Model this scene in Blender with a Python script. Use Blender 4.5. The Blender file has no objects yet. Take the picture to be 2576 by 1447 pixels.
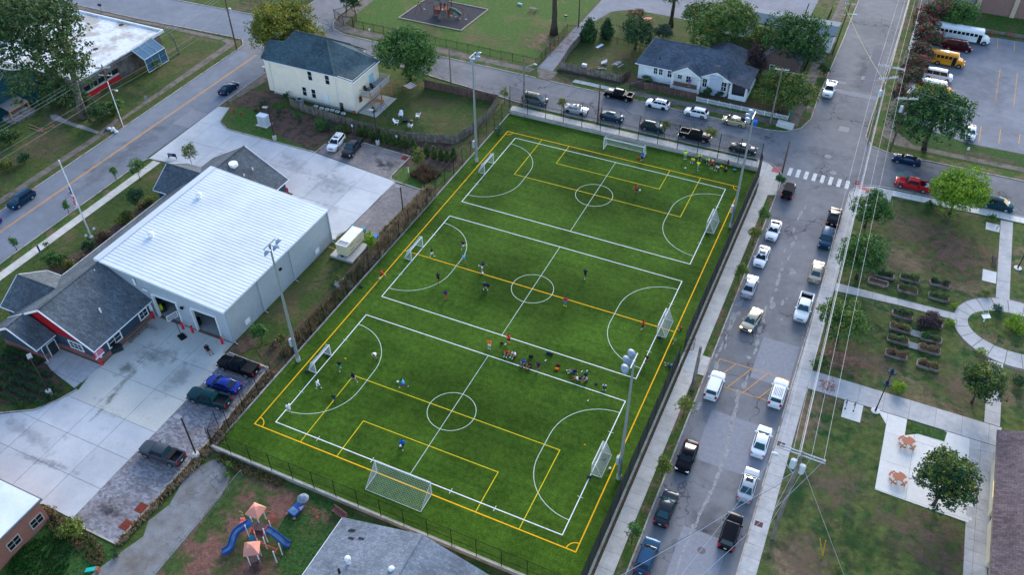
import bpy,bmesh,math,random
import numpy as np
from mathutils import Vector,Matrix,Euler,noise as mnoise

# ------------------------------------------------------------------ camera, world, sun
sc=bpy.context.scene
COL=sc.collection
RD=math.radians
RND=random.Random(11)
PITCH,ROLL,FPX,CAMH=0.733455,-0.007619,2166.07,85.0
PXW,PYH=1288.0,723.5
YAW=RD(25.0)            # world x / y run along and across the street grid
def _rz(v,a):
    return Vector((v[0]*math.cos(a)-v[1]*math.sin(a),v[0]*math.sin(a)+v[1]*math.cos(a),v[2]))
_F=Vector((0,math.cos(PITCH),-math.sin(PITCH)));_U=Vector((0,math.sin(PITCH),math.cos(PITCH)));_X=Vector((1,0,0))
_cr,_sr=math.cos(ROLL),math.sin(ROLL)
CX=_rz(_cr*_X+_sr*_U,YAW);CY=_rz(_sr*_X-_cr*_U,YAW);CF=_rz(_F,YAW)
cam_d=bpy.data.cameras.new("camera");cam=bpy.data.objects.new("camera",cam_d);COL.objects.link(cam)
cam_d.sensor_width=36;cam_d.lens=FPX/2576*36;cam_d.clip_start=0.5;cam_d.clip_end=6000
m=Matrix(((CX.x,-CY.x,-CF.x,0),(CX.y,-CY.y,-CF.y,0),(CX.z,-CY.z,-CF.z,CAMH),(0,0,0,1)))
cam.matrix_world=m
sc.camera=cam

SUN_EL,SUN_AZ=RD(20),RD(97)      # azimuth of the light, counter-clockwise from +x (north-east of the pitch)
world=bpy.data.worlds.new("World");sc.world=world;world.use_nodes=True
wn=world.node_tree.nodes;wl=world.node_tree.links
sky=wn.new('ShaderNodeTexSky');sky.sky_type='NISHITA';sky.sun_disc=False
sky.sun_elevation=SUN_EL;sky.sun_rotation=RD(90)-SUN_AZ;sky.air_density=1.0;sky.dust_density=1.2;sky.ozone_density=1.6
bg=wn['Background'];bg.inputs['Strength'].default_value=0.15
wl.new(sky.outputs[0],bg.inputs[0])
sun_d=bpy.data.lights.new("sun",'SUN');sun_d.energy=1.25;sun_d.angle=RD(26);sun_d.color=(1.0,0.95,0.9)
sun=bpy.data.objects.new("sun",sun_d);COL.objects.link(sun)
sd=Vector((math.cos(SUN_EL)*math.cos(SUN_AZ),math.cos(SUN_EL)*math.sin(SUN_AZ),math.sin(SUN_EL)))
sun.rotation_euler=sd.to_track_quat('Z','Y').to_euler()
sc.view_settings.view_transform='Standard';sc.view_settings.look='None'
sc.view_settings.gamma=1.0;sc.view_settings.exposure=1.58
sc.view_settings.use_curve_mapping=False

# ------------------------------------------------------------------ survey: photo point -> place on the ground (or at height z)
def _ray(u,v):return (u-PXW)/FPX*CX + (v-PYH)/FPX*CY + CF
def P(u,v,z=0.0):
    d=_ray(u,v);t=(z-CAMH)/d.z
    return Vector((t*d.x,t*d.y,z))
def PX(u,v,x):
    d=_ray(u,v);t=x/d.x;return Vector((x,t*d.y,CAMH+t*d.z))
def PY(u,v,y):
    d=_ray(u,v);t=y/d.y;return Vector((t*d.x,y,CAMH+t*d.z))
def T(c,r,x,y):return (644*c+x/4.0,(0,361.4,723.5,1084.9)[r]+y/4.0)
def PT(c,r,x,y,z=0.0):return P(*T(c,r,x,y),z)

# ------------------------------------------------------------------ materials
def srgb(r,g,b):
    f=lambda c:(c/255/12.92) if c/255 <= 0.04045 else ((c/255+0.055)/1.055)**2.4
    return (f(r),f(g),f(b))
MATS={}
def mat(name,col,rough=0.8,col2=None,sc1=0.5,lo=0.45,hi=0.6,var=0.12,vsc=2.0,vsc2=None,metal=0.0,coat=0.0,
        bump=0.0,bsc=20.0,island=0.0,transl=0.0,alpha=1.0,emit=None,spec=0.12,objrand=0.0,detail=4.0,col3=None,sc3=3.0,lo3=.5,hi3=.7):
    if name in MATS:return MATS[name]
    m=bpy.data.materials.new(name);m.use_nodes=True;MATS[name]=m
    nt=m.node_tree;N=nt.nodes;L=nt.links;b=N['Principled BSDF']
    b.inputs['Roughness'].default_value=rough;b.inputs['Metallic'].default_value=metal
    b.inputs['Specular IOR Level'].default_value=spec
    if coat:b.inputs['Coat Weight'].default_value=coat;b.inputs['Coat Roughness'].default_value=0.05
    geo=N.new('ShaderNodeNewGeometry')
    def noise(scale,det=detail):
        n=N.new('ShaderNodeTexNoise');n.inputs['Scale'].default_value=scale;n.inputs['Detail'].default_value=det
        n.inputs['Roughness'].default_value=0.6;L.new(geo.outputs['Position'],n.inputs['Vector']);return n.outputs['Fac']
    def ramp(sock,a,c):
        r=N.new('ShaderNodeMapRange');r.inputs['From Min'].default_value=a;r.inputs['From Max'].default_value=c
        L.new(sock,r.inputs['Value']);return r.outputs['Result']
    cur=N.new('ShaderNodeRGB');cur.outputs[0].default_value=(*col,1);cur=cur.outputs[0]
    def mix(fac,a,c2):
        x=N.new('ShaderNodeMix');x.data_type='RGBA';L.new(fac,x.inputs['Factor']);L.new(a,x.inputs['A'])
        if isinstance(c2,tuple):x.inputs['B'].default_value=(*c2,1)
        else:L.new(c2,x.inputs['B'])
        return x.outputs['Result']
    if col2 is not None:cur=mix(ramp(noise(sc1),lo,hi),cur,col2)
    if col3 is not None:cur=mix(ramp(noise(sc3),lo3,hi3),cur,col3)
    def scale(cur,sock,amt):
        r=N.new('ShaderNodeMapRange');r.inputs['To Min'].default_value=1-amt;r.inputs['To Max'].default_value=1+amt
        r.inputs['From Min'].default_value=.3 if sock[1] else 0;r.inputs['From Max'].default_value=.7 if sock[1] else 1
        L.new(sock[0],r.inputs['Value'])
        x=N.new('ShaderNodeVectorMath');x.operation='SCALE';L.new(cur,x.inputs[0]);L.new(r.outputs[0],x.inputs['Scale']);return x.outputs[0]
    if var:cur=scale(cur,(noise(vsc),True),var)
    if vsc2:cur=scale(cur,(noise(vsc2,2.0),True),var)
    if island:cur=scale(cur,(geo.outputs['Random Per Island'],False),island)
    if objrand:
        oi=N.new('ShaderNodeObjectInfo');cur=scale(cur,(oi.outputs['Random'],False),objrand)
    L.new(cur,b.inputs['Base Color'])
    if bump:
        bp=N.new('ShaderNodeBump');bp.inputs['Strength'].default_value=bump;bp.inputs['Distance'].default_value=.05
        L.new(noise(bsc,3.0),bp.inputs['Height']);L.new(bp.outputs[0],b.inputs['Normal'])
    if transl:
        tr=N.new('ShaderNodeBsdfTranslucent');L.new(cur,tr.inputs['Color']);ms=N.new('ShaderNodeMixShader')
        ms.inputs[0].default_value=transl;L.new(b.outputs[0],ms.inputs[1]);L.new(tr.outputs[0],ms.inputs[2])
        L.new(ms.outputs[0],N['Material Output'].inputs['Surface'])
    if emit:
        b.inputs['Emission Color'].default_value=(*emit[0],1);b.inputs['Emission Strength'].default_value=emit[1]
    if alpha < 1:b.inputs['Alpha'].default_value=alpha
    m.diffuse_color=(*col,1)
    return m
def soft_patch(name,cx,cy,rx,ry,col,z,rot=0.0,ns=.5,amt=1.0,edge=2.5,col2=None,parent=None,wob=1.3):
    """irregular stain, worn or bare patch with a ragged edge"""
    key='patch_%s_%s' % (name,'%.3f%.3f%.3f%.1f%.2f' % (*col,ns,amt))
    if key not in MATS:
        m_=mat(key,col,.95,col2,1.2,.42,.62,var=.25,vsc=2.5,vsc2=8);nt=m_.node_tree;N=nt.nodes;L=nt.links;b=N['Principled BSDF']
        tc=N.new('ShaderNodeTexCoord');v=N.new('ShaderNodeVectorMath');v.operation='MULTIPLY_ADD';v.inputs[1].default_value=(2,2,0);v.inputs[2].default_value=(-1,-1,0);L.new(tc.outputs['Generated'],v.inputs[0])
        ln=N.new('ShaderNodeVectorMath');ln.operation='LENGTH';L.new(v.outputs[0],ln.inputs[0]);g=N.new('ShaderNodeNewGeometry')
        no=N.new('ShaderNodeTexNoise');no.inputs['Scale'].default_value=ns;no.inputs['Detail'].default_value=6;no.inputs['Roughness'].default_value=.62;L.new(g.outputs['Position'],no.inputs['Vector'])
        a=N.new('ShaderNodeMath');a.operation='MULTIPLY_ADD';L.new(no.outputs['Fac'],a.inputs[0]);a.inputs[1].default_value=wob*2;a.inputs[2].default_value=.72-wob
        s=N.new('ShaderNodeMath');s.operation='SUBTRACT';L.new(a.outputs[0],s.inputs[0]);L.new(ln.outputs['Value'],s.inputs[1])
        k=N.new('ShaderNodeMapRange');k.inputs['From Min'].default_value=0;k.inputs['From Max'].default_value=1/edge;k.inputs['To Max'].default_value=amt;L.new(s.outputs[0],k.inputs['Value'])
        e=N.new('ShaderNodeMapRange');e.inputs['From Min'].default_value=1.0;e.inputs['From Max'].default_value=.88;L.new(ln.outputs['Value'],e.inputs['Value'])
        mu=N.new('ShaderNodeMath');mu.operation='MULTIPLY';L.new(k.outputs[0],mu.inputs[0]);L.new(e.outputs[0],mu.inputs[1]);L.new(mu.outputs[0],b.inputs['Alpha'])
    me=bpy.data.meshes.new(name);c,s_=math.cos(rot),math.sin(rot);me.from_pydata([(-rx,-ry,0),(rx,-ry,0),(rx,ry,0),(-rx,ry,0)],[],[(0,1,2,3)]);me.materials.append(MATS[key])
    o=link(name,me,parent,None if parent else 'structure');o.location=(cx,cy,z);o.rotation_euler=(0,0,rot);return o
def ramp_rows(name,base,line,step,axis,width=.06,rough=.5,metal=0.,var=.05,bumpd=.03):
    """surface with fine parallel ribs (profiled sheet, lap siding, shingle courses): relief, with groove shade painted as a darker line"""
    if name in MATS:return MATS[name]
    m=mat(name,base,rough=rough,metal=metal,var=var,vsc=1.0,vsc2=12)
    nt=m.node_tree;N=nt.nodes;L=nt.links;b=N['Principled BSDF']
    g=N.new('ShaderNodeNewGeometry');s=N.new('ShaderNodeSeparateXYZ');L.new(g.outputs['Position'],s.inputs[0])
    d=N.new('ShaderNodeMath');d.operation='DIVIDE';L.new(s.outputs[axis],d.inputs[0]);d.inputs[1].default_value=step
    f=N.new('ShaderNodeMath');f.operation='FRACT';L.new(d.outputs[0],f.inputs[0])
    w=N.new('ShaderNodeMapRange');w.inputs['From Min'].default_value=1-width/step;w.inputs['From Max'].default_value=1.0
    L.new(f.outputs[0],w.inputs['Value'])
    bp=N.new('ShaderNodeBump');bp.inputs['Distance'].default_value=bumpd;bp.inputs['Strength'].default_value=1;bp.invert=True
    L.new(w.outputs[0],bp.inputs['Height']);L.new(bp.outputs[0],b.inputs['Normal'])
    src=b.inputs['Base Color'].links[0].from_socket
    x=N.new('ShaderNodeMix');x.data_type='RGBA';L.new(w.outputs[0],x.inputs['Factor']);L.new(src,x.inputs['A']);x.inputs['B'].default_value=(*line,1)  # darker line colour paints shade into the grooves
    L.new(x.outputs['Result'],b.inputs['Base Color'])
    return m
def cracks(m,scale=.12,width=.012,col=(.03,.03,.035),amt=.7):
    nt=m.node_tree;N=nt.nodes;L=nt.links;b=N['Principled BSDF']
    g=N.new('ShaderNodeNewGeometry');no=N.new('ShaderNodeTexNoise');no.inputs['Scale'].default_value=.5;no.inputs['Detail'].default_value=5
    L.new(g.outputs['Position'],no.inputs['Vector'])
    va=N.new('ShaderNodeVectorMath');va.operation='MULTIPLY_ADD';L.new(no.outputs['Color'],va.inputs[0]);va.inputs[1].default_value=(4,4,4);L.new(g.outputs['Position'],va.inputs[2])
    v=N.new('ShaderNodeTexVoronoi');v.feature='DISTANCE_TO_EDGE';v.inputs['Scale'].default_value=scale;L.new(va.outputs[0],v.inputs['Vector'])
    r=N.new('ShaderNodeMapRange');r.inputs['From Min'].default_value=width*.5;r.inputs['From Max'].default_value=width;r.inputs['To Min'].default_value=amt;r.inputs['To Max'].default_value=0
    L.new(v.outputs['Distance'],r.inputs['Value'])
    n2=N.new('ShaderNodeTexNoise');n2.inputs['Scale'].default_value=.08;L.new(g.outputs['Position'],n2.inputs['Vector'])
    r2=N.new('ShaderNodeMapRange');r2.inputs['From Min'].default_value=.42;r2.inputs['From Max'].default_value=.56;L.new(n2.outputs['Fac'],r2.inputs['Value'])
    mu=N.new('ShaderNodeMath');mu.operation='MULTIPLY';L.new(r.outputs[0],mu.inputs[0]);L.new(r2.outputs[0],mu.inputs[1])
    src=b.inputs['Base Color'].links[0].from_socket
    x=N.new('ShaderNodeMix');x.data_type='RGBA';L.new(mu.outputs[0],x.inputs['Factor']);L.new(src,x.inputs['A']);x.inputs['B'].default_value=(*col,1)
    L.new(x.outputs['Result'],b.inputs['Base Color'])
    return m

# ------------------------------------------------------------------ objects
def thing(name,label,cat,loc=(0,0,0),rz=0.0,group=None):
    o=bpy.data.objects.new(name,None);COL.objects.link(o);o.empty_display_size=.3
    o.location=loc;o.rotation_euler=(0,0,rz);o['label']=label;o['category']=cat
    if group:o['group']=group
    return o
def tag(o,label,cat,group=None):
    o['label']=label;o['category']=cat
    if group:o['group']=group
    return o
class MB:
    def __init__(s):s.v=[];s.f=[];s.mi=[]
    def add(s,vs,fs,mi=0):
        n=len(s.v);s.v += [tuple(v) for v in vs];s.f += [tuple(n+i for i in f) for f in fs];s.mi += [mi]*len(fs);return s
    def box(s,c,d,rz=0.0,mi=0,rot=None):
        hx,hy,hz=d[0]/2,d[1]/2,d[2]/2;vs=[]
        M=rot if rot is not None else Matrix.Rotation(rz,3,'Z')
        for x,y,z in ((-1,-1,-1),(1,-1,-1),(1,1,-1),(-1,1,-1),(-1,-1,1),(1,-1,1),(1,1,1),(-1,1,1)):
            vs.append(Vector(c)+M@Vector((x*hx,y*hy,z*hz)))
        return s.add(vs,((3,2,1,0),(4,5,6,7),(0,1,5,4),(1,2,6,5),(2,3,7,6),(3,0,4,7)),mi)
    def b(s,x0,x1,y0,y1,z0,z1,mi=0):
        return s.box(((x0+x1)/2,(y0+y1)/2,(z0+z1)/2),(abs(x1-x0),abs(y1-y0),abs(z1-z0)),0,mi)
    def prism(s,pts,z0,z1,mi=0):
        n=len(pts);a=sum(pts[i][0]*pts[(i+1)%n][1]-pts[(i+1)%n][0]*pts[i][1] for i in range(n))
        if a < 0:pts=pts[::-1]
        vs=[(p[0],p[1],z0) for p in pts]+[(p[0],p[1],z1) for p in pts]
        return s.add(vs,[tuple(range(n))[::-1],tuple(range(n,2*n))]+[(i,(i+1)%n,n+(i+1)%n,n+i) for i in range(n)],mi)
    def tube(s,p0,p1,r0,r1=None,n=8,mi=0,cap=True):
        r1=r0 if r1 is None else r1;p0=Vector(p0);p1=Vector(p1);d=p1-p0
        if d.length < 1e-6:return s
        q=d.to_track_quat('Z','Y');vs=[]
        for p,r in ((p0,r0),(p1,r1)):
            for i in range(n):
                a=2*math.pi*i/n;vs.append(p+q@Vector((math.cos(a)*r,math.sin(a)*r,0)))
        fs=[(i,(i+1)%n,n+(i+1)%n,n+i) for i in range(n)]
        if cap:fs += [tuple(range(n))[::-1],tuple(range(n,2*n))]
        return s.add(vs,fs,mi)
    def path(s,pts,rs,n=6,mi=0):
        if not isinstance(rs,(list,tuple)):rs=[rs]*len(pts)
        pts=[Vector(p) for p in pts];vs=[];fs=[]
        for k,p in enumerate(pts):
            d=(pts[min(k+1,len(pts)-1)]-pts[max(k-1,0)]);q=d.to_track_quat('Z','Y')
            for i in range(n):
                a=2*math.pi*i/n;vs.append(p+q@Vector((math.cos(a)*rs[k],math.sin(a)*rs[k],0)))
            if k:fs += [((k-1)*n+i,(k-1)*n+(i+1)%n,k*n+(i+1)%n,k*n+i) for i in range(n)]
        fs += [tuple(range(n))[::-1],tuple(range((len(pts)-1)*n,len(pts)*n))]
        return s.add(vs,fs,mi)
    def ball(s,c,r,seg=8,ring=6,mi=0):
        rx,ry,rz=(r,r,r) if not isinstance(r,(tuple,list)) else r
        vs=[(c[0],c[1],c[2]-rz)]
        for j in range(1,ring):
            t=math.pi*j/ring-math.pi/2
            for i in range(seg):
                a=2*math.pi*i/seg;vs.append((c[0]+rx*math.cos(t)*math.cos(a),c[1]+ry*math.cos(t)*math.sin(a),c[2]+rz*math.sin(t)))
        vs.append((c[0],c[1],c[2]+rz));fs=[]
        for i in range(seg):fs.append((0,1+(i+1)%seg,1+i))
        for j in range(ring-2):
            for i in range(seg):
                a=1+j*seg+i;b2=1+j*seg+(i+1)%seg;fs.append((a,b2,b2+seg,a+seg))
        e=len(vs)-1;o=1+(ring-2)*seg
        for i in range(seg):fs.append((e,o+i,o+(i+1)%seg))
        return s.add(vs,fs,mi)
    def quad(s,*p,mi=0):return s.add(p,[tuple(range(len(p)))],mi)
    def slab(s,pts,t,mi=0):
        """flat polygon in space given thickness t downwards along its normal"""
        pts=[Vector(p) for p in pts];n=len(pts)
        nr=Vector((0,0,0))
        for i in range(n):nr += pts[i].cross(pts[(i+1)%n])
        nr.normalize()
        if nr.z < -1e-3:pts=pts[::-1];nr=-nr
        lo=[p-nr*t for p in pts]
        return s.add(pts+lo,[tuple(range(n)),tuple(range(n,2*n))[::-1]]+[(i,n+i,n+(i+1)%n,(i+1)%n) for i in range(n)],mi)
    def mesh(s,name,mats,smooth=False):
        me=bpy.data.meshes.new(name);me.from_pydata(s.v,[],s.f)
        for m_ in (mats if isinstance(mats,(list,tuple)) else [mats]):me.materials.append(m_)
        if any(s.mi):me.polygons.foreach_set('material_index',s.mi)
        if smooth:me.polygons.foreach_set('use_smooth',[True]*len(s.f))
        me.update();return me
    def build(s,name,mats,parent=None,smooth=False,kind=None,local=False,label=None,angle=None):
        if parent is not None and not local:
            L0=parent.matrix_basis.inverted() if parent.parent is None else (parent.parent.matrix_basis@parent.matrix_basis).inverted()
            if L0 != Matrix.Identity(4):s.v=[tuple(L0@Vector(v)) for v in s.v]
        me=s.mesh(name,mats,smooth)
        if angle is not None:me.set_sharp_from_angle(angle=RD(angle)) if hasattr(me,'set_sharp_from_angle') else None
        return link(name,me,parent,kind,label)
def link(name,me,parent=None,kind=None,label=None):
    o=bpy.data.objects.new(name,me);COL.objects.link(o)
    if parent is not None:o.parent=parent
    if kind:o['kind']=kind
    if label:o['label']=label
    return o
def recolor(o,m,i=0):
    o.material_slots[i].link='OBJECT';o.material_slots[i].material=m
def kids(o):return [c for c in KID.get(o.name,[])]
def copy_tree(o,kidmap,parent=None):
    c=o.copy();COL.objects.link(c)
    if parent is not None:c.parent=parent
    for ch in kidmap.get(o.name,[]):copy_tree(ch,kidmap,c)
    return c
def kidmap_of(root):
    km={}
    def rec(o):
        km[o.name]=list(o.children)
        for c in km[o.name]:rec(c)
    rec(root);return km
def clip(poly,x0,x1,y0,y1):
    for ax,lim,sg in ((0,x0,1),(0,x1,-1),(1,y0,1),(1,y1,-1)):
        out=[];n=len(poly)
        for i in range(n):
            a,b2=poly[i],poly[(i+1) % n];da=(a[ax]-lim)*sg;db=(b2[ax]-lim)*sg
            if da >= 0:out.append(a)
            if (da >= 0) != (db >= 0):
                t=da/(da-db);out.append((a[0]+(b2[0]-a[0])*t,a[1]+(b2[1]-a[1])*t))
        poly=out
        if len(poly) < 3:return []
    return poly
def area(p):return abs(sum(p[i][0]*p[(i+1)%len(p)][1]-p[(i+1)%len(p)][0]*p[i][1] for i in range(len(p))))/2
def sheet(name,pts,z,mt,parent=None,kind='structure',th=None):
    """ground sheet from plan points"""
    mb=MB();pts=[(p[0],p[1]) for p in pts]
    if th:mb.prism(pts,z-th,z)
    else:mb.add([(p[0],p[1],z) for p in pts],[tuple(range(len(pts)))])
    me=mb.mesh(name,mt)
    bm=bmesh.new();bm.from_mesh(me);bmesh.ops.triangulate(bm,faces=bm.faces[:]);bmesh.ops.recalc_face_normals(bm,faces=bm.faces[:])
    if not th:
        for f in bm.faces:
            if f.normal.z < 0:f.normal_flip()
    bm.to_mesh(me);bm.free()
    return link(name,me,parent,kind if parent is None else None)
def slabs(base,name,poly,cx,cy,ox,oy,z,mt,gap=.03,th=.08,jit=.004,shift=False,rnd=None,minarea=.15,rot=0.0,piv=(0,0)):
    """cut a plan polygon into separately laid slabs; every slab an object under base"""
    rnd=rnd or RND;ca,sa=math.cos(-rot),math.sin(-rot)
    pl=[((p[0]-piv[0])*ca-(p[1]-piv[1])*sa,(p[0]-piv[0])*sa+(p[1]-piv[1])*ca) for p in poly]
    xs=[p[0] for p in pl];ys=[p[1] for p in pl];out=[]
    i0=math.floor((min(xs)-ox)/cx);i1=math.ceil((max(xs)-ox)/cx);j0=math.floor((min(ys)-oy)/cy)-1;j1=math.ceil((max(ys)-oy)/cy)
    for i in range(i0,i1):
        for j in range(j0,j1):
            sh=cy*.5 if (shift and i % 2) else 0
            c=clip(pl,ox+i*cx+gap/2,ox+(i+1)*cx-gap/2,oy+j*cy+sh+gap/2,oy+(j+1)*cy+sh-gap/2)
            if len(c) >= 3 and area(c) > minarea:
                c=[(x*math.cos(rot)-y*math.sin(rot)+piv[0],x*math.sin(rot)+y*math.cos(rot)+piv[1]) for x,y in c]
                cc=[c[0]]
                for q in c[1:]:
                    if (q[0]-cc[-1][0])**2+(q[1]-cc[-1][1])**2 > 1e-6:cc.append(q)
                if len(cc) < 3:continue
                out.append(cc)
    for c in out:
        zz=z+rnd.uniform(-jit,jit)
        mb=MB();mb.prism(c,zz-th,zz);mb.build(name,mt,base)
    return len(out)
def arc(cx,cy,r,a0,a1,n=12):return [(cx+r*math.cos(a0+(a1-a0)*i/n),cy+r*math.sin(a0+(a1-a0)*i/n)) for i in range(n+1)]
def offset(pts,d,closed=False):
    n=len(pts);out=[]
    for i in range(n):
        if closed:a,c=pts[i-1],pts[(i+1) % n]
        else:a,c=pts[max(i-1,0)],pts[min(i+1,n-1)]
        def nrm(p,q):
            dx,dy=q[0]-p[0],q[1]-p[1];l=math.hypot(dx,dy) or 1;return (-dy/l,dx/l)
        n1=nrm(a,pts[i]) if a is not pts[i] else nrm(pts[i],c);n2=nrm(pts[i],c) if c is not pts[i] else n1
        mx,my=n1[0]+n2[0],n1[1]+n2[1];l=math.hypot(mx,my) or 1;mx /= l;my /= l
        k=1/max(.5,mx*n1[0]+my*n1[1]);out.append((pts[i][0]+mx*d*k,pts[i][1]+my*d*k))
    return out
def ribbon(mb,pts,w,z,closed=False,th=None,z0=None):
    """flat strip of width w centred on plan polyline"""
    L=offset(pts,w/2,closed);R2=offset(pts,-w/2,closed);n=len(pts)
    for i in range(n if closed else n-1):
        j=(i+1) % n
        if th is None:mb.add([(*R2[i],z),(*R2[j],z),(*L[j],z),(*L[i],z)],[(0,1,2,3)])
    if th is not None:
        vs=[]
        for i in range(n):vs += [(*R2[i],z-th),(*L[i],z-th),(*L[i],z),(*R2[i],z)]
        fs=[]
        for i in range(n if closed else n-1):
            a=i*4;b2=((i+1) % n)*4
            for k in range(4):fs.append((a+k,a+(k+1)%4,b2+(k+1)%4,b2+k))
        if not closed:fs += [(0,1,2,3),((n-1)*4+3,(n-1)*4+2,(n-1)*4+1,(n-1)*4)]
        mb.add(vs,fs)
def xy(l):return [(p[0],p[1]) for p in l]

# ------------------------------------------------------------------ ground materials
GRASS=mat('grass_mixed',(.055,.085,.02),.95,(.11,.088,.05),.12,.47,.62,var=.35,vsc=1.3,vsc2=9,bump=.5,bsc=14,col3=(.034,.066,.014),sc3=.35,lo3=.5,hi3=.66)
GRASS_PARK=mat('grass_park',(.074,.096,.028),.95,(.15,.108,.07),.10,.5,.60,var=.38,vsc=1.1,vsc2=8,bump=.5,bsc=14,col3=(.026,.068,.018),sc3=.4,lo3=.5,hi3=.62)
GRASS_LAWN=mat('grass_lawn',(.05,.105,.02),.95,(.13,.105,.05),.15,.52,.7,var=.3,vsc=1.5,vsc2=9,bump=.5,bsc=14)
GRASS_RICH=mat('grass_rich',(.03,.078,.018),.95,(.055,.07,.02),.3,.5,.7,var=.5,vsc=2.5,vsc2=8,bump=.8,bsc=8)
GRASS_DARK=mat('grass_yard',(.045,.072,.018),.95,(.11,.085,.045),.2,.5,.75,var=.32,vsc=1.5,vsc2=9,bump=.5,bsc=14)
VERGE=mat('grass_verge',(.045,.09,.017),.95,(.16,.11,.065),.5,.5,.62,var=.35,vsc=2.5,vsc2=10,bump=.5,bsc=14)
REDDIRT=mat('play_dirt',(.16,.08,.062),.95,(.05,.078,.022),.3,.43,.55,var=.35,vsc=1.5,vsc2=8,bump=.4,bsc=10)
MULCH=mat('mulch',(.12,.075,.055),.95,(.06,.045,.035),.8,.45,.6,var=.35,vsc=6,bump=.6,bsc=18)
SOIL=mat('soil_strip',(.10,.062,.042),.95,(.05,.07,.025),1.2,.48,.6,var=.4,vsc=4,bump=.5,bsc=14)
ASPH=cracks(mat('asphalt_worn',(.178,.18,.192),.9,(.142,.144,.156),.08,.42,.62,var=.12,vsc=.6,vsc2=14,bump=.2,bsc=30),.13,.013)
ASPH1=mat('asphalt_main',(.18,.20,.24),.9,(.155,.172,.205),.1,.42,.62,var=.10,vsc=.5,vsc2=12,bump=.2,bsc=30)
ASPH_LOT=mat('asphalt_lot',(.205,.215,.25),.9,(.168,.178,.205),.1,.42,.62,var=.12,vsc=.5,vsc2=12)
ASPH_DRIVE=cracks(mat('asphalt_drive',(.20,.20,.205),.92,(.15,.135,.12),.3,.45,.65,var=.15,vsc=.9,vsc2=12),.3,.01)
OLDPATH=mat('old_path',(.17,.145,.13),.95,(.11,.1,.085),.6,.45,.6,var=.22,vsc=2,vsc2=9)
PATCH_L=mat('road_patch_light',(.26,.25,.245),.9,var=.15,vsc=2);PATCH_M=mat('road_patch_grey',(.215,.22,.25),.9,var=.1,vsc=2)
PATCH_D=mat('road_patch_dark',(.13,.134,.155),.9,var=.1,vsc=2);PATCH_S=mat('road_spall',(.27,.265,.27),.9,(.2,.2,.21),2.0,.45,.6,var=.2,vsc=3)
CONC=mat('concrete_yard',(.48,.49,.51),.85,(.40,.415,.44),.12,.42,.62,var=.05,vsc=.8,vsc2=7,objrand=.045,col3=(.30,.30,.31),sc3=.5,lo3=.62,hi3=.85)
CONC_W=mat('concrete_apron',(.50,.49,.45),.85,(.42,.42,.40),.2,.42,.62,var=.07,vsc=.8,vsc2=7,objrand=.03,col3=(.28,.27,.25),sc3=.45,lo3=.6,hi3=.8)
WALKM=mat('sidewalk_concrete',(.50,.475,.44),.88,(.42,.40,.375),.4,.45,.65,var=.09,vsc=1.5,vsc2=9,objrand=.06)
WALKP=mat('park_path_concrete',(.42,.41,.41),.88,(.35,.345,.35),.4,.45,.65,var=.09,vsc=1.5,vsc2=9,objrand=.05)
PLAZA=mat('plaza_concrete',(.60,.58,.55),.88,var=.06,vsc=1.2,vsc2=9,objrand=.03)
KERB=mat('kerb_concrete',(.40,.37,.33),.88,(.25,.2,.17),1.0,.5,.65,var=.12,vsc=3)
JOINT=mat('joint_dark',(.12,.11,.1),.95,var=.2,vsc=3)
PAVE_S=mat('pavers_grey',(.24,.235,.26),.9,(.2,.18,.19),.3,.45,.6,var=.08,vsc=2,island=.33)
PAVE_N=mat('pavers_tan',(.25,.22,.21),.9,(.2,.18,.18),.25,.42,.6,var=.12,vsc=1.2,island=.12)
YEL=mat('road_paint_yellow',(.62,.30,.06),.8,(.36,.22,.13),3,.5,.7,var=.15,vsc=4)
WHT=mat('road_paint_white',(.55,.55,.55),.8,(.3,.3,.31),2.5,.52,.66,var=.12,vsc=4)
BRICKRED=mat('tactile_red',(.42,.12,.12),.85,var=.15,vsc=4)
TURF=mat('turf',(.047,.102,.008),.97,(.025,.063,.004),.1,.40,.62,var=.3,vsc=1.5,vsc2=5,bump=.5,bsc=12,col3=(.054,.113,.011),sc3=.22,lo3=.5,hi3=.75)
IRON=mat('iron_cover',(.11,.105,.115),.6,metal=.3,var=.2,vsc=5)

sheet('ground',[(-900,-300),(900,-300),(900,1500),(-900,1500)],0,GRASS)
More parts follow.
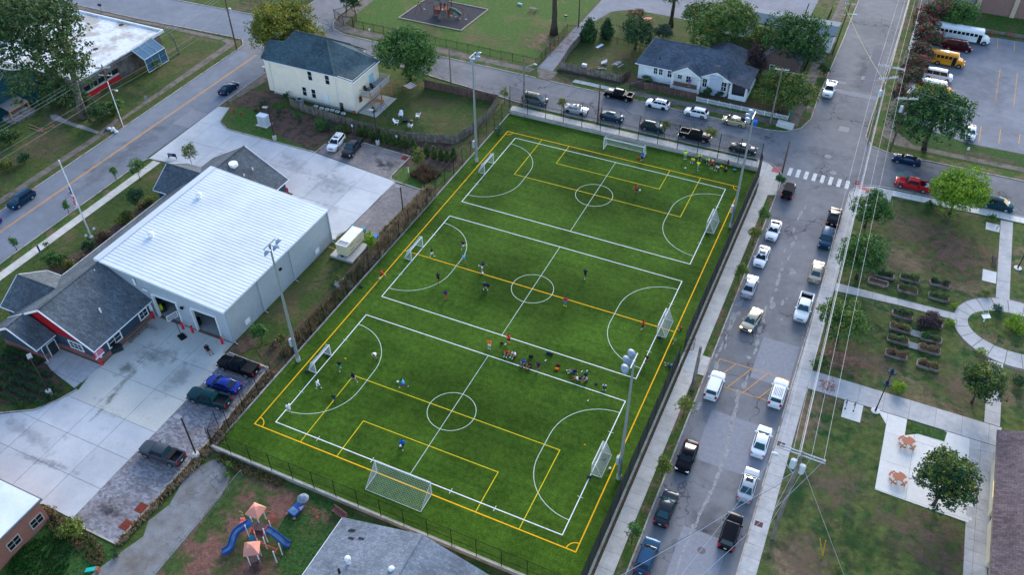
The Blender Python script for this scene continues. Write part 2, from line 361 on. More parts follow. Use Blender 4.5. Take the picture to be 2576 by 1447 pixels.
# lawns, beds and bare strips
Zs=iter([.008+.003*i for i in range(60)])
for nm,pts,mt in (
    ('park_lawn',[(3.3,20),(60,20),(60,132.4),(3.3,132.4)],GRASS_PARK),
    ('house_lawn',[(-86,113.5),(-79,113.7),(-66,116.8),(-63.8,127),(-64.4,132.5),(-84,132.5)],GRASS_DARK),
    ('playground_lawn',[(-107,149.6),(-64,149.6),(-63.2,200),(-112,200),(-112,152)],GRASS_LAWN),
    ('side_yard',[(-59.5,150),(-45,150),(-45,166),(-59.5,166)],GRASS_DARK),
    ('corner_lawn',[(-137,98),(-125.2,98),(-126,130),(-130,131),(-137,131)],GRASS_DARK),
    ('school_lawn',[(8.5,205.5),(45,206.5),(45,214),(8.5,214)],GRASS_LAWN),
    ('tree_lawn',[(5,147.5),(40,149.2),(40,154.5),(18,154),(8,160),(5,160)],GRASS_RICH),
    ('back_lawn',[(-59,167),(-12,167),(-14,182),(-28,187),(-40,182.5),(-58,180)],GRASS_DARK),
    ('brick_house_lawn',[(-71.2,5),(-55,5),(-61,25),(-61.5,28),(-69,28.9),(-74,28.6),(-71.2,27)],GRASS_RICH),
    ('play_yard',[(-61,20),(-55.4,27),(-55.4,39.5),(-57,42.5),(-20,43),(-20,15),(-61,15)],REDDIRT),
    ('play_yard_grass',[(-47.5,43),(-46.8,37),(-43.5,33),(-42,26),(-38,20),(-20,20),(-20,43)],GRASS_RICH),
    ('west_bed',[(-64.1,63),(-60.9,63),(-60.9,101.5),(-63.9,101.5)],SOIL),
    ('fence_strip',[(-62.8,43.5),(-60.9,43.5),(-60.9,63),(-64,63),(-66.5,59.5),(-63.1,57.5)],SOIL),
    ('building_lawn',[(-70,57.5),(-66.5,59.8),(-64.1,63),(-64.1,87),(-69.4,86.4),(-70,84)],GRASS_DARK),
    ('mulch_ring',[(-69.8,57.8),(-67.8,57.8),(-66.9,60),(-67.8,62.2),(-69.4,61.5)],MULCH),
    ('house_mulch',[(-102,106.5),(-97,104.8),(-88,104.5),(-87.4,110.3),(-80.6,110.6),(-71,110.2),(-70.5,103.2),(-64.5,102),(-61.2,112),(-66,116),(-88,114),(-101,114.3),(-105,112)],MULCH),
    ('triangle_lawn',[(-111,110),(-109.4,105.4),(-106.4,103.7),(-89,103.6),(-90.5,104.6),(-95,105.2),(-99,106.6),(-103,109.5),(-108,112)],GRASS_LAWN),
    ('yard_dirt',[(-111.5,111.5),(-104,111),(-104,118),(-108,119),(-111.5,117)],MULCH),
    ('island_lawn',[(-70.6,102.7),(-69.6,102),(-64.2,101.6),(-62,104),(-61.5,108),(-66,108),(-70.6,106)],GRASS_LAWN),
    ('garden_bed',[(-97,36.6),(-97,45.6),(-90.5,45.6),(-84.6,43.2),(-86.5,40.2),(-89.6,38.3)],MULCH),
    ('front_lawn',[(-110.1,40),(-99.2,40),(-99.2,90),(-104,91.5),(-108,90.3),(-110.1,89.6)],GRASS_DARK),
    ('shrub_bed',[(-105.5,58),(-99.3,57.9),(-99.3,80),(-103,80),(-104.5,73),(-104,66),(-106.8,62)],MULCH),
    ('house_front_dirt',[(-45,149.6),(-30,150),(-12.6,149.7),(-12.5,154),(-45,154)],SOIL),
):
    sheet(nm,pts,next(Zs),mt)
# verges along the streets
for nm,pts in (('verge',[(-10.6,20),(-9.5,20),(-9.5,123),(-10.6,124)]),('verge',[(-60,133.15),(-18.5,133.2),(-18.5,134.0),(-60,134.0)]),
                ('verge',[(-113.2,20),(-111.8,20),(-111.8,89),(-113.1,89)]),('verge',[(-54,144.95),(-8.6,144.9),(-8.6,149.5),(-54,149.5)]),
                ('verge',[(-107,145.6),(-64,145.1),(-64,149.2),(-109,149.2)]),('verge',[(-12.8,151),(-8.3,151),(-8.1,230),(-13,230)]),
                ('verge',[(2.2,151),(4.2,150),(4.4,188),(2.4,188)]),('verge',[(11,145.5),(50,145.6),(50,148),(11,147.8)])):
    sheet(nm,pts,.01,VERGE)
# roads
road1=sheet('road',[(-124,-40),(-113.3,-40),(-113.3,128),(-112.6,136),(-108,138.4),(-97,139),(-80,136.6),(-64,135),(-57,134.2),(-14.5,133.9),(-11.8,133.4),(-9.8,131.4),(-9.3,127.5),
    (-9.4,20),(-9.6,-60),(1.1,-60),(1.25,20),(1.3,90),(1.6,130.4),(2.6,133),(5,134.1),(9,134.5),(90,136),(90,146.5),(12,145.5),(6,145.5),(3,146.4),(1.6,149.1),(1.6,155),(2.3,188),(2.6,300),(-7.6,300),
    (-8.1,187),(-8.6,160),(-8.4,151.5),(-9.5,147.3),(-12,145),(-15,144.3),(-40,144.5),(-67,145),(-98,145.3),(-108,145.6),(-112,147),(-113.6,149.5),(-114.6,153),(-115,170),(-115,300),(-124,300),(-124,152),(-126.5,147),(-131,145.8),(-155,144.7),(-300,144.7),
    (-300,133.6),(-172,133),(-155,133.3),(-131,134.7),(-127,134.6),(-125,132.4),(-124.9,130)],.045,ASPH)
main=sheet('street',[(-123.9,-40),(-113.35,-40),(-113.4,130),(-124.7,130)],.05,ASPH1)
side=sheet('street',[(-300,133.8),(-155,133.5),(-131,134.9),(-126,135.1),(-114,136),(-113,147.5),(-124,151),(-131,145.5),(-300,144.5)],.049,ASPH1)
lot=sheet('parking_lot',[(5.8,160),(8.5,157.5),(18.6,154.6),(60,155.6),(60,203.5),(20.6,201.8),(8.7,201.2)],.03,ASPH_LOT)
alley=sheet('alley',[(-63.3,148.6),(-59.9,148.2),(-60.4,166),(-60.4,173.9),(-58.6,180.5),(-54.9,183.4),(-47.7,183.5),(-40.7,183.2),(-28.6,189.1),(-16.8,196),(-16,240),(-62.6,240),(-62.9,172),(-63.2,167)],.032,ASPH_LOT)
sheet('school_pad',[(5,188.5),(8,188.5),(9,260),(5.6,260)],.03,CONC)
sheet('driveway',[(-59.6,42.5),(-58,42.2),(-56.2,41),(-55.5,38.5),(-55.5,27.5),(-61.5,10),(-64,15),(-61.6,25.5),(-60.9,28),(-60,30.6),(-60.9,32.4),(-60.2,35.1),(-61.1,38.7),(-60.6,40.8)],.034,ASPH_DRIVE)
for pts in ([(-61.5,145.2),(-59,145),(-58.6,149),(-63.5,149)],):
    sheet('alley_apron',pts,.05,OLDPATH)
# old brick and dirt footpaths
sheet('footpath',[(-300,131.6),(-172,131.6),(-140,132.2),(-131,132.4),(-128.9,131.6),(-128.6,122),(-127.4,98),(-126.6,98),(-126.9,130),(-127.3,133.2),(-131,133.6),(-300,132.6)],.04,OLDPATH)
sheet('footpath',[(-127.2,60),(-125.8,60),(-125.9,93),(-127.4,98),(-128.3,98),(-127.4,92)],.037,OLDPATH)
sheet('footpath',[(-113.2,147.5),(-108,146.6),(-64,146.6),(-63.6,148.4),(-107.5,149.2),(-111,150.5),(-111.5,160),(-112.5,200),(-114.2,200),(-113.9,152)],.037,OLDPATH)
sheet('footpath',[(-12.4,149.6),(-10.3,147.5),(-10.1,230),(-12,230)],.039,OLDPATH)
sheet('footpath',[(-43,146.4),(-12,146.7),(-10.2,148.2),(-12.4,148.6),(-43,148)],.038,OLDPATH)
sheet('footpath',[(4.3,151),(7,148.6),(60,149),(60,150.6),(10,150),(6,154),(5.9,188),(4.6,188)],.036,OLDPATH)
sheet('footpath',[(-113.6,112),(-112.4,112),(-110.8,122),(-109.3,131),(-111.5,133),(-113.2,128)],.036,OLDPATH)
# yards of separate concrete slabs
yard_s=sheet('yard',[(-69,29),(-69,54.8),(-70,57.2),(-70,59.1),(-84,59.1),(-83.5,48.6),(-83.7,46.6),(-83.1,44),(-84,41.6),(-85.6,38.9),(-89.2,36.6),(-94,35.9),(-130,35.5),(-130,28.4),(-74.6,28.4),(-73.6,29.1)],.02,JOINT)
slabs(yard_s,'slab',[(-69,42.6),(-69,54.8),(-70,57.2),(-70,59.1),(-84,59.1),(-83.5,48.6),(-83.7,46.6),(-83.1,44),(-83.6,42.6)],5.0,5.5,-84,42.6,.062,CONC_W,gap=.05,jit=.003)
slabs(yard_s,'slab',[(-69,29),(-69,42.6),(-83.6,42.6),(-84,41.6),(-85.6,38.9),(-89.2,36.6),(-94,35.9),(-130,35.5),(-130,28.4),(-74.6,28.4),(-73.6,29.1)],5.0,4.6,-84,28.8,.06,CONC,gap=.05,jit=.003)
slabs(yard_s,'slab',[(-91,45.4),(-83.7,43.9),(-83.6,48.5),(-91,48.5)],2.4,4,-91,45,.064,WALKP,gap=.04)
yard_n=sheet('yard',[(-112.9,90),(-108,90.5),(-104,91.8),(-83.2,91.7),(-83.2,84),(-70.2,84),(-69.6,86.6),(-69.2,101.8),(-86.8,103.6),(-106.4,103.4),(-109.5,105.1),(-111.2,110),(-113.3,109.6)],.02,JOINT)
slabs(yard_n,'slab',[(-112.9,90),(-108,90.5),(-104,91.8),(-83.2,91.7),(-83.2,84),(-70.2,84),(-69.6,86.6),(-69.2,101.8),(-86.8,103.6),(-106.4,103.4),(-109.5,105.1),(-111.2,110),(-113.3,109.6)],5.8,6.1,-86.8,91.4,.06,CONC,gap=.05,jit=.003)
# pavers: one laid field each, every stone its own block
def pavers(name,poly,px,py,mt,z=.055):
    base=sheet(name,poly,.022,JOINT);mb=MB();pl=xy(poly);rr=random.Random(5)
    xs=[p[0] for p in pl];ys=[p[1] for p in pl]
    for j in range(int((max(ys)-min(ys))/py)+2):
        y0=min(ys)+j*py;sh=(px/2 if j % 2 else 0)
        for i in range(-1,int((max(xs)-min(xs))/px)+2):
            x0=min(xs)+i*px+sh;c=clip(pl,x0+.008,x0+px-.008,y0+.008,y0+py-.008)
            if len(c) >= 3 and area(c) > px*py*.2:
                zz=z+rr.uniform(-.004,.004);n=len(c)
                mb.add([(q[0],q[1],zz) for q in c]+[(q[0],q[1],.02) for q in c],[tuple(range(n))]+[(k,n+k,n+(k+1)%n,(k+1)%n) for k in range(n)])
    me=mb.mesh('paving_stones',mt);bm=bmesh.new();bm.from_mesh(me);bmesh.ops.recalc_face_normals(bm,faces=bm.faces[:]);bm.to_mesh(me);bm.free()
    link('paving_stones',me,base,'stuff');return base
pav_s=pavers('paver_parking',[(-69,29),(-66.7,28.7),(-62.2,28.7),(-62.2,45.7),(-63,57.3),(-69.6,57.4),(-69,54.6)],.36,.24,PAVE_S)
pav_n=pavers('paver_parking',[(-69.15,101.5),(-69.4,86.7),(-64.1,87.4),(-64.3,92),(-64,101.3)],.42,.3,PAVE_N)
pav_n2=pavers('paver_parking',[(-86.7,103.8),(-86.8,106.6),(-80.4,109.9),(-70.9,109.5),(-70.9,103),(-70.2,102.2),(-69.4,101.9)],.42,.3,PAVE_N)
# slabs of the walks
def walk(name,poly,cx,cy,ox,oy,mt,z=.075,**k):
    b=sheet(name,poly,.042,JOINT);slabs(b,'slab',poly,cx,cy,ox,oy,z,mt,**k);return b
walk('sidewalk',[(-12.5,40),(-10.65,40),(-10.6,124),(-12.45,129)],1.95,2.1,-12.55,0,WALKM)
walk('sidewalk',[(-14.2,131.1),(-13,128.8),(-12.45,124),(-10.6,124),(-9.45,124.5),(-9.5,128),(-10.3,131.3),(-12.3,133.4),(-14.5,133.8)],2.2,2.5,-14.8,124,WALKM)
walk('sidewalk',[(-10.6,80),(-9.5,80),(-9.5,83.6),(-10.6,83.6)],2.2,1.8,-10.6,80,WALKM)
walk('sidewalk',[(1.45,40),(3.3,40),(3.4,124),(1.65,130)],2.1,1.7,1.35,0,WALKP)
walk('sidewalk',[(1.7,130.3),(3.4,124),(5.6,128.5),(8.2,129.6),(8.2,133.9),(5,133.8),(2.8,132.7)],2.3,2.3,1.4,124,WALKP)
walk('sidewalk',[(8.2,132.3),(60,134.4),(60,136),(8.2,133.95)],1.5,3,8.2,130,PLAZA)
walk('sidewalk',[(-61.5,131.05),(-43.5,130.9),(-14.2,131.15),(-14.5,133.2),(-43,133.05),(-61.6,133.1)],1.5,2.4,-61.6,130.9,WALKM)
walk('sidewalk',[(-111.75,20),(-110.2,20),(-110.1,89.8),(-111.7,89.8)],1.7,1.6,-111.8,0,WALKM)
walk('sidewalk',[(-54.6,146.4),(-43.4,146.4),(-43.6,147.6),(-54.4,147.6)],1.5,1.4,-54.6,146.3,WALKM)
# park paths
walk('park_path',[(3.45,104.3),(12.3,104.9),(20.6,104.9),(20.4,106.4),(3.35,106.1)],1.75,2.4,3.4,104.2,WALKP)
walk('park_path',[(3.4,83.5),(26.3,83.5),(26.5,86.8),(3.4,86.9)],3.1,3.5,3.4,83.4,WALKP)
walk('park_path',[(24.9,112.4),(26.7,112.4),(26.7,132.6),(24.9,132.5)],1.9,2.2,24.85,110,WALKP)
walk('park_path',[(24.5,86.9),(26.3,86.9),(26.3,98.6),(24.5,98.6)],1.9,2.2,24.45,86.9,WALKP)
walk('park_path',[(23.0,83.4),(26.3,83.4),(25.4,40),(24.0,40)],1.5,1.5,22.8,40,WALKP)
walk('park_path',[(12.2,83.4),(15.7,83.4),(15.7,80.6),(20.2,83.4),(22.9,83.4),(23.9,82),(23.9,70.6),(13.4,70.9),(13.4,81.5)],3.4,4.6,13.4,71.0,PLAZA,z=.07)
ring=sheet('park_path',[],0,JOINT) if False else None
IC=(27.6,105.6);IR=(6.1,4.1)
rb=sheet('park_path',[(IC[0]+(IR[0]+1.9)*math.cos(2*math.pi*i/48),IC[1]+(IR[1]+3.4)*math.sin(2*math.pi*i/48)) for i in range(48)],.043,JOINT)
for i in range(22):
    a0=2*math.pi*i/22+.006;a1=2*math.pi*(i+1)/22-.006;q=[]
    for k in range(4):a=a0+(a1-a0)*k/3;q.append((IC[0]+(IR[0]+1.9)*math.cos(a),IC[1]+(IR[1]+2.9)*math.sin(a)))
    for k in range(4):a=a1+(a0-a1)*k/3;q.append((IC[0]+IR[0]*math.cos(a),IC[1]+IR[1]*math.sin(a)))
    mb=MB();mb.prism(q,0,.082+RND.uniform(-.002,.002));mb.build('slab',WALKP,rb)
sheet('island_lawn',[(IC[0]+IR[0]*math.cos(2*math.pi*i/40),IC[1]+IR[1]*math.sin(2*math.pi*i/40)) for i in range(40)],.078,GRASS_PARK)
sheet('plaza_grass',[(16.4,81.5),(20.2,81.6),(20.4,83.3),(16.2,83.3)],.085,GRASS_RICH)
# small pads
for nm,x0,x1,y0,y1 in (('bench_pad',22.9,24.8,115.6,118.4),('bike_pad',22.8,24.8,129.0,131.0),('bike_rack_pad',8.1,10.4,80.4,83.4),('drain_pad',-98.6,-95.2,0,0)):
    if y1 > y0:sheet(nm,[(x0,y0),(x1,y0),(x1,y1),(x0,y1)],.07,PLAZA,th=.07)
# kerbs
kb=MB()
for pts in ([(-9.45,-40),(-9.35,127.5),(-9.9,131.3),(-11.9,133.4),(-14.5,133.95),(-57,134.2),(-64,135)],[(1.35,-40),(1.4,90),(1.7,130.3),(2.7,132.9),(5,134.0),(9,134.45),(90,136)],
            [(-113.4,-40),(-113.35,88.8),(-112.9,90)],[(-124,-40),(-124.1,60),(-125,130),(-125.2,132.5),(-127,134.5),(-131,134.65),(-155,133.3),(-300,133)],
            [(-300,144.8),(-155,144.75),(-131,145.9),(-126.5,147.1),(-124.1,152),(-124.1,300)],[(-114.9,300),(-114.8,170),(-114.5,153),(-113.5,149.6),(-111.9,147.1),(-108,145.7),(-98,145.4),(-67,145.1),(-62,145)],
            [(-59,144.9),(-40,144.6),(-15,144.4),(-12,145.1),(-9.6,147.4),(-8.5,151.5),(-8.7,160),(-8.2,187),(-7.7,300)],
            [(2.7,300),(2.4,188),(1.7,155),(1.7,149.2),(3.1,146.5),(6,145.6),(12,145.6),(90,146.6)],
            [(-113.4,109.8),(-113.3,128),(-112.5,136),(-108,138.5),(-97,139.1),(-80,136.7),(-64,135.1)],
            [(-130,35.6),(-94,36.0),(-89.3,36.8),(-85.7,39.0),(-84.1,41.7),(-83.3,43.9)],[(-62.1,28.6),(-62.1,45.7),(-62.9,57.4),(-69.5,57.5)],[(-69,28.9),(-66.7,28.6),(-62.1,28.6)],
            [(-111.1,110),(-109.4,105.2),(-106.4,103.6),(-96,103.7),(-87,103.8),(-86.9,106.7),(-80.5,110.0),(-70.8,109.6),(-70.8,103),(-70.5,102.3),(-69.6,101.9),(-64,101.5)],
            [(-69.5,86.6),(-70.2,85.6),(-69.9,84.1)],[(-70.2,58.9),(-70.3,57.6),(-69.6,56.6)]):
    ribbon(kb,pts,.18,.13,th=.14)
kb.build('kerb',KERB,None,kind='structure')
# gutters, patches, paint
pt=MB()
for y0 in ():pass
marks=thing('road_marking','double orange centre line down the main street','road marking',(-119.8,80,.06));del marks['category'];marks['kind']='structure';del marks['label']
mk=MB();mk.b(-120.0,-119.87,-40,130,.055,.058);mk.b(-119.73,-119.6,-40,130,.055,.058);mk.build('centre_line',YEL,marks)
cw=sheet('crosswalk',[(-9.2,130.9),(1.5,130.9),(1.5,133.9),(-9.2,133.9)],.047,ASPH)
for i in range(8):
    mb=MB();x=-8.9+i*1.37;mb.b(x,x+.62,131.2,133.7,.05,.054);mb.build('crosswalk_bar',WHT,cw)
hb=thing('hatched_bay','','',(0,0,0));del hb['label'];del hb['category'];hb['kind']='structure'
def hs(a,b2,w=.095):m_=MB();ribbon(m_,[a,b2],w,.056);m_.build('hatch_line',YEL,hb)
H0=[PT(2,2,2130,592),PT(3,2,250,798),PT(3,2,200,940),PT(2,2,2060,718)]
hx0,hx1,hy0,hy1=H0[3].x,1.0,79.2,83.9
hs((hx0,hy0),(hx0+.4,hy1));hs((hx0+.4,hy1),(hx1,hy1));hs((hx1,hy1),(hx1,hy0));hs((hx0,hy0),(hx1,hy0))
for i in range(4):hs((hx0+.4+i*2.1,hy0),(hx0+2.6+i*2.1,hy1))
for nm,(x0,x1,y0,y1),mt in (
    ('road_patch',(-7.0,1.1,66.5,74.8),PATCH_M),('road_patch',(-3.9,1.0,82.3,90.5),PATCH_M),('road_patch',(-5.5,-.4,49,57.0),PATCH_M),('road_patch',(-3.4,-1.9,163.5,165.3),PATCH_L),('road_patch',(-7.2,1.9,163.6,165.2),PATCH_M),
    ('road_patch',(-3.2,-1.4,149.5,151.3),PATCH_L),('road_patch',(-2.2,-.8,171,172.6),PATCH_S),('road_patch',(-1.8,-.5,181,182.6),PATCH_S),('road_patch',(-1.6,.6,166.5,186),PATCH_D),('road_patch',(-7.6,-4.7,167.6,168.6),PATCH_S),('road_patch',(-7.4,-4.6,164.4,165.2),PATCH_S),
    ('road_patch',(-97,-86,137.5,145),PATCH_D),('road_patch',(-117.2,-113.4,101,106.5),PATCH_M)):
    sheet(nm,[(x0,y0),(x1,y0),(x1,y1),(x0,y1)],next(Zs)*.02+.052,mt)
# spalled strip of old surface down the side street
rr=random.Random(3)
sp=MB()
BZ=[.0545]
def blob(cx,cy,w,l,z=None):
    BZ[0] += .00012;z=BZ[0];n=12;sp.add([(cx+math.cos(2*math.pi*i/n)*w*rr.uniform(.45,1.1),cy+math.sin(2*math.pi*i/n)*l*rr.uniform(.6,1.05),z) for i in range(n)],[tuple(range(n))])
y=46.0
while y < 79:blob(-4.15+.45*math.sin(y*.21)+rr.uniform(-.1,.1),y,rr.uniform(.12,.42),rr.uniform(.5,1.5));y += rr.uniform(.7,1.5)
while y < 124:
    if rr.random() < .8:blob(-4.6+rr.uniform(-.5,.5),y,rr.uniform(.15,.5),rr.uniform(.3,1.2))
    if rr.random() < .35:blob(rr.choice([-8.3,-2.6,-6.8])+rr.uniform(-.4,.4),y,rr.uniform(.15,.5),rr.uniform(.4,1.3))
    y += rr.uniform(1.0,2.2)
for k in range(26):blob(-8.6+rr.uniform(-.3,.5),rr.uniform(72,100),rr.uniform(.1,.4),rr.uniform(.4,1.6))
sp.build('road_spalling',PATCH_S,None,kind='stuff')
def disc(nm,x,y,r,mt,z=.058,lab=None):
    mb=MB();mb.prism(arc(x,y,r,0,2*math.pi,20)[:-1],z-.01,z);mb.prism(arc(x,y,r*.72,0,2*math.pi,16)[:-1],z+.0005,z+.004)
    o=mb.build(nm,mt);tag(o,lab,'manhole cover');return o
disc('manhole_cover',*PT(3,1,603,130)[:2],.62,PATCH_L,lab='pale round manhole lid in the crossing, the farther of two')
disc('manhole_cover',*PT(3,1,655,295)[:2],.6,PATCH_L,lab='pale round manhole lid just above the crosswalk')
disc('manhole_cover',*PT(3,0,755,1013)[:2],.8,PATCH_D,lab='dark oval road cover in front of the white pickup at the crossing')
disc('manhole_cover',*PT(2,3,1905,1207)[:2],.45,IRON,lab='round iron manhole lid in the road left of the lowest black car')
# parking lot lines
for u0,v0,u1,v1 in ((2310,385,2308,485),(2480,415,2477,515),(2335,695,2287,1025),(2510,730,2472,1058),(2145,1268,2120,1430),(2340,1300,2322,1445),(2535,1350,2522,1447)):
    a=PT(3,0,u0,v0);b2=PT(3,0,u1,v1);mb=MB();ribbon(mb,[(a.x,a.y),(b2.x,b2.y)],.14,.036);mb.build('bay_line',YEL,lot)
for nm,c,s_,mt,lab in (('tactile_plate',T(3,1,80,262),(1.3,1.9),BRICKRED,'red ramp plate at the pavement corner left of the crosswalk'),('tactile_plate',T(3,1,980,460),(2.2,.8),BRICKRED,'faded red ramp plate at the corner below the stop sign')):
    p=P(*c);mb=MB();mb.b(p.x-s_[0]/2,p.x+s_[0]/2,p.y-s_[1]/2,p.y+s_[1]/2,.07,.088);tag(mb.build(nm,mt),lab,'ramp plate')
for c,lab in ((T(0,3,1425,780),'rust red steel grate in the grey pavers, upper one'),(T(0,3,1272,953),'rust red steel grate in the grey pavers, lower one'),(T(1,1,1500,147),'rust red drain grate in the corner of the tan parking')):
    p=P(*c);g=thing('drain_grate',lab,'drain grate',(p.x,p.y,.055));mb=MB();mb.box((0,0,.01),(1.25,1.25,.02));mb.build('frame',mat('rust',(.2,.05,.03),.8,var=.3,vsc=6),g,local=True)
    mb=MB()
    for i in range(9):mb.box((-.5+i*.125,0,.03),(.05,1.1,.02))
    mb.build('grate_bars',mat('rust2',(.16,.035,.022),.8,var=.3,vsc=6),g,local=True)
for c,lab in ((T(2,3,2482,942),'brown utility plate in the right pavement beside the lowest cars'),(T(3,3,130,138),'brown utility plate in the right pavement near the large power pole')):
    p=P(*c);mb=MB();mb.b(p.x-.45,p.x+.45,p.y-.35,p.y+.35,.07,.085);tag(mb.build('utility_plate',mat('brown_plate',(.11,.055,.055),.8,var=.2,vsc=5)),lab,'utility cover')

# worn, bare and stained patches
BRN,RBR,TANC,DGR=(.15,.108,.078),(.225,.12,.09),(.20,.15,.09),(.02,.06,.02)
for k,(x,y,rx,ry,c,ns,am) in enumerate((
    (12,124.5,9,7,BRN,.45,.95),(19,120,8,9,RBR,.45,.8),(8,113,5,6,BRN,.5,.85),(7,90.5,5.5,4.2,RBR,.45,1.0),(10,92,6,3.5,BRN,.6,.8),(21.5,92,6,5,BRN,.4,.8),(9,69.5,5,5.5,BRN,.4,.75),(19,66.5,8,5,BRN,.35,.9),(8,59,5,6,BRN,.4,.7),(14,55,6,4,RBR,.4,.5),(22,60,4,8,BRN,.35,.8),
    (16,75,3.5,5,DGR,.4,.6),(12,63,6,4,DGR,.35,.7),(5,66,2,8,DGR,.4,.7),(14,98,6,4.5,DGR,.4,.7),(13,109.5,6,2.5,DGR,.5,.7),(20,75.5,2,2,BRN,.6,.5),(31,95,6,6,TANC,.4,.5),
    (-67,161,7.5,8.5,(.21,.135,.095),.35,1.0),(-78,156,9,4,TANC,.4,.6),(-95,154,9,3,TANC,.5,.5),(-52,157,6,5,TANC,.4,.6),(-48,161,4,4,BRN,.4,.7),(-70,121,5,4.5,(.13,.11,.055),.4,.8),(-75,118,5,4,DGR,.4,.5),(-76,128,5,3,MULCH and (.10,.07,.05),.5,.8),
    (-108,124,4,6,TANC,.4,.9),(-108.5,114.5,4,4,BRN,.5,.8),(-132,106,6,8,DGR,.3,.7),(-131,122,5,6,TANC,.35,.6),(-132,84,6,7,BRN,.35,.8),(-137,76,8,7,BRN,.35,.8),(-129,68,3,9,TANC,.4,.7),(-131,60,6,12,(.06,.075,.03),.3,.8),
    (-68,70,2,6,BRN,.5,.6),(-66.5,77,1.6,7,TANC,.5,.5),(-107,66,2.4,12,TANC,.4,.5),(-105,48,5,6,(.05,.085,.02),.4,.7),(-54,32,1.6,8,(.05,.075,.02),.5,.85),(-50,38,5,4,(.05,.075,.02),.4,.8),(-46,30,5,6,RBR,.4,.8),(-52,27,4,5,(.05,.075,.02),.5,.8),(-44,41,4,1.6,RBR,.6,.8),
    (-10.05,76,.5,6,BRN,.9,.9),(-10.05,92,.5,8,BRN,.9,.8),(-10.05,60,.5,6,BRN,.9,.7),(-10.05,112,.5,8,BRN,.9,.8),(15,211,6,3,TANC,.4,.8),(22,151,9,2,BRN,.5,.7),(-25,172,8,5,BRN,.4,.5))):
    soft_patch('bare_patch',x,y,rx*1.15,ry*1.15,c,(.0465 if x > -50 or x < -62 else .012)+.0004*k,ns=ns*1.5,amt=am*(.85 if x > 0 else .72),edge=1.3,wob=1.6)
# the strip of bare soil between pitch wall and pavement
sheet('soil_strip',[(-12.85,20),(-12.5,20),(-12.5,128.5),(-12.85,128.5)],.03,SOIL);sheet('soil_strip',[(-60.8,130.5),(-14,130.5),(-14,131.0),(-60.8,131.0)],.03,SOIL)
for k,(x,y,rx,ry,c,am,rt) in enumerate(((-78.3,45.5,.8,6.5,(.14,.13,.11),.55,.12),(-80.2,49.4,1.6,2.2,(.16,.15,.13),.5,0),(-78,53,5,3,(.17,.17,.17),.35,.2),(-72.5,51,2,5,(.2,.2,.2),.3,0),(-84,36,9,1.6,(.24,.25,.27),.3,-.15),(-78,33.5,7,.8,(.2,.21,.23),.4,.1),(-94,32,8,2,(.27,.27,.29),.25,0),(-79,97,6,4.5,(.33,.34,.37),.4,-.3),(-76,90,4,3,(.33,.34,.37),.3,.4),(-88,99,7,2.5,(.33,.34,.37),.3,-.4),(-98,97,8,2,(.23,.23,.24),.3,.2),
        (-73,105.5,2,3,(.06,.06,.065),.6,-.6),(-75,106,4,1,(.08,.08,.085),.5,-.7),(-66,31.5,2.2,1.2,(.06,.06,.065),.6,0),(-66,50,2,3,(.09,.09,.10),.4,0),(-76,42.5,4,.5,(.55,.55,.54),.4,.1),(-82,57,2,1,(.15,.14,.13),.4,0))):
    soft_patch('oil_stain',x,y,rx,ry,c,.0705+.0003*k,rt,ns=.8,amt=am,edge=1.6)
for k,(x,y,rx,ry,c,am) in enumerate(((-4,100,4,12,(.22,.22,.23),.4),(-5,72,3,9,(.085,.088,.10),.35),(-3,56,3,8,(.09,.092,.10),.35),(-8,88,1.2,12,(.26,.255,.25),.5),(-4,140,8,4,(.2,.2,.21),.35),(-30,139,14,3.5,(.10,.103,.115),.35),(-2,175,3,14,(.11,.112,.125),.4),(-118,90,4,20,(.145,.155,.18),.4),(20,178,8,14,(.23,.24,.27),.4),(15,140,10,4,(.12,.125,.14),.4),(-80,141,12,3,(.21,.21,.22),.4),(-120,140,5,5,(.2,.2,.215),.35))):
    soft_patch('road_stain',x,y,rx,ry,c,.0515+.0002*k if x > -110 and x < 5 and y < 160 else .0525+.0002*k,ns=.45,amt=am,edge=1.3)
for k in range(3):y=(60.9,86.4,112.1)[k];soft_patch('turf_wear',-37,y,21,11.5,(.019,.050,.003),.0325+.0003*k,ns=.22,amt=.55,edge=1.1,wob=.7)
# saw cut grid on the big plaza slab is carried by its separate slabs; tyre arcs on the apron

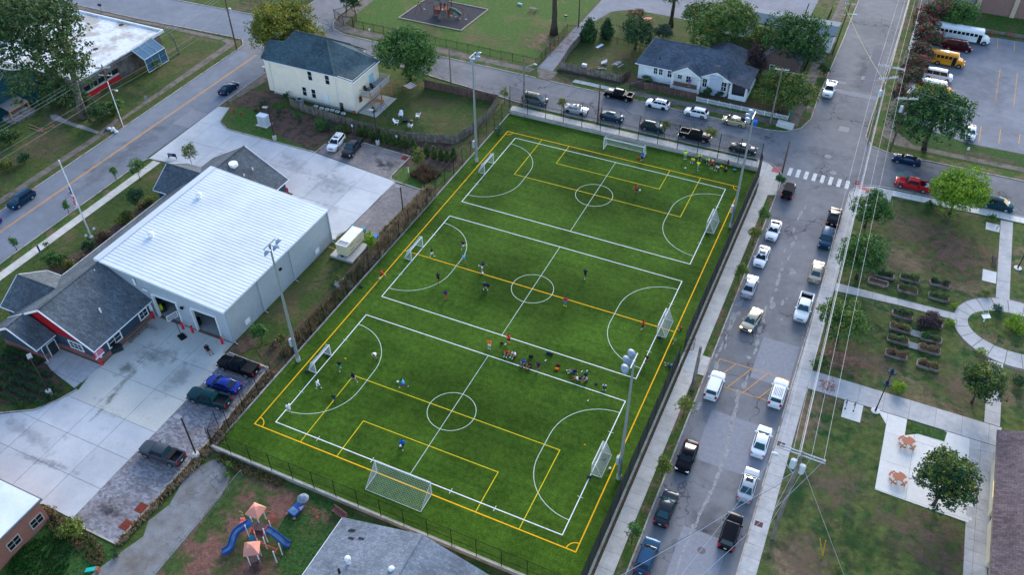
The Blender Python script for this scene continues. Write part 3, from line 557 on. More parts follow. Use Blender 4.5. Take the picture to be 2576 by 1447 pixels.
# faint seams of the turf rolls and brushed lanes
def lanes(m_):
    nt=m_.node_tree;N=nt.nodes;L=nt.links;b=N['Principled BSDF'];g=N.new('ShaderNodeNewGeometry');mp=N.new('ShaderNodeMapping');mp.inputs['Scale'].default_value=(.10,1.3,1);L.new(g.outputs['Position'],mp.inputs[0])
    no=N.new('ShaderNodeTexNoise');no.inputs['Scale'].default_value=1.0;no.inputs['Detail'].default_value=5;L.new(mp.outputs[0],no.inputs['Vector']);s_=N.new('ShaderNodeSeparateXYZ');L.new(g.outputs['Position'],s_.inputs[0])
    d=N.new('ShaderNodeMath');d.operation='DIVIDE';L.new(s_.outputs[1],d.inputs[0]);d.inputs[1].default_value=9.14;f=N.new('ShaderNodeMath');f.operation='PINGPONG';L.new(d.outputs[0],f.inputs[0]);f.inputs[1].default_value=1.0
    r=N.new('ShaderNodeMapRange');r.inputs['From Min'].default_value=.3;r.inputs['From Max'].default_value=.7;r.inputs['To Min'].default_value=.84;r.inputs['To Max'].default_value=1.14;L.new(no.outputs['Fac'],r.inputs['Value'])
    r2=N.new('ShaderNodeMapRange');r2.inputs['From Min'].default_value=.44;r2.inputs['From Max'].default_value=.56;r2.inputs['To Min'].default_value=.975;r2.inputs['To Max'].default_value=1.03;L.new(f.outputs[0],r2.inputs['Value'])
    mu=N.new('ShaderNodeMath');mu.operation='MULTIPLY';L.new(r.outputs[0],mu.inputs[0]);L.new(r2.outputs[0],mu.inputs[1]);src=b.inputs['Base Color'].links[0].from_socket
    v=N.new('ShaderNodeVectorMath');v.operation='SCALE';L.new(src,v.inputs[0]);L.new(mu.outputs[0],v.inputs['Scale']);L.new(v.outputs[0],b.inputs['Base Color'])
lanes(TURF)

# ------------------------------------------------------------------ playing field
sheet('turf',[(-60.8,43.9),(-13.1,43.9),(-13.1,130.1),(-60.8,130.1)],.03,TURF)
LW=mat('line_white',(.78,.79,.77),.9,(.45,.52,.42),1.5,.55,.8,var=.08,vsc=4);LY=mat('line_yellow',(.78,.42,.01),.9,var=.1,vsc=4);LYT=mat('line_yellow_thin',(.62,.48,.015),.9,var=.15,vsc=4)
LG=mat('line_pale_thin',(.45,.54,.45),.9,var=.12,vsc=4)
pitch=thing('pitch_marking','','');del pitch['label'];del pitch['category'];pitch['kind']='structure'
def line(name,pts,w,m_,z,closed=False):mb=MB();ribbon(mb,pts,w,z,closed);return mb.build(name,m_,pitch)
line('touch_line',[(-58.6,48.85),(-15.3,48.85),(-15.3,124.3),(-58.6,124.3)],.145,LY,.040,True)
line('halfway_line',[(-58.5,86.4),(-15.4,86.4)],.13,LY,.041)
for cx,cy,a0 in ((-58.6,48.85,0),(-15.3,48.85,90),(-15.3,124.3,180),(-58.6,124.3,270)):line('corner_arc',arc(cx,cy,1.15,RD(a0),RD(a0+90),8),.12,LY,.041)
for yb,s in ((48.85,1),(124.3,-1)):
    line('penalty_box',[(-51.7,yb),(-51.7,yb+s*12.1),(-22.15,yb+s*12.1),(-22.15,yb)],.1,LYT,.0385)
    line('goal_box',[(-46.4,yb),(-46.4,yb+s*6.05),(-27.6,yb+s*6.05),(-27.6,yb)],.1,LYT,.0385)
for y0,y1 in ((50.2,71.6),(75.85,97.1),(101.4,122.8)):
    cy=(y0+y1)/2
    line('pitch_outline',[(-56.35,y0),(-17.45,y0),(-17.45,y1),(-56.35,y1)],.115,LW,.044,True)
    line('midline',[(-37,y0),(-37,y1)],.08,LG,.043)
    line('centre_circle',[(-37+3.12*math.cos(2*math.pi*i/40),cy+3.12*math.sin(2*math.pi*i/40)) for i in range(40)],.08,LG,.0435,True)
    for gx,s in ((-56.35,1),(-17.45,-1)):
        a=[(gx+s*6.75*math.sin(t),cy+1.85+6.75*math.cos(t)) for t in [RD(i*7.5) for i in range(13)]]
        b2=[(gx+s*6.75*math.cos(t),cy-1.85-6.75*math.sin(t)) for t in [RD(i*7.5) for i in range(13)]]
        line('goal_area_arc',a+b2,.09,LG,.0425)
        for dy in (-5.2,5.2):line('tick_mark',[(gx-.35,cy+dy),(gx+.35,cy+dy)],.08,LG,.045)
for x in (-50.0,-42.2,-31.5,-25.8):line('tick_mark',[(x,49.8),(x,50.6)],.09,LG,.045)
WALLC=mat('wall_concrete',(.36,.34,.31),.9,(.24,.225,.2),.6,.5,.68,var=.15,vsc=2,vsc2=8)
def wall(lab,x0,x1,y0,y1,h,cap=True):
    w=thing('low_wall',lab,'retaining wall',((x0+x1)/2,(y0+y1)/2,0));L=max(x1-x0,y1-y0);n=max(1,round(L/6.0));alongx=(x1-x0) > (y1-y0)
    for i in range(n):
        mb=MB()
        if alongx:a=x0+(x1-x0)*i/n;mb.b(a+.01,a+(x1-x0)/n-.01,y0,y1,-.3,h)
        else:a=y0+(y1-y0)*i/n;mb.b(x0,x1,a+.01,a+(y1-y0)/n-.01,-.3,h)
        mb.build('wall_section',WALLC,w)
wall('long pale concrete wall below the fence at the near end of the pitch',-61.0,-12.7,43.5,43.8,.62)
wall('pale concrete wall between the far end of the pitch and the pavement',-61.0,-13.6,130.15,130.45,.62)
wall('thin concrete kerb wall under the fence on the fire station side of the pitch',-61.05,-60.85,43.8,130.1,.16)
wall('thin concrete kerb wall under the screened fence on the street side of the pitch',-13.1,-12.85,43.8,128.6,.2)
# ---- mesh materials: real open lattice pattern
def lattice(name,col,period,cover,rough=.6):
    m_=mat(name,col,rough,var=0);nt=m_.node_tree;N=nt.nodes;L=nt.links;b=N['Principled BSDF']
    g=N.new('ShaderNodeNewGeometry');s=N.new('ShaderNodeSeparateXYZ');L.new(g.outputs['Position'],s.inputs[0])
    def M(op,a,c=None):
        n=N.new('ShaderNodeMath');n.operation=op
        for i,q in enumerate((a,c)):
            if q is None:continue
            if isinstance(q,(int,float)):n.inputs[i].default_value=q
            else:L.new(q,n.inputs[i])
        return n.outputs[0]
    h=M('ADD',s.outputs[0],s.outputs[1]);a=M('FRACT',M('DIVIDE',M('ADD',h,s.outputs[2]),period));c=M('FRACT',M('DIVIDE',M('SUBTRACT',h,s.outputs[2]),period))
    L.new(M('MAXIMUM',M('LESS_THAN',a,cover),M('LESS_THAN',c,cover)),b.inputs['Alpha']);return m_
CHAIN=lattice('chain_link',(.02,.022,.022),.09,.10);SCREEN=lattice('wind_screen',(.018,.022,.028),.012,.72);CHAIN_G=lattice('chain_link_grey',(.25,.26,.27),.08,.05)
BLACK=mat('black_metal',(.012,.012,.013),.45,var=0);GALV=mat('galvanised',(.33,.36,.38),.45,metal=.5,var=.06,vsc=3);GREYP=mat('grey_post',(.28,.30,.31),.5,metal=.5,var=.05)
def mesh_fence(lab,a,b2,h,n,fab=CHAIN,rails=(1.0,),post=.045,z0=0.,rail=.028,m_=BLACK,cat='fence',group=None,bottom=.05,skip=(),name='mesh_fence',fab_h=None):
    a=Vector((a[0],a[1],z0));b2=Vector((b2[0],b2[1],z0));f=thing(name,lab,cat,a,0,group);d=(b2-a)/n;fh=fab_h or h
    for i in range(n+1):
        p=a+d*i;MB().tube(p,p+Vector((0,0,h+.03)),post,n=6,m=m_) if False else None
        mb=MB();mb.tube(p,p+Vector((0,0,h+.04)),post,n=6);mb.build('post',m_,f)
    for i in range(n):
        if i in skip:continue
        p=a+d*i;q=p+d
        for r in rails:
            z=fh*r;mb=MB();mb.tube(p+Vector((0,0,z)),q+Vector((0,0,z)),rail,n=5);mb.build('rail',m_,f)
        mb=MB();mb.add([p+Vector((0,0,bottom)),q+Vector((0,0,bottom)),q+Vector((0,0,fh)),p+Vector((0,0,fh))],[(0,1,2,3)]);mb.build('mesh_panel',fab,f)
    return f
mesh_fence('black chain link fence on the wall at the near end of the pitch',(-61,43.62),(-12.8,43.62),3.2,16,z0=.6,rails=(1.0,.45))
mesh_fence('black chain link fence between the tan grasses and the pitch',(-60.98,43.9),(-60.98,101),3.4,19,z0=.1,rails=(1.0,.4))
mesh_fence('tall black chain link fence beside the wooden yard fence, far left of pitch',(-60.98,101.0),(-60.98,130.1),3.6,9,z0=.1,rails=(1.0,.4))
mesh_fence('very tall black posts and mesh along the far end of the pitch',(-60.9,130.35),(-13.7,130.35),5.2,13,z0=.5,rails=(.5,.03),post=.06,fab_h=5.2,group=None)
mesh_fence('black fence with dark wind screen on the street side of the pitch, nearer part',(-13.15,43.7),(-13.15,80.2),4.0,11,fab=SCREEN,z0=.15)
mesh_fence('black fence with dark wind screen on the street side of the pitch, farther part',(-13.15,83.2),(-13.15,128.6),4.0,14,fab=SCREEN,z0=.15)
mesh_fence('short angled fence piece at the street corner of the pitch',(-13.15,128.6),(-13.7,130.35),4.0,1,fab=SCREEN,z0=.15)
mesh_fence('short black fence return closing the corner by the parked trucks',(-61,43.8),(-62.4,46.6),3.0,1,z0=.1)
for y0,ang,lab in ((80.3,-62,'open black gate leaf swung out over the pavement, near one'),(83.1,40,'open black gate leaf swung out over the pavement, far one')):
    g=thing('gate',lab,'gate',(-13.1,y0,.1),RD(ang));mb=MB()
    for z in (.1,1.2,2.2):mb.tube((0,0,z),(1.4,0,z),.03,n=5)
    mb.tube((0,0,.1),(0,0,2.3),.035,n=5);mb.tube((1.4,0,.1),(1.4,0,2.3),.035,n=5);mb.build('frame',BLACK,g,local=True)
    mb=MB();mb.add([(0,0,.1),(1.4,0,.1),(1.4,0,2.2),(0,0,2.2)],[(0,1,2,3)]);mb.build('mesh_panel',CHAIN,g,local=True)
BANN=mat('banner_white',(.62,.66,.72),.7,(.25,.33,.5),1.3,.52,.6,var=.05);BANB=mat('banner_blue',(.04,.22,.5),.7,(.3,.45,.6),1.1,.6,.7,var=.05)
for k,(y0,y1,m_,lab) in enumerate(((76.5,79.9,BANN,'pale banner tied to the street side fence, nearest the camera'),(84.2,88.3,BANN,'pale banner on the street side fence just beyond the gate'),(88.8,91.6,BANN,'pale banner on the street side fence, below the blue one'),(92.2,95.6,BANB,'blue banner on the street side fence'))):
    mb=MB();mb.b(-13.27,-13.22,y0,y1,1.6,3.6);tag(mb.build('banner',m_),lab,'banner')
for y0 in (56.4,66.5):pass
# ---- goals
GW=mat('goal_white',(.72,.73,.74),.4,var=.03);NETM=mat('net_cord',(.55,.57,.58),.8,var=.05);BAG=mat('sandbag',(.03,.033,.045),.8,var=.2,vsc=8)
def goal(lab,x,y,rz,w,h,dt,db,sp,group,cord=.011):
    g=thing('soccer_goal',lab,'goal',(x,y,.03),rz,group);hw=w/2;r=.06
    for s in (-1,1):mb=MB();mb.tube((s*hw,0,0),(s*hw,0,h),r,n=8);mb.build('post',GW,g,local=True)
    mb=MB();mb.tube((-hw-r,0,h),(hw+r,0,h),r,n=8);mb.build('crossbar',GW,g,local=True)
    mb=MB();mb.tube((-hw,db,.04),(hw,db,.04),.03,n=6)
    for s in (-1,1):
        mb.tube((s*hw,0,.04),(s*hw,db,.04),.035,n=6)
        if dt > .05:mb.tube((s*hw,0,h-.03),(s*hw,dt,h-.05),.028,n=6)
        mb.tube((s*hw,dt,h-.05),(s*hw,db,.04),.025,n=6)
    mb.build('back_frame',GW,g,local=True)
    net=MB();nx=int(w/sp);prof=[]
    L=[(0,h),(dt,h-.05),(db,.05)] if dt > .05 else [(0,h),(db,.05)]
    tot=sum(math.dist(L[i],L[i+1]) for i in range(len(L)-1));ns=int(tot/sp)
    def pr(t,u):
        d=t*tot
        for i in range(len(L)-1):
            s_=math.dist(L[i],L[i+1])
            if d <= s_+1e-6:
                k=d/s_;y_,z_=L[i][0]+(L[i+1][0]-L[i][0])*k,L[i][1]+(L[i+1][1]-L[i][1])*k;break
            d -= s_
        sag=math.sin(math.pi*t)*.22*(1-.5*abs(2*u-1));return y_-sag*.3,max(.04,z_-sag)
    for i in range(nx+1):
        u=i/nx;net.path([(-hw+w*u,*pr(k/8,u)) for k in range(9)],cord,n=3)
    for j in range(1,ns):
        t=j/ns;net.path([(-hw+w*k/8,*pr(t,k/8)) for k in range(9)],cord,n=3)
    for s in (-1,1):
        n2=int(db/sp)
        for i in range(1,n2+1):
            y_=db*i/n2;zt=h-.05 if y_ <= dt else (h-.05)*(db-y_)/max(.01,db-dt);net.path([(s*hw,y_,.04),(s*hw,y_,max(.06,zt))],cord,n=3)
        for j in range(1,int(h/sp)):
            z_=j*sp;ye=db-(db-dt)*z_/h;net.path([(s*hw,0,z_),(s*hw,ye,z_)],cord,n=3)
    net.build('net',NETM,g,local=True);return g
GR='small training goals on the side lines'
for yy,where in ((61.0,'nearest the camera'),(86.5,'at the middle pitch'),(111.9,'at the far pitch')):
    goal('small white goal on the fire station side, '+where,-56.4,yy,RD(90),3.55,2.05,.5,1.25,.14,GR)
    goal('small white goal on the street side, '+where,-17.4,yy,RD(-90),3.6,2.05,.5,1.25,.14,GR)
goal('large white full size goal at the near end of the pitch',-37.0,48.85,RD(180),7.4,2.4,0,2.6,.2,'full size goals',.010)
goal('large white full size goal against the far wall of the pitch',-36.7,125.8,0,7.4,2.4,.9,1.9,.2,'full size goals',.010)
for i,(x,y,lab) in enumerate(((-17.0,109.6,'dark sandbag behind the far street side goal'),(-16.9,84.4,'dark sandbag behind the middle street side goal'),(-17.5,58.7,'dark sandbag at the post of the near street side goal'),(-16.8,61.8,'dark sandbag inside the net of the near street side goal'),
                  (-56.8,62.5,'dark sandbag inside the near goal on the fire station side'),(-57.7,59.0,'dark sandbag behind the near goal on the fire station side'),(-60.2,76.4,'small dark bag lying on the kerb by the left fence'))):
    mb=MB();mb.ball((x,y,.14),(.33,.22,.13),8,5);tag(mb.build('sandbag',BAG,smooth=True),lab,'sandbag')
# ---- floodlight masts
LAMPM=mat('lamp_shell',(.24,.30,.37),.45,metal=.2,var=.08,vsc=4);CONCB=mat('base_concrete',(.42,.41,.39),.9,var=.12,vsc=4)
def mast(lab,x,y,s):
    t=thing('floodlight_mast',lab,'floodlight',(x,y,0),0,'floodlight masts round the pitch');h=20.3
    mb=MB();mb.tube((0,0,0),(0,0,.75),.32,.3,n=12);mb.build('footing',CONCB,t,local=True)
    mb=MB();mb.tube((0,0,.75),(0,0,h),.24,.11,n=12);mb.build('pole',GALV,t,local=True)
    mb=MB();mb.box((-.34,-.15,3.6),(.34,.42,1.3));mb.build('control_box',mat('box_grey',(.4,.42,.43),.5),t,local=True)
    mb=MB();mb.box((0,0,h+.02),(.12,2.3,.12));mb.box((s*.5,0.4,h-.5),(1.1,.1,.1));mb.box((0,0,h-.25),(.2,.2,.6));mb.build('crossarm',GALV,t,local=True)
    for dx,dy,dz in ((s*.55,1.05,-.15),(s*.75,.15,-.35),(s*.5,-1.15,-.25)):
        q=Vector((s*.75,0,-.65)).to_track_quat('Z','Y');c=Vector((dx,dy,h+dz));mb=MB();n=14;prof=[(-.30,.16),(-.22,.3),(-.05,.46),(.12,.54),(.16,.53)]
        vs=[];fs=[]
        for k,(a,r) in enumerate(prof):
            for i in range(n):
                th=2*math.pi*i/n;vs.append(c+q@Vector((math.cos(th)*r,math.sin(th)*r,a)))
            if k:fs += [((k-1)*n+i,(k-1)*n+(i+1)%n,k*n+(i+1)%n,k*n+i) for i in range(n)]
        fs.append(tuple(range(n))[::-1]);fs.append(tuple(range((len(prof)-1)*n,len(prof)*n)));mb.add(vs,fs)
        mb.tube(c,(0,dy*.9,h),.05,n=5);mb.build('lamp_head',LAMPM,t,local=True)
mast('tall grey floodlight mast on the left side, far one near the yard fence',-59.4,113.05,1)
mast('tall grey floodlight mast on the left side, near one by the metal hall',-59.92,60.14,1)
mast('tall grey floodlight mast on the street side, far one',-14.1,113.0,-1)
mast('tall grey floodlight mast on the street side, near one',-14.25,60.0,-1)

# ------------------------------------------------------------------ buildings
def shingle(name,c,var=.35,rows=.3):
    if name in MATS:return MATS[name]
    m_=mat(name,c,.95,tuple(q*.72 for q in c),.25,.42,.62,var=.22,vsc=3.0,vsc2=9,bump=.4,bsc=9)
    nt=m_.node_tree;N=nt.nodes;L=nt.links;b=N['Principled BSDF']
    g=N.new('ShaderNodeNewGeometry');br=N.new('ShaderNodeTexBrick');br.inputs['Scale'].default_value=1.0;br.inputs['Brick Width'].default_value=.55;br.inputs['Row Height'].default_value=rows
    br.inputs['Mortar Size'].default_value=.02;br.inputs['Color1'].default_value=(1.25,1.25,1.25,1);br.inputs['Color2'].default_value=(.72,.72,.72,1);br.inputs['Mortar'].default_value=(.6,.6,.6,1)
    mp=N.new('ShaderNodeMapping');mp.inputs['Scale'].default_value=(1,1,1);L.new(g.outputs['Position'],mp.inputs[0]);L.new(mp.outputs[0],br.inputs['Vector'])
    src=b.inputs['Base Color'].links[0].from_socket;x=N.new('ShaderNodeMix');x.data_type='RGBA';x.blend_type='MULTIPLY';x.inputs['Factor'].default_value=var*2
    L.new(src,x.inputs['A']);L.new(br.outputs['Color'],x.inputs['B']);L.new(x.outputs['Result'],b.inputs['Base Color'])
    return m_
SH_FS=shingle('shingles_slate',(.105,.125,.145));SH_FS2=SH_FS
SH_H1=shingle('shingles_teal',(.065,.105,.125));SH_H2=shingle('shingles_blue',(.095,.115,.15));SH_H6=shingle('shingles_grey',(.19,.215,.255),.25);SH_H7=shingle('shingles_plum',(.16,.12,.13),.45)
STEEL=ramp_rows('wall_steel_x',(.43,.48,.53),(.30,.34,.39),.3,0,.05,.45,.25);STEELY=ramp_rows('wall_steel_y',(.43,.48,.53),(.30,.34,.39),.3,1,.05,.45,.25)
ROOFW=mat('roof_metal_white',(.62,.66,.71),.45,(.56,.60,.65),.15,.42,.62,metal=.1,spec=.4,var=.03,vsc=.5,objrand=.012,col3=(.52,.53,.53),sc3=.6,lo3=.62,hi3=.9);TRIMG=mat('trim_grey',(.42,.47,.52),.5,metal=.2,var=.03)
CREAM=ramp_rows('siding_cream',(.92,.80,.66),(.75,.65,.53),.14,2,.02,.7);WHITE=mat('white_paint',(.76,.77,.78),.6,var=.04,vsc=1);WHITEB=mat('white_masonry',(.72,.74,.77),.8,(.6,.62,.65),.8,.5,.7,var=.05)
NAVY=ramp_rows('siding_navy',(.045,.075,.105),(.03,.05,.07),.15,2,.02,.7);REDS=ramp_rows('siding_red',(.36,.012,.02),(.25,.01,.015),.15,2,.02,.7)
def brick(name,c,mortar=(.35,.3,.27),sc_=1.0):
    if name in MATS:return MATS[name]
    m_=mat(name,c,.9,var=.12,vsc=2);nt=m_.node_tree;N=nt.nodes;L=nt.links;b=N['Principled BSDF']
    g=N.new('ShaderNodeNewGeometry');s=N.new('ShaderNodeSeparateXYZ');L.new(g.outputs['Position'],s.inputs[0]);a=N.new('ShaderNodeMath');L.new(s.outputs[0],a.inputs[0]);L.new(s.outputs[1],a.inputs[1])
    cb=N.new('ShaderNodeCombineXYZ');L.new(a.outputs[0],cb.inputs[0]);L.new(s.outputs[2],cb.inputs[1])
    br=N.new('ShaderNodeTexBrick');br.inputs['Scale'].default_value=1;br.inputs['Brick Width'].default_value=.26*sc_;br.inputs['Row Height'].default_value=.09*sc_;br.inputs['Mortar Size'].default_value=.012
    br.inputs['Color1'].default_value=(*c,1);br.inputs['Color2'].default_value=(c[0]*.68,c[1]*.62,c[2]*.62,1);br.inputs['Mortar'].default_value=(*mortar,1);L.new(cb.outputs[0],br.inputs['Vector'])
    src=b.inputs['Base Color'].links[0].from_socket;x=N.new('ShaderNodeMix');x.data_type='RGBA';x.inputs['Factor'].default_value=.75;L.new(src,x.inputs['A']);L.new(br.outputs['Color'],x.inputs['B']);L.new(x.outputs['Result'],b.inputs['Base Color'])
    bp=N.new('ShaderNodeBump');bp.inputs['Distance'].default_value=.01;bp.invert=True;L.new(br.outputs['Fac'],bp.inputs['Height']);L.new(bp.outputs[0],b.inputs['Normal'])
    return m_
BR_RED=brick('brick_red',(.33,.10,.065));BR_BASE=brick('brick_base',(.26,.085,.075));BR_SCH=brick('brick_school',(.30,.15,.13))
GLASS=mat('window_glass',(.012,.018,.024),.06,var=0,spec=.8);GLASSL=mat('window_glass_pale',(.10,.16,.18),.1,var=0,spec=.8)
GUT=mat('gutter_white',(.68,.71,.74),.5,var=.03);WOODW=mat('weathered_wood',(.20,.165,.13),.9,(.12,.10,.085),.8,.45,.65,var=.25,vsc=5);WOODN=mat('new_wood',(.38,.2,.1),.85,var=.2,vsc=4)
FB={'s':(Vector((1,0,0)),Vector((0,-1,0))),'n':(Vector((-1,0,0)),Vector((0,1,0))),'e':(Vector((0,1,0)),Vector((1,0,0))),'w':(Vector((0,-1,0)),Vector((-1,0,0)))}
ZV=Vector((0,0,1))
def obox(mb,c,u,n,w,d,h,mi=0):mb.box(c,(w,d,h),0,mi,Matrix((u,n,ZV)).transposed())
def window(par,c,w,h,face,fm=None,gm=None,nx=1,ny=2,proud=.05,fw=.09):
    u,n=FB[face];c=Vector(c);fm=fm or WHITE;gm=gm or GLASS;mb=MB()
    for s in (-1,1):obox(mb,c+u*s*(w/2)+n*proud/2,u,n,fw,proud+.04,h+fw)
    for s in (-1,1):obox(mb,c+ZV*s*(h/2)+n*(proud/2+.002),u,n,w-fw,proud+.036,fw)
    for i in range(1,nx):obox(mb,c+u*(-w/2+w*i/nx)+n*(proud/2-.004),u,n,.05,proud,h-fw)
    for j in range(1,ny):obox(mb,c+ZV*(-h/2+h*j/ny)+n*(proud/2-.006),u,n,w-fw,proud,.05)
    f=mb.build('window',fm,par);mb=MB();obox(mb,c+n*.012,u,n,w-.04,.02,h-.04);mb.build('pane',gm,f);return f
def doorp(par,c,w,h,face,dm,fm=None,nx=0):
    u,n=FB[face];c=Vector(c);mb=MB();obox(mb,c+n*.03,u,n,w,.06,h);d=mb.build('door',dm,par)
    mb=MB()
    for s in (-1,1):obox(mb,c+u*s*(w/2+.05)+n*.04,u,n,.1,.1,h)
    obox(mb,c+ZV*(h/2+.05)+n*.04,u,n,w+.2,.102,.1);mb.build('frame',fm or WHITE,d)
    mb=MB();obox(mb,c+u*w*.38+n*.09,u,n,.05,.06,.05);mb.build('handle',GALV,d);return d
def rpl(par,pts,m_,th=.12,name='roof_plane'):mb=MB();mb.slab(pts,th);return mb.build(name,m_,par)
def tri_prism(mb,pts,n,t,mi=0):
    pts=[Vector(p) for p in pts];k=len(pts);n=Vector(n);lo=[p-n*t for p in pts]
    mb.add(pts+lo,[tuple(range(k)),tuple(range(k,2*k))[::-1]]+[(i,k+i,k+(i+1)%k,(i+1)%k) for i in range(k)],mi)
def bar(par,name,a,b2,r,m_,n=6):mb=MB();mb.tube(a,b2,r,n=n);return mb.build(name,m_,par)

# ==== fire station: shingled wings round the metal hall
fs=thing('fire_station_wing','low fire station office wing with slate shingle gables and red gable ends','building',(-91,68,0))
ZR,XE,XW,XR=7.55,-83.3,-99.0,-91.15
mb=MB();mb.b(-98.6,-83.75,48.75,59.0,.95,3.0);mb.b(-98.6,-91.8,59.0,84.1,.95,3.0);mb.b(-98.6,-83.75,84.1,90.9,.95,3.0)
mb.b(-98.6,-91.0,46.2,48.72,.95,3.0);mb.b(-101.4,-98.62,49.9,57.3,.95,3.0);mb.b(-101.4,-98.62,80.4,87.9,.95,3.0);mb.build('wall',NAVY,fs)
mb=MB();mb.b(-98.66,-83.69,48.69,59.0,0,.95);mb.b(-98.66,-91.8,59.0,84.1,0,.95);mb.b(-98.66,-83.69,84.1,90.96,0,.95);mb.b(-98.66,-90.94,46.14,48.66,0,.95);mb.b(-101.46,-98.68,49.84,57.36,0,.95);mb.b(-101.46,-98.68,80.34,87.96,0,.95);mb.build('brick_base',BR_BASE,fs)
rpl(fs,[(XR,48.2,ZR),(XE,48.2,3.05),(XE,59.1,3.05),(XR,59.1,ZR)],SH_FS);rpl(fs,[(XR,84.0,ZR),(XE,84.0,3.05),(XE,91.4,3.05),(XR,91.4,ZR)],SH_FS)
rpl(fs,[(XR,91.4,ZR),(XW,91.4,3.05),(XW,48.2,3.05),(XR,48.2,ZR)],SH_FS)
ZR2,XR2=5.5,-94.7
rpl(fs,[(XR2,45.2,ZR2),(-90.4,45.2,3.05),(-90.4,48.5,3.05),(XR2,48.5,ZR2)],SH_FS);rpl(fs,[(XR2,48.5,ZR2),(-99.0,48.5,3.05),(-99.0,45.2,3.05),(XR2,45.2,ZR2)],SH_FS)
for y0,y1 in ((49.4,57.8),(79.9,88.4)):
    ym=(y0+y1)/2;zr=5.6
    rpl(fs,[(-101.8,ym,zr),(-94.6,ym,zr),(-99.0,y0,3.06),(-101.8,y0,3.06)],SH_FS);rpl(fs,[(-94.6,ym,zr),(-101.8,ym,zr),(-101.8,y1,3.06),(-99.0,y1,3.06)],SH_FS)
    mb=MB();tri_prism(mb,[(-101.4,y0+.5,3.0),(-101.4,ym,zr-.15),(-101.4,y1-.5,3.0)],(-1,0,0),.1);mb.build('gable',REDS,fs)
# gable ends
mb=MB();tri_prism(mb,[(-98.6,48.74,3.0),(-83.75,48.74,3.0),(XR,48.74,ZR-.2)],(0,-1,0),.1);mb.build('gable',REDS,fs)
mb=MB();tri_prism(mb,[(-83.75,90.95,3.0),(-98.6,90.95,3.0),(XR,90.95,ZR-.2)],(0,1,0),.1);mb.build('gable',REDS,fs)
mb=MB();tri_prism(mb,[(-98.6,46.19,3.0),(-91.0,46.19,3.0),(XR2,46.19,ZR2-.2)],(0,-1,0),.1);mb.build('gable',REDS,fs)
def rake(par,a,b2,w=.28,t=.05):
    a=Vector(a);b2=Vector(b2);mb=MB();d=b2-a;up=Vector((0,0,w));n=d.cross(Vector((0,0,1))).normalized()*t
    mb.add([a-n,b2-n,b2+n,a+n,a-n-up,b2-n-up,b2+n-up,a+n-up],[(0,1,2,3),(7,6,5,4),(0,4,5,1),(2,6,7,3),(1,5,6,2),(0,3,7,4)]);return mb.build('rake_board',GUT,par)
for yy,xr,zr,xe in ((48.16,XR,ZR,XE),(91.44,XR,ZR,XE),(45.16,XR2,ZR2,-90.4)):
    rake(fs,(xr,yy,zr+.06),(xe,yy,3.1));rake(fs,(xr,yy,zr+.06),(-99.0,yy,3.1))
for y0,y1 in ((49.4,57.8),(79.9,88.4)):rake(fs,(-101.84,(y0+y1)/2,5.66),(-101.84,y0,3.1));rake(fs,(-101.84,(y0+y1)/2,5.66),(-101.84,y1,3.1))
def gutter(par,a,b2,m_=None):mb=MB();mb.tube(a,b2,.075,n=6);return mb.build('gutter',m_ or GUT,par)
gutter(fs,(XE+.03,48.2,3.0),(XE+.03,59.1,3.0));gutter(fs,(XE+.03,84.1,3.0),(XE+.03,91.4,3.0));gutter(fs,(-90.37,45.2,3.0),(-90.37,48.4,3.0));gutter(fs,(XW-.03,57.9,3.0),(XW-.03,79.8,3.0))
for y0 in (49.36,57.84,79.86,88.44):gutter(fs,(-101.8,y0,3.0),(-99.1,y0,3.0))
for a,b2 in (((XR,48.2,ZR+.06),(XR,91.4,ZR+.06)),((XR2,45.2,ZR2+.06),(XR2,48.3,ZR2+.06)),((-101.8,53.6,5.66),(-94.8,53.6,5.66)),((-101.8,84.15,5.66),(-94.8,84.15,5.66))):bar(fs,'ridge_cap',a,b2,.1,SH_FS)
for p,q in (((-83.35,48.55,3),(-83.7,48.55,0)),((-90.4,46.05,3),(-90.85,46.05,0)),((-83.4,58.9,3),(-83.7,58.9,0))):
    mb=MB();mb.path([p,(p[0]-.28,p[1],2.6),(q[0]+.07,q[1],2.2),(q[0]+.07,q[1],.25),(q[0]+.35,q[1]-.1,.1)],.07,6);mb.build('downspout',GUT,fs)
for x,y0,y1 in ((-83.72,48.8,49.2),(-83.72,58.55,58.9)):mb=MB();mb.b(x-.06,x+.04,y0,y1,.95,3.0);mb.build('corner_trim',GUT,fs)
for px_,py_,w,nx in ((1150,520,2.3,2),(1440,262,1.5,2)):
    q=PX(*T(0,2,px_,py_),-83.72);window(fs,(-83.72,q.y,1.85),w,1.35,'e',nx=nx,ny=2,fw=.16)
q=PY(*T(0,2,768,590),48.72);window(fs,(q.x,48.72,1.9),2.3,1.3,'s',nx=3,ny=2,fw=.16)
doorp(fs,(-90.97,47.6,1.1),1.2,2.1,'e',mat('door_glass',(.03,.045,.05),.2,var=0))
window(fs,(-88.6,48.72,1.9),.1,.1,'s') if False else None
sg=thing('sign','red and white notice sign on the navy wall near the bollard','sign',(-83.6,50.6,1.9));q=PX(*T(0,2,1038,607),-83.6)
mb=MB();mb.b(-83.68,-83.62,q.y-.75,q.y+.75,1.35,1.62);mb.build('panel',WHITE,sg);mb=MB();mb.b(-83.68,-83.61,q.y-.75,q.y+.75,1.62,2.5);mb.build('panel',mat('sign_red',(.6,.03,.09),.5,var=.03),sg)
mb=MB();rr=random.Random(2)
for r_ in range(4):
    y_=q.y-.62
    while y_ < q.y+.5:w=rr.uniform(.08,.26);mb.b(-83.612,-83.604,y_,y_+w,2.33-r_*.19,2.42-r_*.19);y_ += w+.06
mb.build('lettering',mat('pink_letters',(.75,.45,.5),.6,var=0),sg)
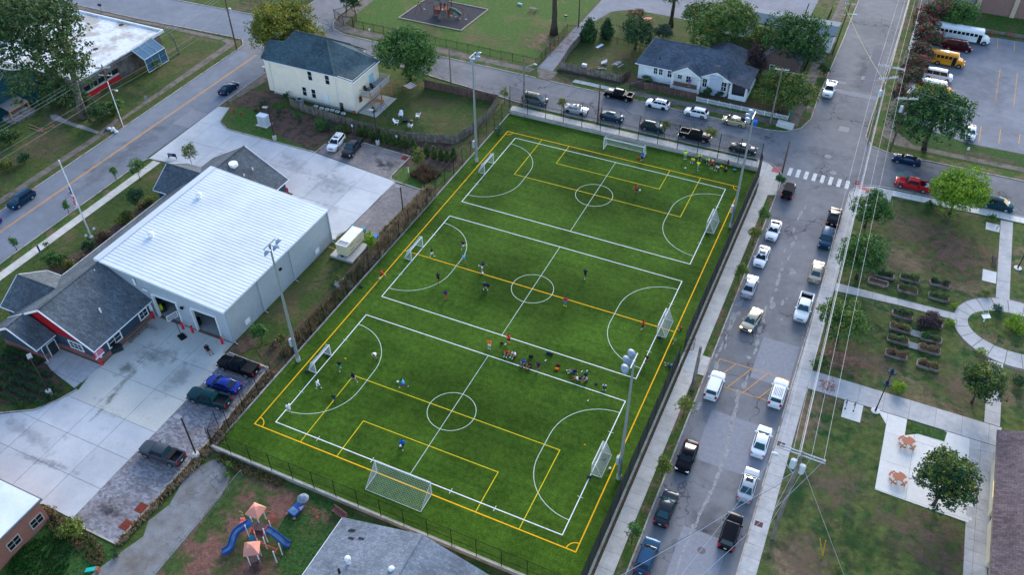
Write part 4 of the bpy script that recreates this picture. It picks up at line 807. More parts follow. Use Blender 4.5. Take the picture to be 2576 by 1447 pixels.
sg.location=(-83.6,q.y,1.9)
for c in sg.children:c.location.y -= (q.y-50.6) if False else 0
for px_,py_,r,h,n in ((1005,225,.12,.5,0),):
    q=PT(0,2,px_,py_,5.2);bar(fs,'vent_pipe',(q.x,q.y,4.6),(q.x,q.y,5.5),.1,WHITE)
q=PT(0,1,1005,1385,5.5);bar(fs,'vent_pipe',(q.x,q.y,5.0),(q.x,q.y,5.8),.08,GALV);q=PT(0,1,948,1268,7.4);bar(fs,'vent_pipe',(q.x,q.y,6.3),(q.x,q.y,7.4),.07,WHITE)
for px_,py_ in ((2538,240),(2453,305)):q=PT(0,1,px_,py_,6.0);bar(fs,'vent_pipe',(q.x,q.y,4.6),(q.x,q.y,6.0),.1,WHITE)
q=PT(0,1,2355,240,6.4);mb=MB();mb.box((q.x,q.y,6.0),(1.0,1.0,1.6));vb=mb.build('vent_box',WHITE,fs);mb=MB();mb.tube((q.x,q.y,6.8),(q.x,q.y,7.3),.75,.72,14);mb.build('vent_cap',WHITE,vb)
# ==== metal hall
hall=thing('metal_hall','large pale steel fire engine hall with white ribbed roof and two open bays','building',(-80.8,71.5,0))
def tz(x):return 6.0+(-70-x)*(7.72-6.0)/21.6
def wallpoly(pts,n,t,m_,nm='wall'):mb=MB();tri_prism(mb,pts,n,t);return mb.build(nm,m_,hall)
Y0,Y1,XA,XB=59.2,83.8,-91.6,-70.05
for a,b2,z0 in ((XA,-83.0,0),(-83.0,-78.6,4.45),(-78.6,-76.15,0),(-76.15,-71.75,4.45),(-71.75,XB,0)):
    wallpoly([(a,Y0,z0),(b2,Y0,z0),(b2,Y0,tz(b2)),(a,Y0,tz(a))],(0,-1,0),.2,STEEL)
wallpoly([(XB+.004,Y0+.21,0),(XB+.004,Y1-.21,0),(XB+.004,Y1-.21,6.0),(XB+.004,Y0+.21,6.0)],(1,0,0),.2,STEELY)
wallpoly([(XB,Y1,0),(XA,Y1,0),(XA,Y1,tz(XA)),(XB,Y1,6.0)],(0,1,0),.2,STEEL)
wallpoly([(XA-.004,Y1-.21,0),(XA-.004,Y0+.21,0),(XA-.004,Y0+.21,tz(XA)),(XA-.004,Y1-.21,tz(XA))],(-1,0,0),.2,STEELY)
n=41
for i in range(n):
    y0=Y0-.15+(Y1-Y0+.3)*i/n;y1=Y0-.15+(Y1-Y0+.3)*(i+1)/n;mb=MB()
    mb.slab([(-91.75,y0,7.85),(-69.9,y0,6.12),(-69.9,y1-.01,6.12),(-91.75,y1-.01,7.85)],.06);mb.slab([(-91.75,y0,7.885),(-69.9,y0,6.155),(-69.9,y0+.05,6.155),(-91.75,y0+.05,7.885)],.03);mb.build('roof_panel',ROOFW,hall)
rl=MB();rl.slab([(-91.95,58.95,7.95),(-90.9,58.95,7.9),(-90.9,84.05,7.9),(-91.95,84.05,7.95)],.1);rl.build('ridge_cap',mat('cap_grey',(.5,.54,.6),.4,metal=.2,var=.02),hall)
for pts in ([(-91.95,58.98,7.9),(-69.85,58.98,6.16)],[(-91.95,84.02,7.9),(-69.85,84.02,6.16)]):rake(hall,pts[0],pts[1],.35)
gutter(hall,(-69.85,59.0,6.0),(-69.85,84.0,6.0),TRIMG)
for y_ in (59.35,66.2,73.6,83.5):mb=MB();mb.b(-70.02,-69.88,y_-.07,y_+.07,.1,6.0);mb.path([(-69.95,y_,.15),(-69.3,y_-.1,.07)],.07,5);mb.build('downspout',TRIMG,hall)
DOORI=mat('bay_inside',(.30,.31,.31),.8,var=.1,vsc=2)
for a,b2 in ((-83.0,-78.6),(-76.15,-71.75)):
    mb=MB();mb.b(a,a+.12,59.0,59.42,0,4.45);mb.b(b2-.12,b2,59.0,59.42,0,4.45);mb.b(a+.12,b2-.12,59.0,59.42,4.33,4.45);mb.build('bay_frame',WHITE,hall)
    mb=MB();mb.b(a,b2,58.95,59.45,.03,.085);mb.build('threshold',mat('threshold_brown',(.16,.11,.09),.8,var=.2),hall)
mb=MB();mb.b(XA+.2,XB-.2,Y0+.25,Y1-.2,.02,.07);mb.build('floor',DOORI,hall)
q=PX(*T(1,1,620,1083),-69.95);mb=MB();mb.box((-70.0,q.y,1.1),(.06,1.0,.8));mb.build('vent_panel',WHITE,hall)
q=PX(*T(0,2,2500,355),-69.95);mb=MB();mb.box((-70.0,q.y,1.2),(.06,1.0,.8));mb.build('vent_panel',WHITE,hall)
for c_,yy in (((1445,22),0),):q=PY(*T(0,2,1458,22),59.0);mb=MB();mb.box((q.x,58.95,q.z),(.9,.15,.2));mb.build('wall_lamp',WHITE,hall)
q=PY(*T(0,2,1833,203),59.0);mb=MB();mb.box((q.x,58.9,q.z),(.45,.25,.3));mb.build('wall_lamp',BLACK,hall)
q=PX(*T(1,1,243,1264),-69.9);mb=MB();mb.box((-69.85,q.y,q.z),(.25,.45,.3));mb.build('wall_lamp',BLACK,hall)
q=PY(*T(0,1,1348,1390),59.0);mb=MB();mb.box((q.x,59.0,q.z),(.35,.06,1.2));mb.build('vent_panel',WHITE,hall)
for i,(px_,py_) in enumerate(((2015,570),(1535,965))):
    q=PT(0,1,px_,py_,7.0);z=tz(q.x)+.1;mb=MB();mb.tube((q.x,q.y,z),(q.x,q.y,z+.45),.28,.28,12);mb.tube((q.x,q.y,z+.45),(q.x,q.y,z+.6),.5,.5,14);mb.tube((q.x,q.y,z+.6),(q.x,q.y,z+.85),.5,.18,14);mb.build('roof_vent',WHITE,hall)
mb=MB();mb.b(-70.16,-69.98,59.13,59.197,0,5.95);mb.b(-70.04,-69.97,59.2,59.4,0,5.95);mb.build('corner_trim',TRIMG,hall)
# items seen in the bays
for (px_,py_,lab,c,r,h) in ((1640,195,'dark drum standing just inside the left bay of the hall',(.02,.03,.03),.4,1.1),(1990,330,'dark drum standing just inside the right bay of the hall',(.02,.02,.025),.38,1.0)):
    q=PT(0,2,px_,py_,.8);t=thing('drum',lab,'drum',(q.x,max(q.y,60.0),.07));mb=MB();mb.tube((0,0,0),(0,0,h),r,r,12);mb.build('body',mat('drum_dark',c,.6),t,local=True);mb=MB();mb.tube((0,0,h),(0,0,h+.05),r+.03,r+.03,12);mb.build('lid',BLACK,t,local=True)
q=PT(0,2,1608,205,.8);t=thing('coat_rack','bright yellow green turnout coat hanging inside the left bay','coat',(q.x+.2,max(q.y,59.9),.07));mb=MB();mb.path([(0,0,.5),(0,0,1.1),(0,0,1.45),(0,0,1.55)],[.3,.26,.24,.08],8);mb.path([(-.2,0,1.45),(-.38,0,.9)],[.1,.07],6);mb.path([(.2,0,1.45),(.38,0,.9)],[.1,.07],6);mb.build('coat',mat('hiviz',(.5,.6,.03),.7),t,local=True);mb=MB();mb.tube((0,0,0),(0,0,1.7),.03,n=6);mb.tube((-.3,0,.02),(.3,0,.02),.03,n=6);mb.tube((0,-.3,.02),(0,.3,.02),.03,n=6);mb.build('stand',BLACK,t,local=True)

# ==== cream two storey house
h1=thing('cream_house','two storey cream house with blue grey roof and a rear balcony','house',(-96,122,0));E1=7.25
mb=MB();mb.b(-106.4,-91.3,118.2,129.2,.5,E1);mb.b(-91.3,-87.4,118.21,127.0,.5,6.9);mb.build('wall',CREAM,h1)
mb=MB();mb.b(-106.3,-91.3,118.3,129.1,0,.5);mb.b(-91.3,-87.5,118.31,126.9,0,.5);mb.build('foundation',CONCB,h1)
fr=[(-107.1,117.8,E1),(-91.2,117.8,E1+.05),(-96.1,123.7,11.35),(-103.3,123.7,11.35),(-105.2,121.2,9.55),(-108.0,121.2,9.55)]
rpl(h1,[(-107.1,117.8,E1),(-91.2,117.8,E1+.05),(-96.1,123.7,11.35),(-103.3,123.7,11.35)],SH_H1);rpl(h1,[(-103.3,123.7,11.35),(-96.1,123.7,11.35),(-91.2,129.6,E1+.05),(-107.1,129.6,E1)],SH_H1)
rpl(h1,[(-107.1,117.8,E1),(-103.35,123.7,11.3),(-107.1,129.6,E1)],SH_H1)
rpl(h1,[(-108.4,121.9,9.5),(-104.5,121.9,9.5),(-106.4,118.0,E1+.1),(-108.0,118.0,E1+.1)],SH_H1);rpl(h1,[(-104.5,121.9,9.5),(-108.4,121.9,9.5),(-108.0,126.0,E1+.1),(-106.4,126.0,E1+.1)],SH_H1)
mb=MB();mb.b(-107.8,-106.38,118.6,125.6,.3,E1);mb.build('wall',CREAM,h1)
rpl(h1,[(-96.1,123.7,11.35),(-91.2,117.8,E1+.05),(-87.0,117.8,6.85),(-87.0,127.3,6.85),(-93.2,127.3,9.0)],SH_H1);rpl(h1,[(-96.1,123.7,11.35),(-93.2,127.3,9.0),(-91.2,129.6,E1+.05)],SH_H1)
mb=MB();tri_prism(mb,[(-91.3,118.22,6.8),(-87.4,118.22,6.8),(-87.4,118.22,6.95),(-91.3,118.22,7.3)],(0,-1,0),.1);tri_prism(mb,[(-87.4,127.0,6.8),(-93,127.0,6.8),(-93,127.0,8.8)],(0,1,0),.1);mb.build('gable',CREAM,h1)
for a,b2 in (((-107.1,117.78,E1-.02),(-91.25,117.78,E1)),((-91.2,117.78,E1),(-87.0,117.78,6.82)),((-86.97,117.8,6.8),(-86.97,127.3,6.8))):gutter(h1,a,b2)
for x,y in ((-106.2,118.1),(-91.2,118.1),(-87.45,118.1)):bar(h1,'downspout',(x,y,.2),(x,y,7.1),.07,GUT)
for a,b2 in (((-103.3,123.7,11.42),(-96.1,123.7,11.42)),((-96.1,123.7,11.42),(-93.2,127.3,9.06)),((-96.1,123.7,11.4),(-91.2,117.8,E1+.1))):bar(h1,'ridge_cap',a,b2,.09,SH_H1)
for px_,py_ in ((540,762),(715,803),(487,918),(580,942)):
    q=PY(*T(1,0,px_,py_),118.1);window(h1,(q.x,118.18,q.z),1.0,1.9,'s',ny=2)
q=PY(*T(1,0,705,995),118.1);doorp(h1,(q.x,118.18,max(q.z,1.3)),1.1,2.1,'s',WHITE)
q=PY(*T(1,0,863,1073),118.1);mb=MB();
for i in range(4):mb.box((q.x,118.12,q.z-.7+i*.45),(.7,.1,.32))
mb.build('meter_box',BLACK,h1)
q=PX(*T(1,0,1155,725),-87.3);doorp(h1,(-87.4,q.y,4.45),1.7,2.1,'e',mat('balcony_door',(.35,.52,.55),.15,var=0));q=PX(*T(1,0,1055,995),-87.3);window(h1,(-87.4,q.y,q.z),.9,1.2,'e',WOODN)
dk=MB();DZ=3.35
for i in range(16):dk=MB();dk.b(-87.36+i*.16,-87.36+i*.16+.15,119.7,127.1,DZ-.06,DZ);dk.build('deck_board',mat('deck_grey',(.33,.33,.33),.9,var=.1,vsc=3,objrand=.12),h1)
mb=MB();mb.b(-87.3,-84.8,119.7,119.78,DZ-.3,DZ-.06);mb.b(-87.3,-84.8,127.02,127.1,DZ-.3,DZ-.06);mb.b(-84.88,-84.78,119.7,127.1,DZ-.3,DZ-.06);mb.build('deck_beam',WOODN,h1)
for x,y in ((-84.9,119.8),(-84.9,123.4),(-84.9,127.0)):mb=MB();mb.b(x-.09,x+.09,y-.09,y+.09,0,DZ+1.05);mb.build('deck_post',WOODN,h1)
mb=MB();RZ=DZ+1.0;mb.b(-87.3,-84.8,119.72,119.82,RZ,RZ+.05);mb.b(-87.3,-84.8,127.0,127.1,RZ,RZ+.05);mb.b(-84.95,-84.8,119.72,127.1,RZ,RZ+.055)
for i in range(16):mb.b(-87.2+i*.155,-87.16+i*.155,119.75,119.79,DZ,RZ);mb.b(-87.2+i*.155,-87.16+i*.155,127.02,127.06,DZ,RZ)
for i in range(46):mb.b(-84.9,-84.86,119.9+i*.156,119.94+i*.156,DZ,RZ)
mb.build('railing',mat('rail_wood',(.52,.46,.40),.85,var=.15,vsc=3),h1)
mb=MB();mb.b(-87.3,-83.4,118.6,126.3,.02,.06);o=mb.build('patio_slab',CONCB,h1)
# ==== white bungalow
h2=thing('white_bungalow','single storey white bungalow with blue grey roof, gabled porch and side porch','house',(-32,157,0));E2=3.35
mb=MB();mb.b(-43.2,-25.0,153.3,163.6,0,E2);mb.b(-30.2,-25.3,152.9,156,0,3.2);mb.b(-25.0,-21.4,156.2,161,0,2.7);mb.build('wall',WHITEB,h2)
rpl(h2,[(-43.9,152.9,E2),(-24.4,152.9,E2),(-26.7,158.5,6.6),(-41.9,158.5,6.6)],SH_H2);rpl(h2,[(-41.9,158.5,6.6),(-26.7,158.5,6.6),(-24.4,164.1,E2),(-43.9,164.1,E2)],SH_H2);rpl(h2,[(-43.9,152.9,E2),(-41.9,158.5,6.6),(-43.9,164.1,E2)],SH_H2)
rpl(h2,[(-26.7,158.5,6.6),(-24.4,152.9,E2),(-24.4,164.1,E2)],SH_H2);rpl(h2,[(-26.4,157.6,5.6),(-24.9,152.5,3.7),(-20.9,152.5,2.95),(-20.9,161.2,2.95),(-24.9,161.2,3.7)],SH_H2)
rpl(h2,[(-28.2,163.2,6.4),(-28.2,158.6,6.4),(-24.0,158.6,3.8),(-23.6,166.5,3.8)],SH_H2);rpl(h2,[(-28.2,158.6,6.4),(-28.2,163.2,6.4),(-32,166.5,3.8),(-32,158.6,3.8)],SH_H2)
for (xl,xr,yf,zp) in ((-36.2,-30.1,151.9,5.1),(-30.7,-24.2,152.5,5.0)):
    xm=(xl+xr)/2;yb=156.6;rpl(h2,[(xm,yf,zp),(xm,yb,zp),(xl,153.6,E2),(xl,yf,E2)],SH_H2);rpl(h2,[(xm,yb,zp),(xm,yf,zp),(xr,yf,E2),(xr,153.6,E2)],SH_H2)
    mb=MB();tri_prism(mb,[(xl+.2,yf+.3,E2-.1),(xr-.2,yf+.3,E2-.1),(xm,yf+.3,zp-.15)],(0,-1,0),.1);mb.build('gable',WHITEB,h2);rake(h2,(xm,yf-.03,zp+.05),(xl,yf-.03,E2+.05),.22);rake(h2,(xm,yf-.03,zp+.05),(xr,yf-.03,E2+.05),.22)
mb=MB();mb.b(-35.9,-30.3,151.9,153.3,.9,1.0);mb.build('porch_floor',mat('porch_brown',(.2,.1,.06),.8,var=.1),h2)
for x in (-35.8,-30.5):mb=MB();mb.path([(x,152.1,0),(x,152.1,1.4),(x,152.1,3.2)],[.32,.3,.18],4);mb.build('porch_column',WHITE,h2)
mb=MB();mb.b(-35.6,-30.7,151.98,152.04,1.75,1.8)
for i in range(26):mb.b(-35.6+i*.19,-35.57+i*.19,152.0,152.03,1.0,1.75)
mb.build('railing',mat('rail_purple',(.2,.17,.2),.8),h2);mb=MB();mb.b(-35.9,-30.4,152.05,152.15,0,.9);mb.build('foundation',WHITEB,h2)
for px_,py_,f,y_,w,h_ in ((1447,693,'s',153.3,.8,1.3),(1500,703,'s',153.3,.8,1.3),(1588,738,'s',153.3,.9,1.6),(1690,770,'s',153.3,.9,.9),(1775,795,'s',153.3,.9,1.5),(1940,830,'s',152.9,.9,1.8),(2130,870,'s',152.9,1.1,1.9)):
    q=PY(*T(2,0,px_,py_),y_);window(h2,(q.x,y_,min(max(q.z,1.4),2.4)),w,h_,f,nx=2,ny=2)
mb=MB();mb.b(-28.6,-26.2,152.55,152.88,0,4.2);mb.build('chimney',mat('chimney_grey',(.42,.46,.55),.9,var=.08),h2);mb=MB();mb.b(-28.3,-27.2,153.2,154.0,4.2,5.9);mb.build('chimney_stack',mat('chimney_dark',(.1,.11,.13),.9,var=.2),h2)
mb=MB();mb.b(-24.6,-21.2,152.6,152.85,0,1.0);mb.b(-21.45,-21.2,152.85,160.9,0,1.0);mb.build('porch_wall',WHITEB,h2)
for x,y in ((-21.35,152.75),(-24.4,152.75),(-21.35,157)):mb=MB();mb.path([(x,y,1.0),(x,y,1.3),(x,y,3.0)],[.34,.3,.2],4);mb.build('porch_column',WHITE,h2)
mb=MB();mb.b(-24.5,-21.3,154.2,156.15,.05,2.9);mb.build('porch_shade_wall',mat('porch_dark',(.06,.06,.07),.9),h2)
gutter(h2,(-43.9,152.86,E2-.04),(-36.3,152.86,E2-.04));bar(h2,'ridge_cap',(-41.9,158.5,6.66),(-26.7,158.5,6.66),.1,SH_H2);bar(h2,'vent_pipe',(-39.4,154.6,4.2),(-39.4,154.6,5.0),.09,BLACK)
# ==== houses behind
def simple_house(lab,x0,x1,y0,y1,e,r,wm,rm,axis='x',name='house',cat='house',over=.4,win=()):
    h=thing(name,lab,cat,((x0+x1)/2,(y0+y1)/2,0));mb=MB();mb.b(x0,x1,y0,y1,0,e);mb.build('wall',wm,h)
    if axis == 'x':
        ym=(y0+y1)/2;rpl(h,[(x0-over,y0-over,e),(x1+over,y0-over,e),(x1+over,ym,r),(x0-over,ym,r)],rm);rpl(h,[(x0-over,ym,r),(x1+over,ym,r),(x1+over,y1+over,e),(x0-over,y1+over,e)],rm)
        for x,s in ((x0,-1),(x1,1)):mb=MB();tri_prism(mb,[(x,y0,e),(x,y1,e),(x,ym,r-.15)],(s,0,0),.1);mb.build('gable',wm,h)
    else:
        xm=(x0+x1)/2;rpl(h,[(x0-over,y0-over,e),(xm,y0-over,r),(xm,y1+over,r),(x0-over,y1+over,e)],rm);rpl(h,[(xm,y0-over,r),(x1+over,y0-over,e),(x1+over,y1+over,e),(xm,y1+over,r)],rm)
        for y,s in ((y0,-1),(y1,1)):mb=MB();tri_prism(mb,[(x0,y,e),(x1,y,e),(xm,y,r-.15)],(0,s,0),.1);mb.build('gable',wm,h)
    for c,w,hh,f in win:window(h,c,w,hh,f)
    return h
simple_house('brown brick house with steep dark roof hidden behind the trees',-21,-14,165,174,3.6,7.0,brick('brick_brown',(.12,.06,.05)),SH_H2,'y',win=(((-19,165,1.8),1,1.4,'s'),))
simple_house('large building with flat dark blue roof beyond the back parking area',-34,-9.8,180,186.5,4,4.6,WHITEB,mat('roof_dkblue',(.07,.12,.17),.8,var=.1),'x','back_building','building')
h6=simple_house('grey shingle house roof cut by the bottom edge of the photo',-39.2,-19.4,18,40.1,3.0,6.4,mat('siding_tan',(.4,.36,.3),.8),SH_H6,'y','grey_roof_house',over=.4)
gutter(h6,(-39.65,18,2.9),(-39.65,40.4,2.9));bar(h6,'ridge_cap',(-29.3,18,6.44),(-29.3,40.5,6.44),.12,SH_H6)
for px_,py_,zz,r in ((930,1325,5.2,.16),(1370,1430,5.9,.16)):
    q=PT(1,3,px_,py_,zz-.5);mb=MB();mb.tube((q.x,q.y,zz-1.2),(q.x,q.y,zz+.1),r,r,8);mb.tube((q.x,q.y,zz+.1),(q.x,q.y,zz+.35),r*2,r*2,10);mb.ball((q.x,q.y,zz+.35),(r*2,r*2,r),10,6);mb.build('roof_vent',WHITE,h6)
q=PT(1,3,835,1410,4.7);bar(h6,'vent_pipe',(q.x,q.y,4.0),(q.x,q.y,5.0),.14,BLACK)
for px_,py_ in ((945,970),(950,1055),(1057,1078),(965,965)):
    q=PT(1,3,px_,py_,4.4);z=3.0+(q.x+39.6)*3.4/10.3;mb=MB();s_=3.4/10.3;mb.slab([(q.x-.35,q.y-.12,z-.35*s_+.05),(q.x+.35,q.y-.12,z+.35*s_+.05),(q.x+.35,q.y+.12,z+.35*s_+.05),(q.x-.35,q.y+.12,z-.35*s_+.05)],.03);mb.build('patched_shingle',mat('tar_dark',(.03,.03,.035),.9),h6)
h5=thing('brick_building','red brick building with flat white roof at the bottom left corner','building',(-80,18,0));mb=MB();mb.b(-110,-71.2,-5,27.9,0,3.75);mb.build('wall',BR_RED,h5)
mb=MB();mb.b(-110,-70.85,-5,28.2,3.75,3.95);mb.build('roof_edge',mat('roof_edge',(.12,.13,.15),.6),h5);mb=MB();mb.b(-110,-71.0,-5,28.05,3.95,4.0);mb.build('roof',mat('roof_membrane',(.62,.66,.68),.7,(.52,.57,.6),.3,.45,.7,var=.04,vsc=2),h5)
for px_,py_ in ((375,910),(148,1130)):q=PX(*T(0,3,px_,py_),-71.1);window(h5,(-71.2,q.y,q.z),1.55,1.25,'e',mat('frame_tan',(.4,.38,.33),.6),GLASS,nx=2,ny=2,fw=.1)
h7=simple_house('beige building with plum shingle roof at the bottom right corner',25.9,45,30,82.6,3.0,7.2,mat('stucco_beige',(.62,.54,.40),.85,var=.08,vsc=1.5),SH_H7,'y','plum_roof_building','building',over=.7)
mb=MB();mb.b(25.55,25.88,65.5,71.2,0,2.9);mb.b(25.55,25.88,72.4,80.2,0,2.9);mb.build('pier',mat('stucco_beige',(.6,.5,.34)),h7);gutter(h7,(25.15,30,2.92),(25.15,83.3,2.92),WOODW)
mb=MB();mb.b(25.5,25.56,74.2,76.6,1.4,2.6);mb.build('wall_lamp',mat('warm_panel',(.8,.6,.25),.6,emit=((1,.75,.35),.5)),h7)
h9=thing('school_building','tall windowless brick school building with pale pilasters at the top right','building',(26,218,0));mb=MB();mb.b(16.8,60,214.2,240,0,9);mb.b(9.5,16.79,216,240,0,7);mb.build('wall',BR_SCH,h9)
for x in (17.0,24.4,31.8):mb=MB();mb.b(x-.45,x+.45,213.9,214.19,0,9);mb.build('pilaster',mat('pilaster',(.5,.4,.3),.9,var=.1),h9)
mb=MB();mb.b(9.8,16.5,215.9,215.99,.3,5);mb.build('wall_panel',mat('school_grey',(.35,.33,.31),.9,var=.1),h9)
tr=thing('dark_canopy','dark flat roofed shelter behind the crape myrtles','shelter',(6.5,212,0));mb=MB();mb.b(4.4,9.0,203,225,2.9,3.1);mb.build('roof',mat('canopy_dark',(.02,.03,.045),.8,var=.2,vsc=2),tr)
for x,y in ((4.6,203.3),(8.8,203.3),(4.6,220),(8.8,220)):mb=MB();mb.b(x-.08,x+.08,y-.08,y+.08,0,2.9);mb.build('post',BLACK,tr)
# ==== flat roofed corner building with glass sunroom
h4=thing('flat_roof_building','old grey block building with patchy white flat roof, sunroom and red band','building',(-150,112,0));WAL4=mat('block_grey',(.17,.155,.14),.9,(.10,.09,.085),.5,.42,.62,var=.3,vsc=1.2)
mb=MB();mb.b(-165.5,-138.5,110.4,123,0,4.3);mb.b(-165.5,-138.5,100.9,110.38,2.55,4.3);mb.b(-165.5,-138.7,100.9,110.38,0,2.55);mb.build('wall',WAL4,h4)
RM4=mat('old_membrane',(.62,.64,.68),.85,(.40,.37,.34),.22,.46,.60,var=.12,vsc=1.5,vsc2=5,col3=(.28,.26,.25),sc3=1.3,lo3=.6,hi3=.7)
mb=MB();mb.b(-166,-138.0,100.4,123.6,4.3,4.55);mb.build('roof',RM4,h4);mb=MB();mb.b(-166.1,-137.9,123.6,123.9,4.3,4.9);mb.b(-138.1,-137.9,120.5,123.59,4.3,4.9);mb.build('parapet',WHITEB,h4)
for px_,py_ in ((1220,245),(960,490),(70,585)):q=PT(0,0,px_,py_,4.6);mb=MB();mb.prism(arc(q.x,q.y,.55,0,6.283,10)[:-1],4.55,4.62);mb.build('roof_drain',BLACK,h4)
for i in range(5):y_=101.6+i*1.85;window(h4,(-138.68,y_+.5,2.0),1.7,1.1,'e',GALV,GLASS,ny=1)
mb=MB();mb.b(-138.69,-138.45,101,110.3,.15,1.15);mb.build('red_band',mat('band_red',(.5,.02,.025),.7,(.35,.03,.03),.8,.5,.6,var=.1),h4);mb=MB();mb.b(-138.69,-138.5,101,110.3,1.15,1.4);mb.build('sill',WALKM,h4)
SG=mat('sunroom_glass',(.035,.12,.20),.08,var=0,spec=.9)
for i in range(3):
    y0=114.5+i*1.95;f=MB();
    for yy in (y0,y0+1.95):f.tube((-138.3,yy,4.6),(-135.2,yy,2.9),.07,n=4);f.tube((-135.2,yy,2.9),(-135.0,yy,.1),.07,n=4)
    f.tube((-135.2,y0,2.9),(-135.2,y0+1.95,2.9),.07,n=4);f.tube((-138.3,y0,4.6),(-138.3,y0+1.95,4.6),.07,n=4);f.tube((-135.0,y0,.15),(-135.0,y0+1.95,.15),.07,n=4);ff=f.build('sunroom_frame',WHITE,h4)
    mb=MB();mb.slab([(-138.3,y0+.06,4.57),(-135.2,y0+.06,2.87),(-135.2,y0+1.89,2.87),(-138.3,y0+1.89,4.57)],.03);mb.b(-135.14,-135.1,y0+.06,y0+1.89,.2,2.85);mb.build('pane',SG,ff)
mb=MB();mb.path([(-138,124.2,4.4),(-136.6,123.9,4.4)],.12,4);mb.path([(-136.6,123.9,4.4),(-135.6,123.8,3.6),(-135.2,123.8,0)],[.22,.22,.22],4);mb.build('arched_buttress',WAL4,h4)
# ==== dark teal house, far left
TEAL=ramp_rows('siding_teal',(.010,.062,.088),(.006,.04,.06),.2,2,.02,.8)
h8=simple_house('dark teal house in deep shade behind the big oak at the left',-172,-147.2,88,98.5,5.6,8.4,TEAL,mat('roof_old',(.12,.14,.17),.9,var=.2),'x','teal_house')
mb=MB();mb.b(-148.5,-143.6,88.6,93.6,0,.7);mb.build('porch_floor',mat('porch_old',(.2,.2,.21),.9,(.1,.09,.08),1.2,.45,.6,var=.2),h8)
mb=MB();mb.slab([(-147.2,88.9,3.1),(-144.6,88.9,2.5),(-144.6,93.2,2.5),(-147.2,93.2,3.1)],.12);mb.build('porch_roof',mat('porch_shingle',(.10,.11,.13),.9,var=.2),h8);mb=MB();mb.b(-144.66,-144.5,88.8,93.3,2.25,2.5);mb.build('porch_beam',WOODN,h8)
for y in (89.0,93.1):mb=MB();mb.b(-144.75,-144.5,y-.12,y+.12,.7,2.3);mb.build('porch_post',WOODN,h8)

# ------------------------------------------------------------------ vehicles
TYRE=mat('tyre',(.018,.018,.02),.9,var=0);RIM=mat('rim',(.45,.47,.5),.3,metal=.8,var=0);RIMD=mat('rim_dark',(.03,.03,.035),.4,metal=.5,var=0)
CGL=mat('car_glass',(.008,.013,.018),.04,var=0,spec=.4);CGT=mat('car_glass_teal',(.012,.055,.065),.05,var=0,spec=.6);BLK=mat('car_trim',(.02,.02,.022),.5,var=0)
HL=mat('headlight',(.75,.76,.78),.15,var=0);HLON=mat('headlight_on',(.9,.7,.4),.3,var=0,emit=((1.0,.62,.25),3.0));TL=mat('taillight',(.42,.015,.02),.25,var=0);PLATE=mat('plate',(.6,.6,.58),.6,var=0)
LINER=mat('bed_liner',(.012,.013,.015),.8,var=.1,vsc=5)
def paint(nm,c,met=.15,r=.12):return mat('paint_'+nm,c,r,metal=met*.5,spec=.2 if max(c) > .2 else .07,coat=.12 if max(c) > .2 else .04,var=0)
PT_=dict(white=paint('white',(.72,.74,.76),0),black=paint('black',(.005,.006,.009)),navy=paint('navy',(.010,.030,.075),.3),dkblue=paint('dkblue',(.012,.045,.09),.3),blue=paint('blue',(.010,.03,.22),.4),gold=paint('gold',(.42,.36,.28),.5),silver=paint('silver',(.42,.44,.47),.6),
    beige=paint('beige',(.45,.37,.24),.5),grey=paint('grey',(.06,.07,.085),.5),dkgrey=paint('dkgrey',(.026,.033,.042),.5),greygreen=paint('greygreen',(.10,.13,.13),.4),teal=paint('teal',(.012,.055,.075),.4),green=paint('green',(.008,.035,.045),.3),red=paint('red',(.45,.012,.02),.05),
    maroon=paint('maroon',(.055,.006,.012),.2),yellow=paint('yellow',(.68,.27,.012),0),indigo=paint('indigo',(.05,.075,.16),.4),blueb=paint('steel_blue',(.025,.07,.14),.4))
S=dict(
 sedan=dict(L=4.75,W=1.82,H=1.43,hood=.98,trunk=1.05,xa=1.28,xb=.45,xc=-.85,xd=-1.75,gc=.18,wr=.33,bx=(1.42,-1.38),belt=.98),
 coupe=dict(L=4.75,W=1.88,H=1.36,hood=.95,trunk=1.03,xa=1.05,xb=.25,xc=-.7,xd=-1.7,gc=.16,wr=.34,bx=(1.42,-1.38),belt=.97,coupe=1),
 hatch=dict(L=4.45,W=1.75,H=1.47,hood=.98,trunk=1.12,xa=1.55,xb=.45,xc=-1.0,xd=-2.02,gc=.16,wr=.31,bx=(1.38,-1.32),belt=.98),
 suv=dict(L=4.75,W=1.9,H=1.72,hood=1.12,trunk=1.1,xa=1.15,xb=.5,xc=-1.85,xd=-2.25,gc=.24,wr=.37,bx=(1.42,-1.38),belt=1.1,long=1),
 crossover=dict(L=4.5,W=1.82,H=1.62,hood=1.05,trunk=1.1,xa=1.2,xb=.4,xc=-1.55,xd=-2.12,gc=.22,wr=.35,bx=(1.36,-1.3),belt=1.04,long=1),
 minivan=dict(L=5.05,W=1.95,H=1.76,hood=1.1,trunk=1.1,xa=1.65,xb=.7,xc=-2.15,xd=-2.45,gc=.18,wr=.34,bx=(1.5,-1.5),belt=1.07,long=1),
 jeep=dict(L=4.1,W=1.8,H=1.82,hood=1.15,trunk=1.15,xa=.85,xb=.65,xc=-1.75,xd=-1.85,gc=.35,wr=.41,bx=(1.3,-1.2),belt=1.2,long=1),
 pickup=dict(L=5.75,W=1.98,H=1.88,hood=1.22,trunk=.8,xa=1.35,xb=.72,xc=-.78,xd=-1.0,gc=.3,wr=.4,bx=(1.85,-1.78),belt=1.2,bed=1),
 van=dict(L=5.5,W=2.0,H=2.1,hood=1.2,trunk=1.2,xa=2.0,xb=1.45,xc=-2.62,xd=-2.72,gc=.25,wr=.37,bx=(1.85,-1.7),belt=1.22,long=1),
)
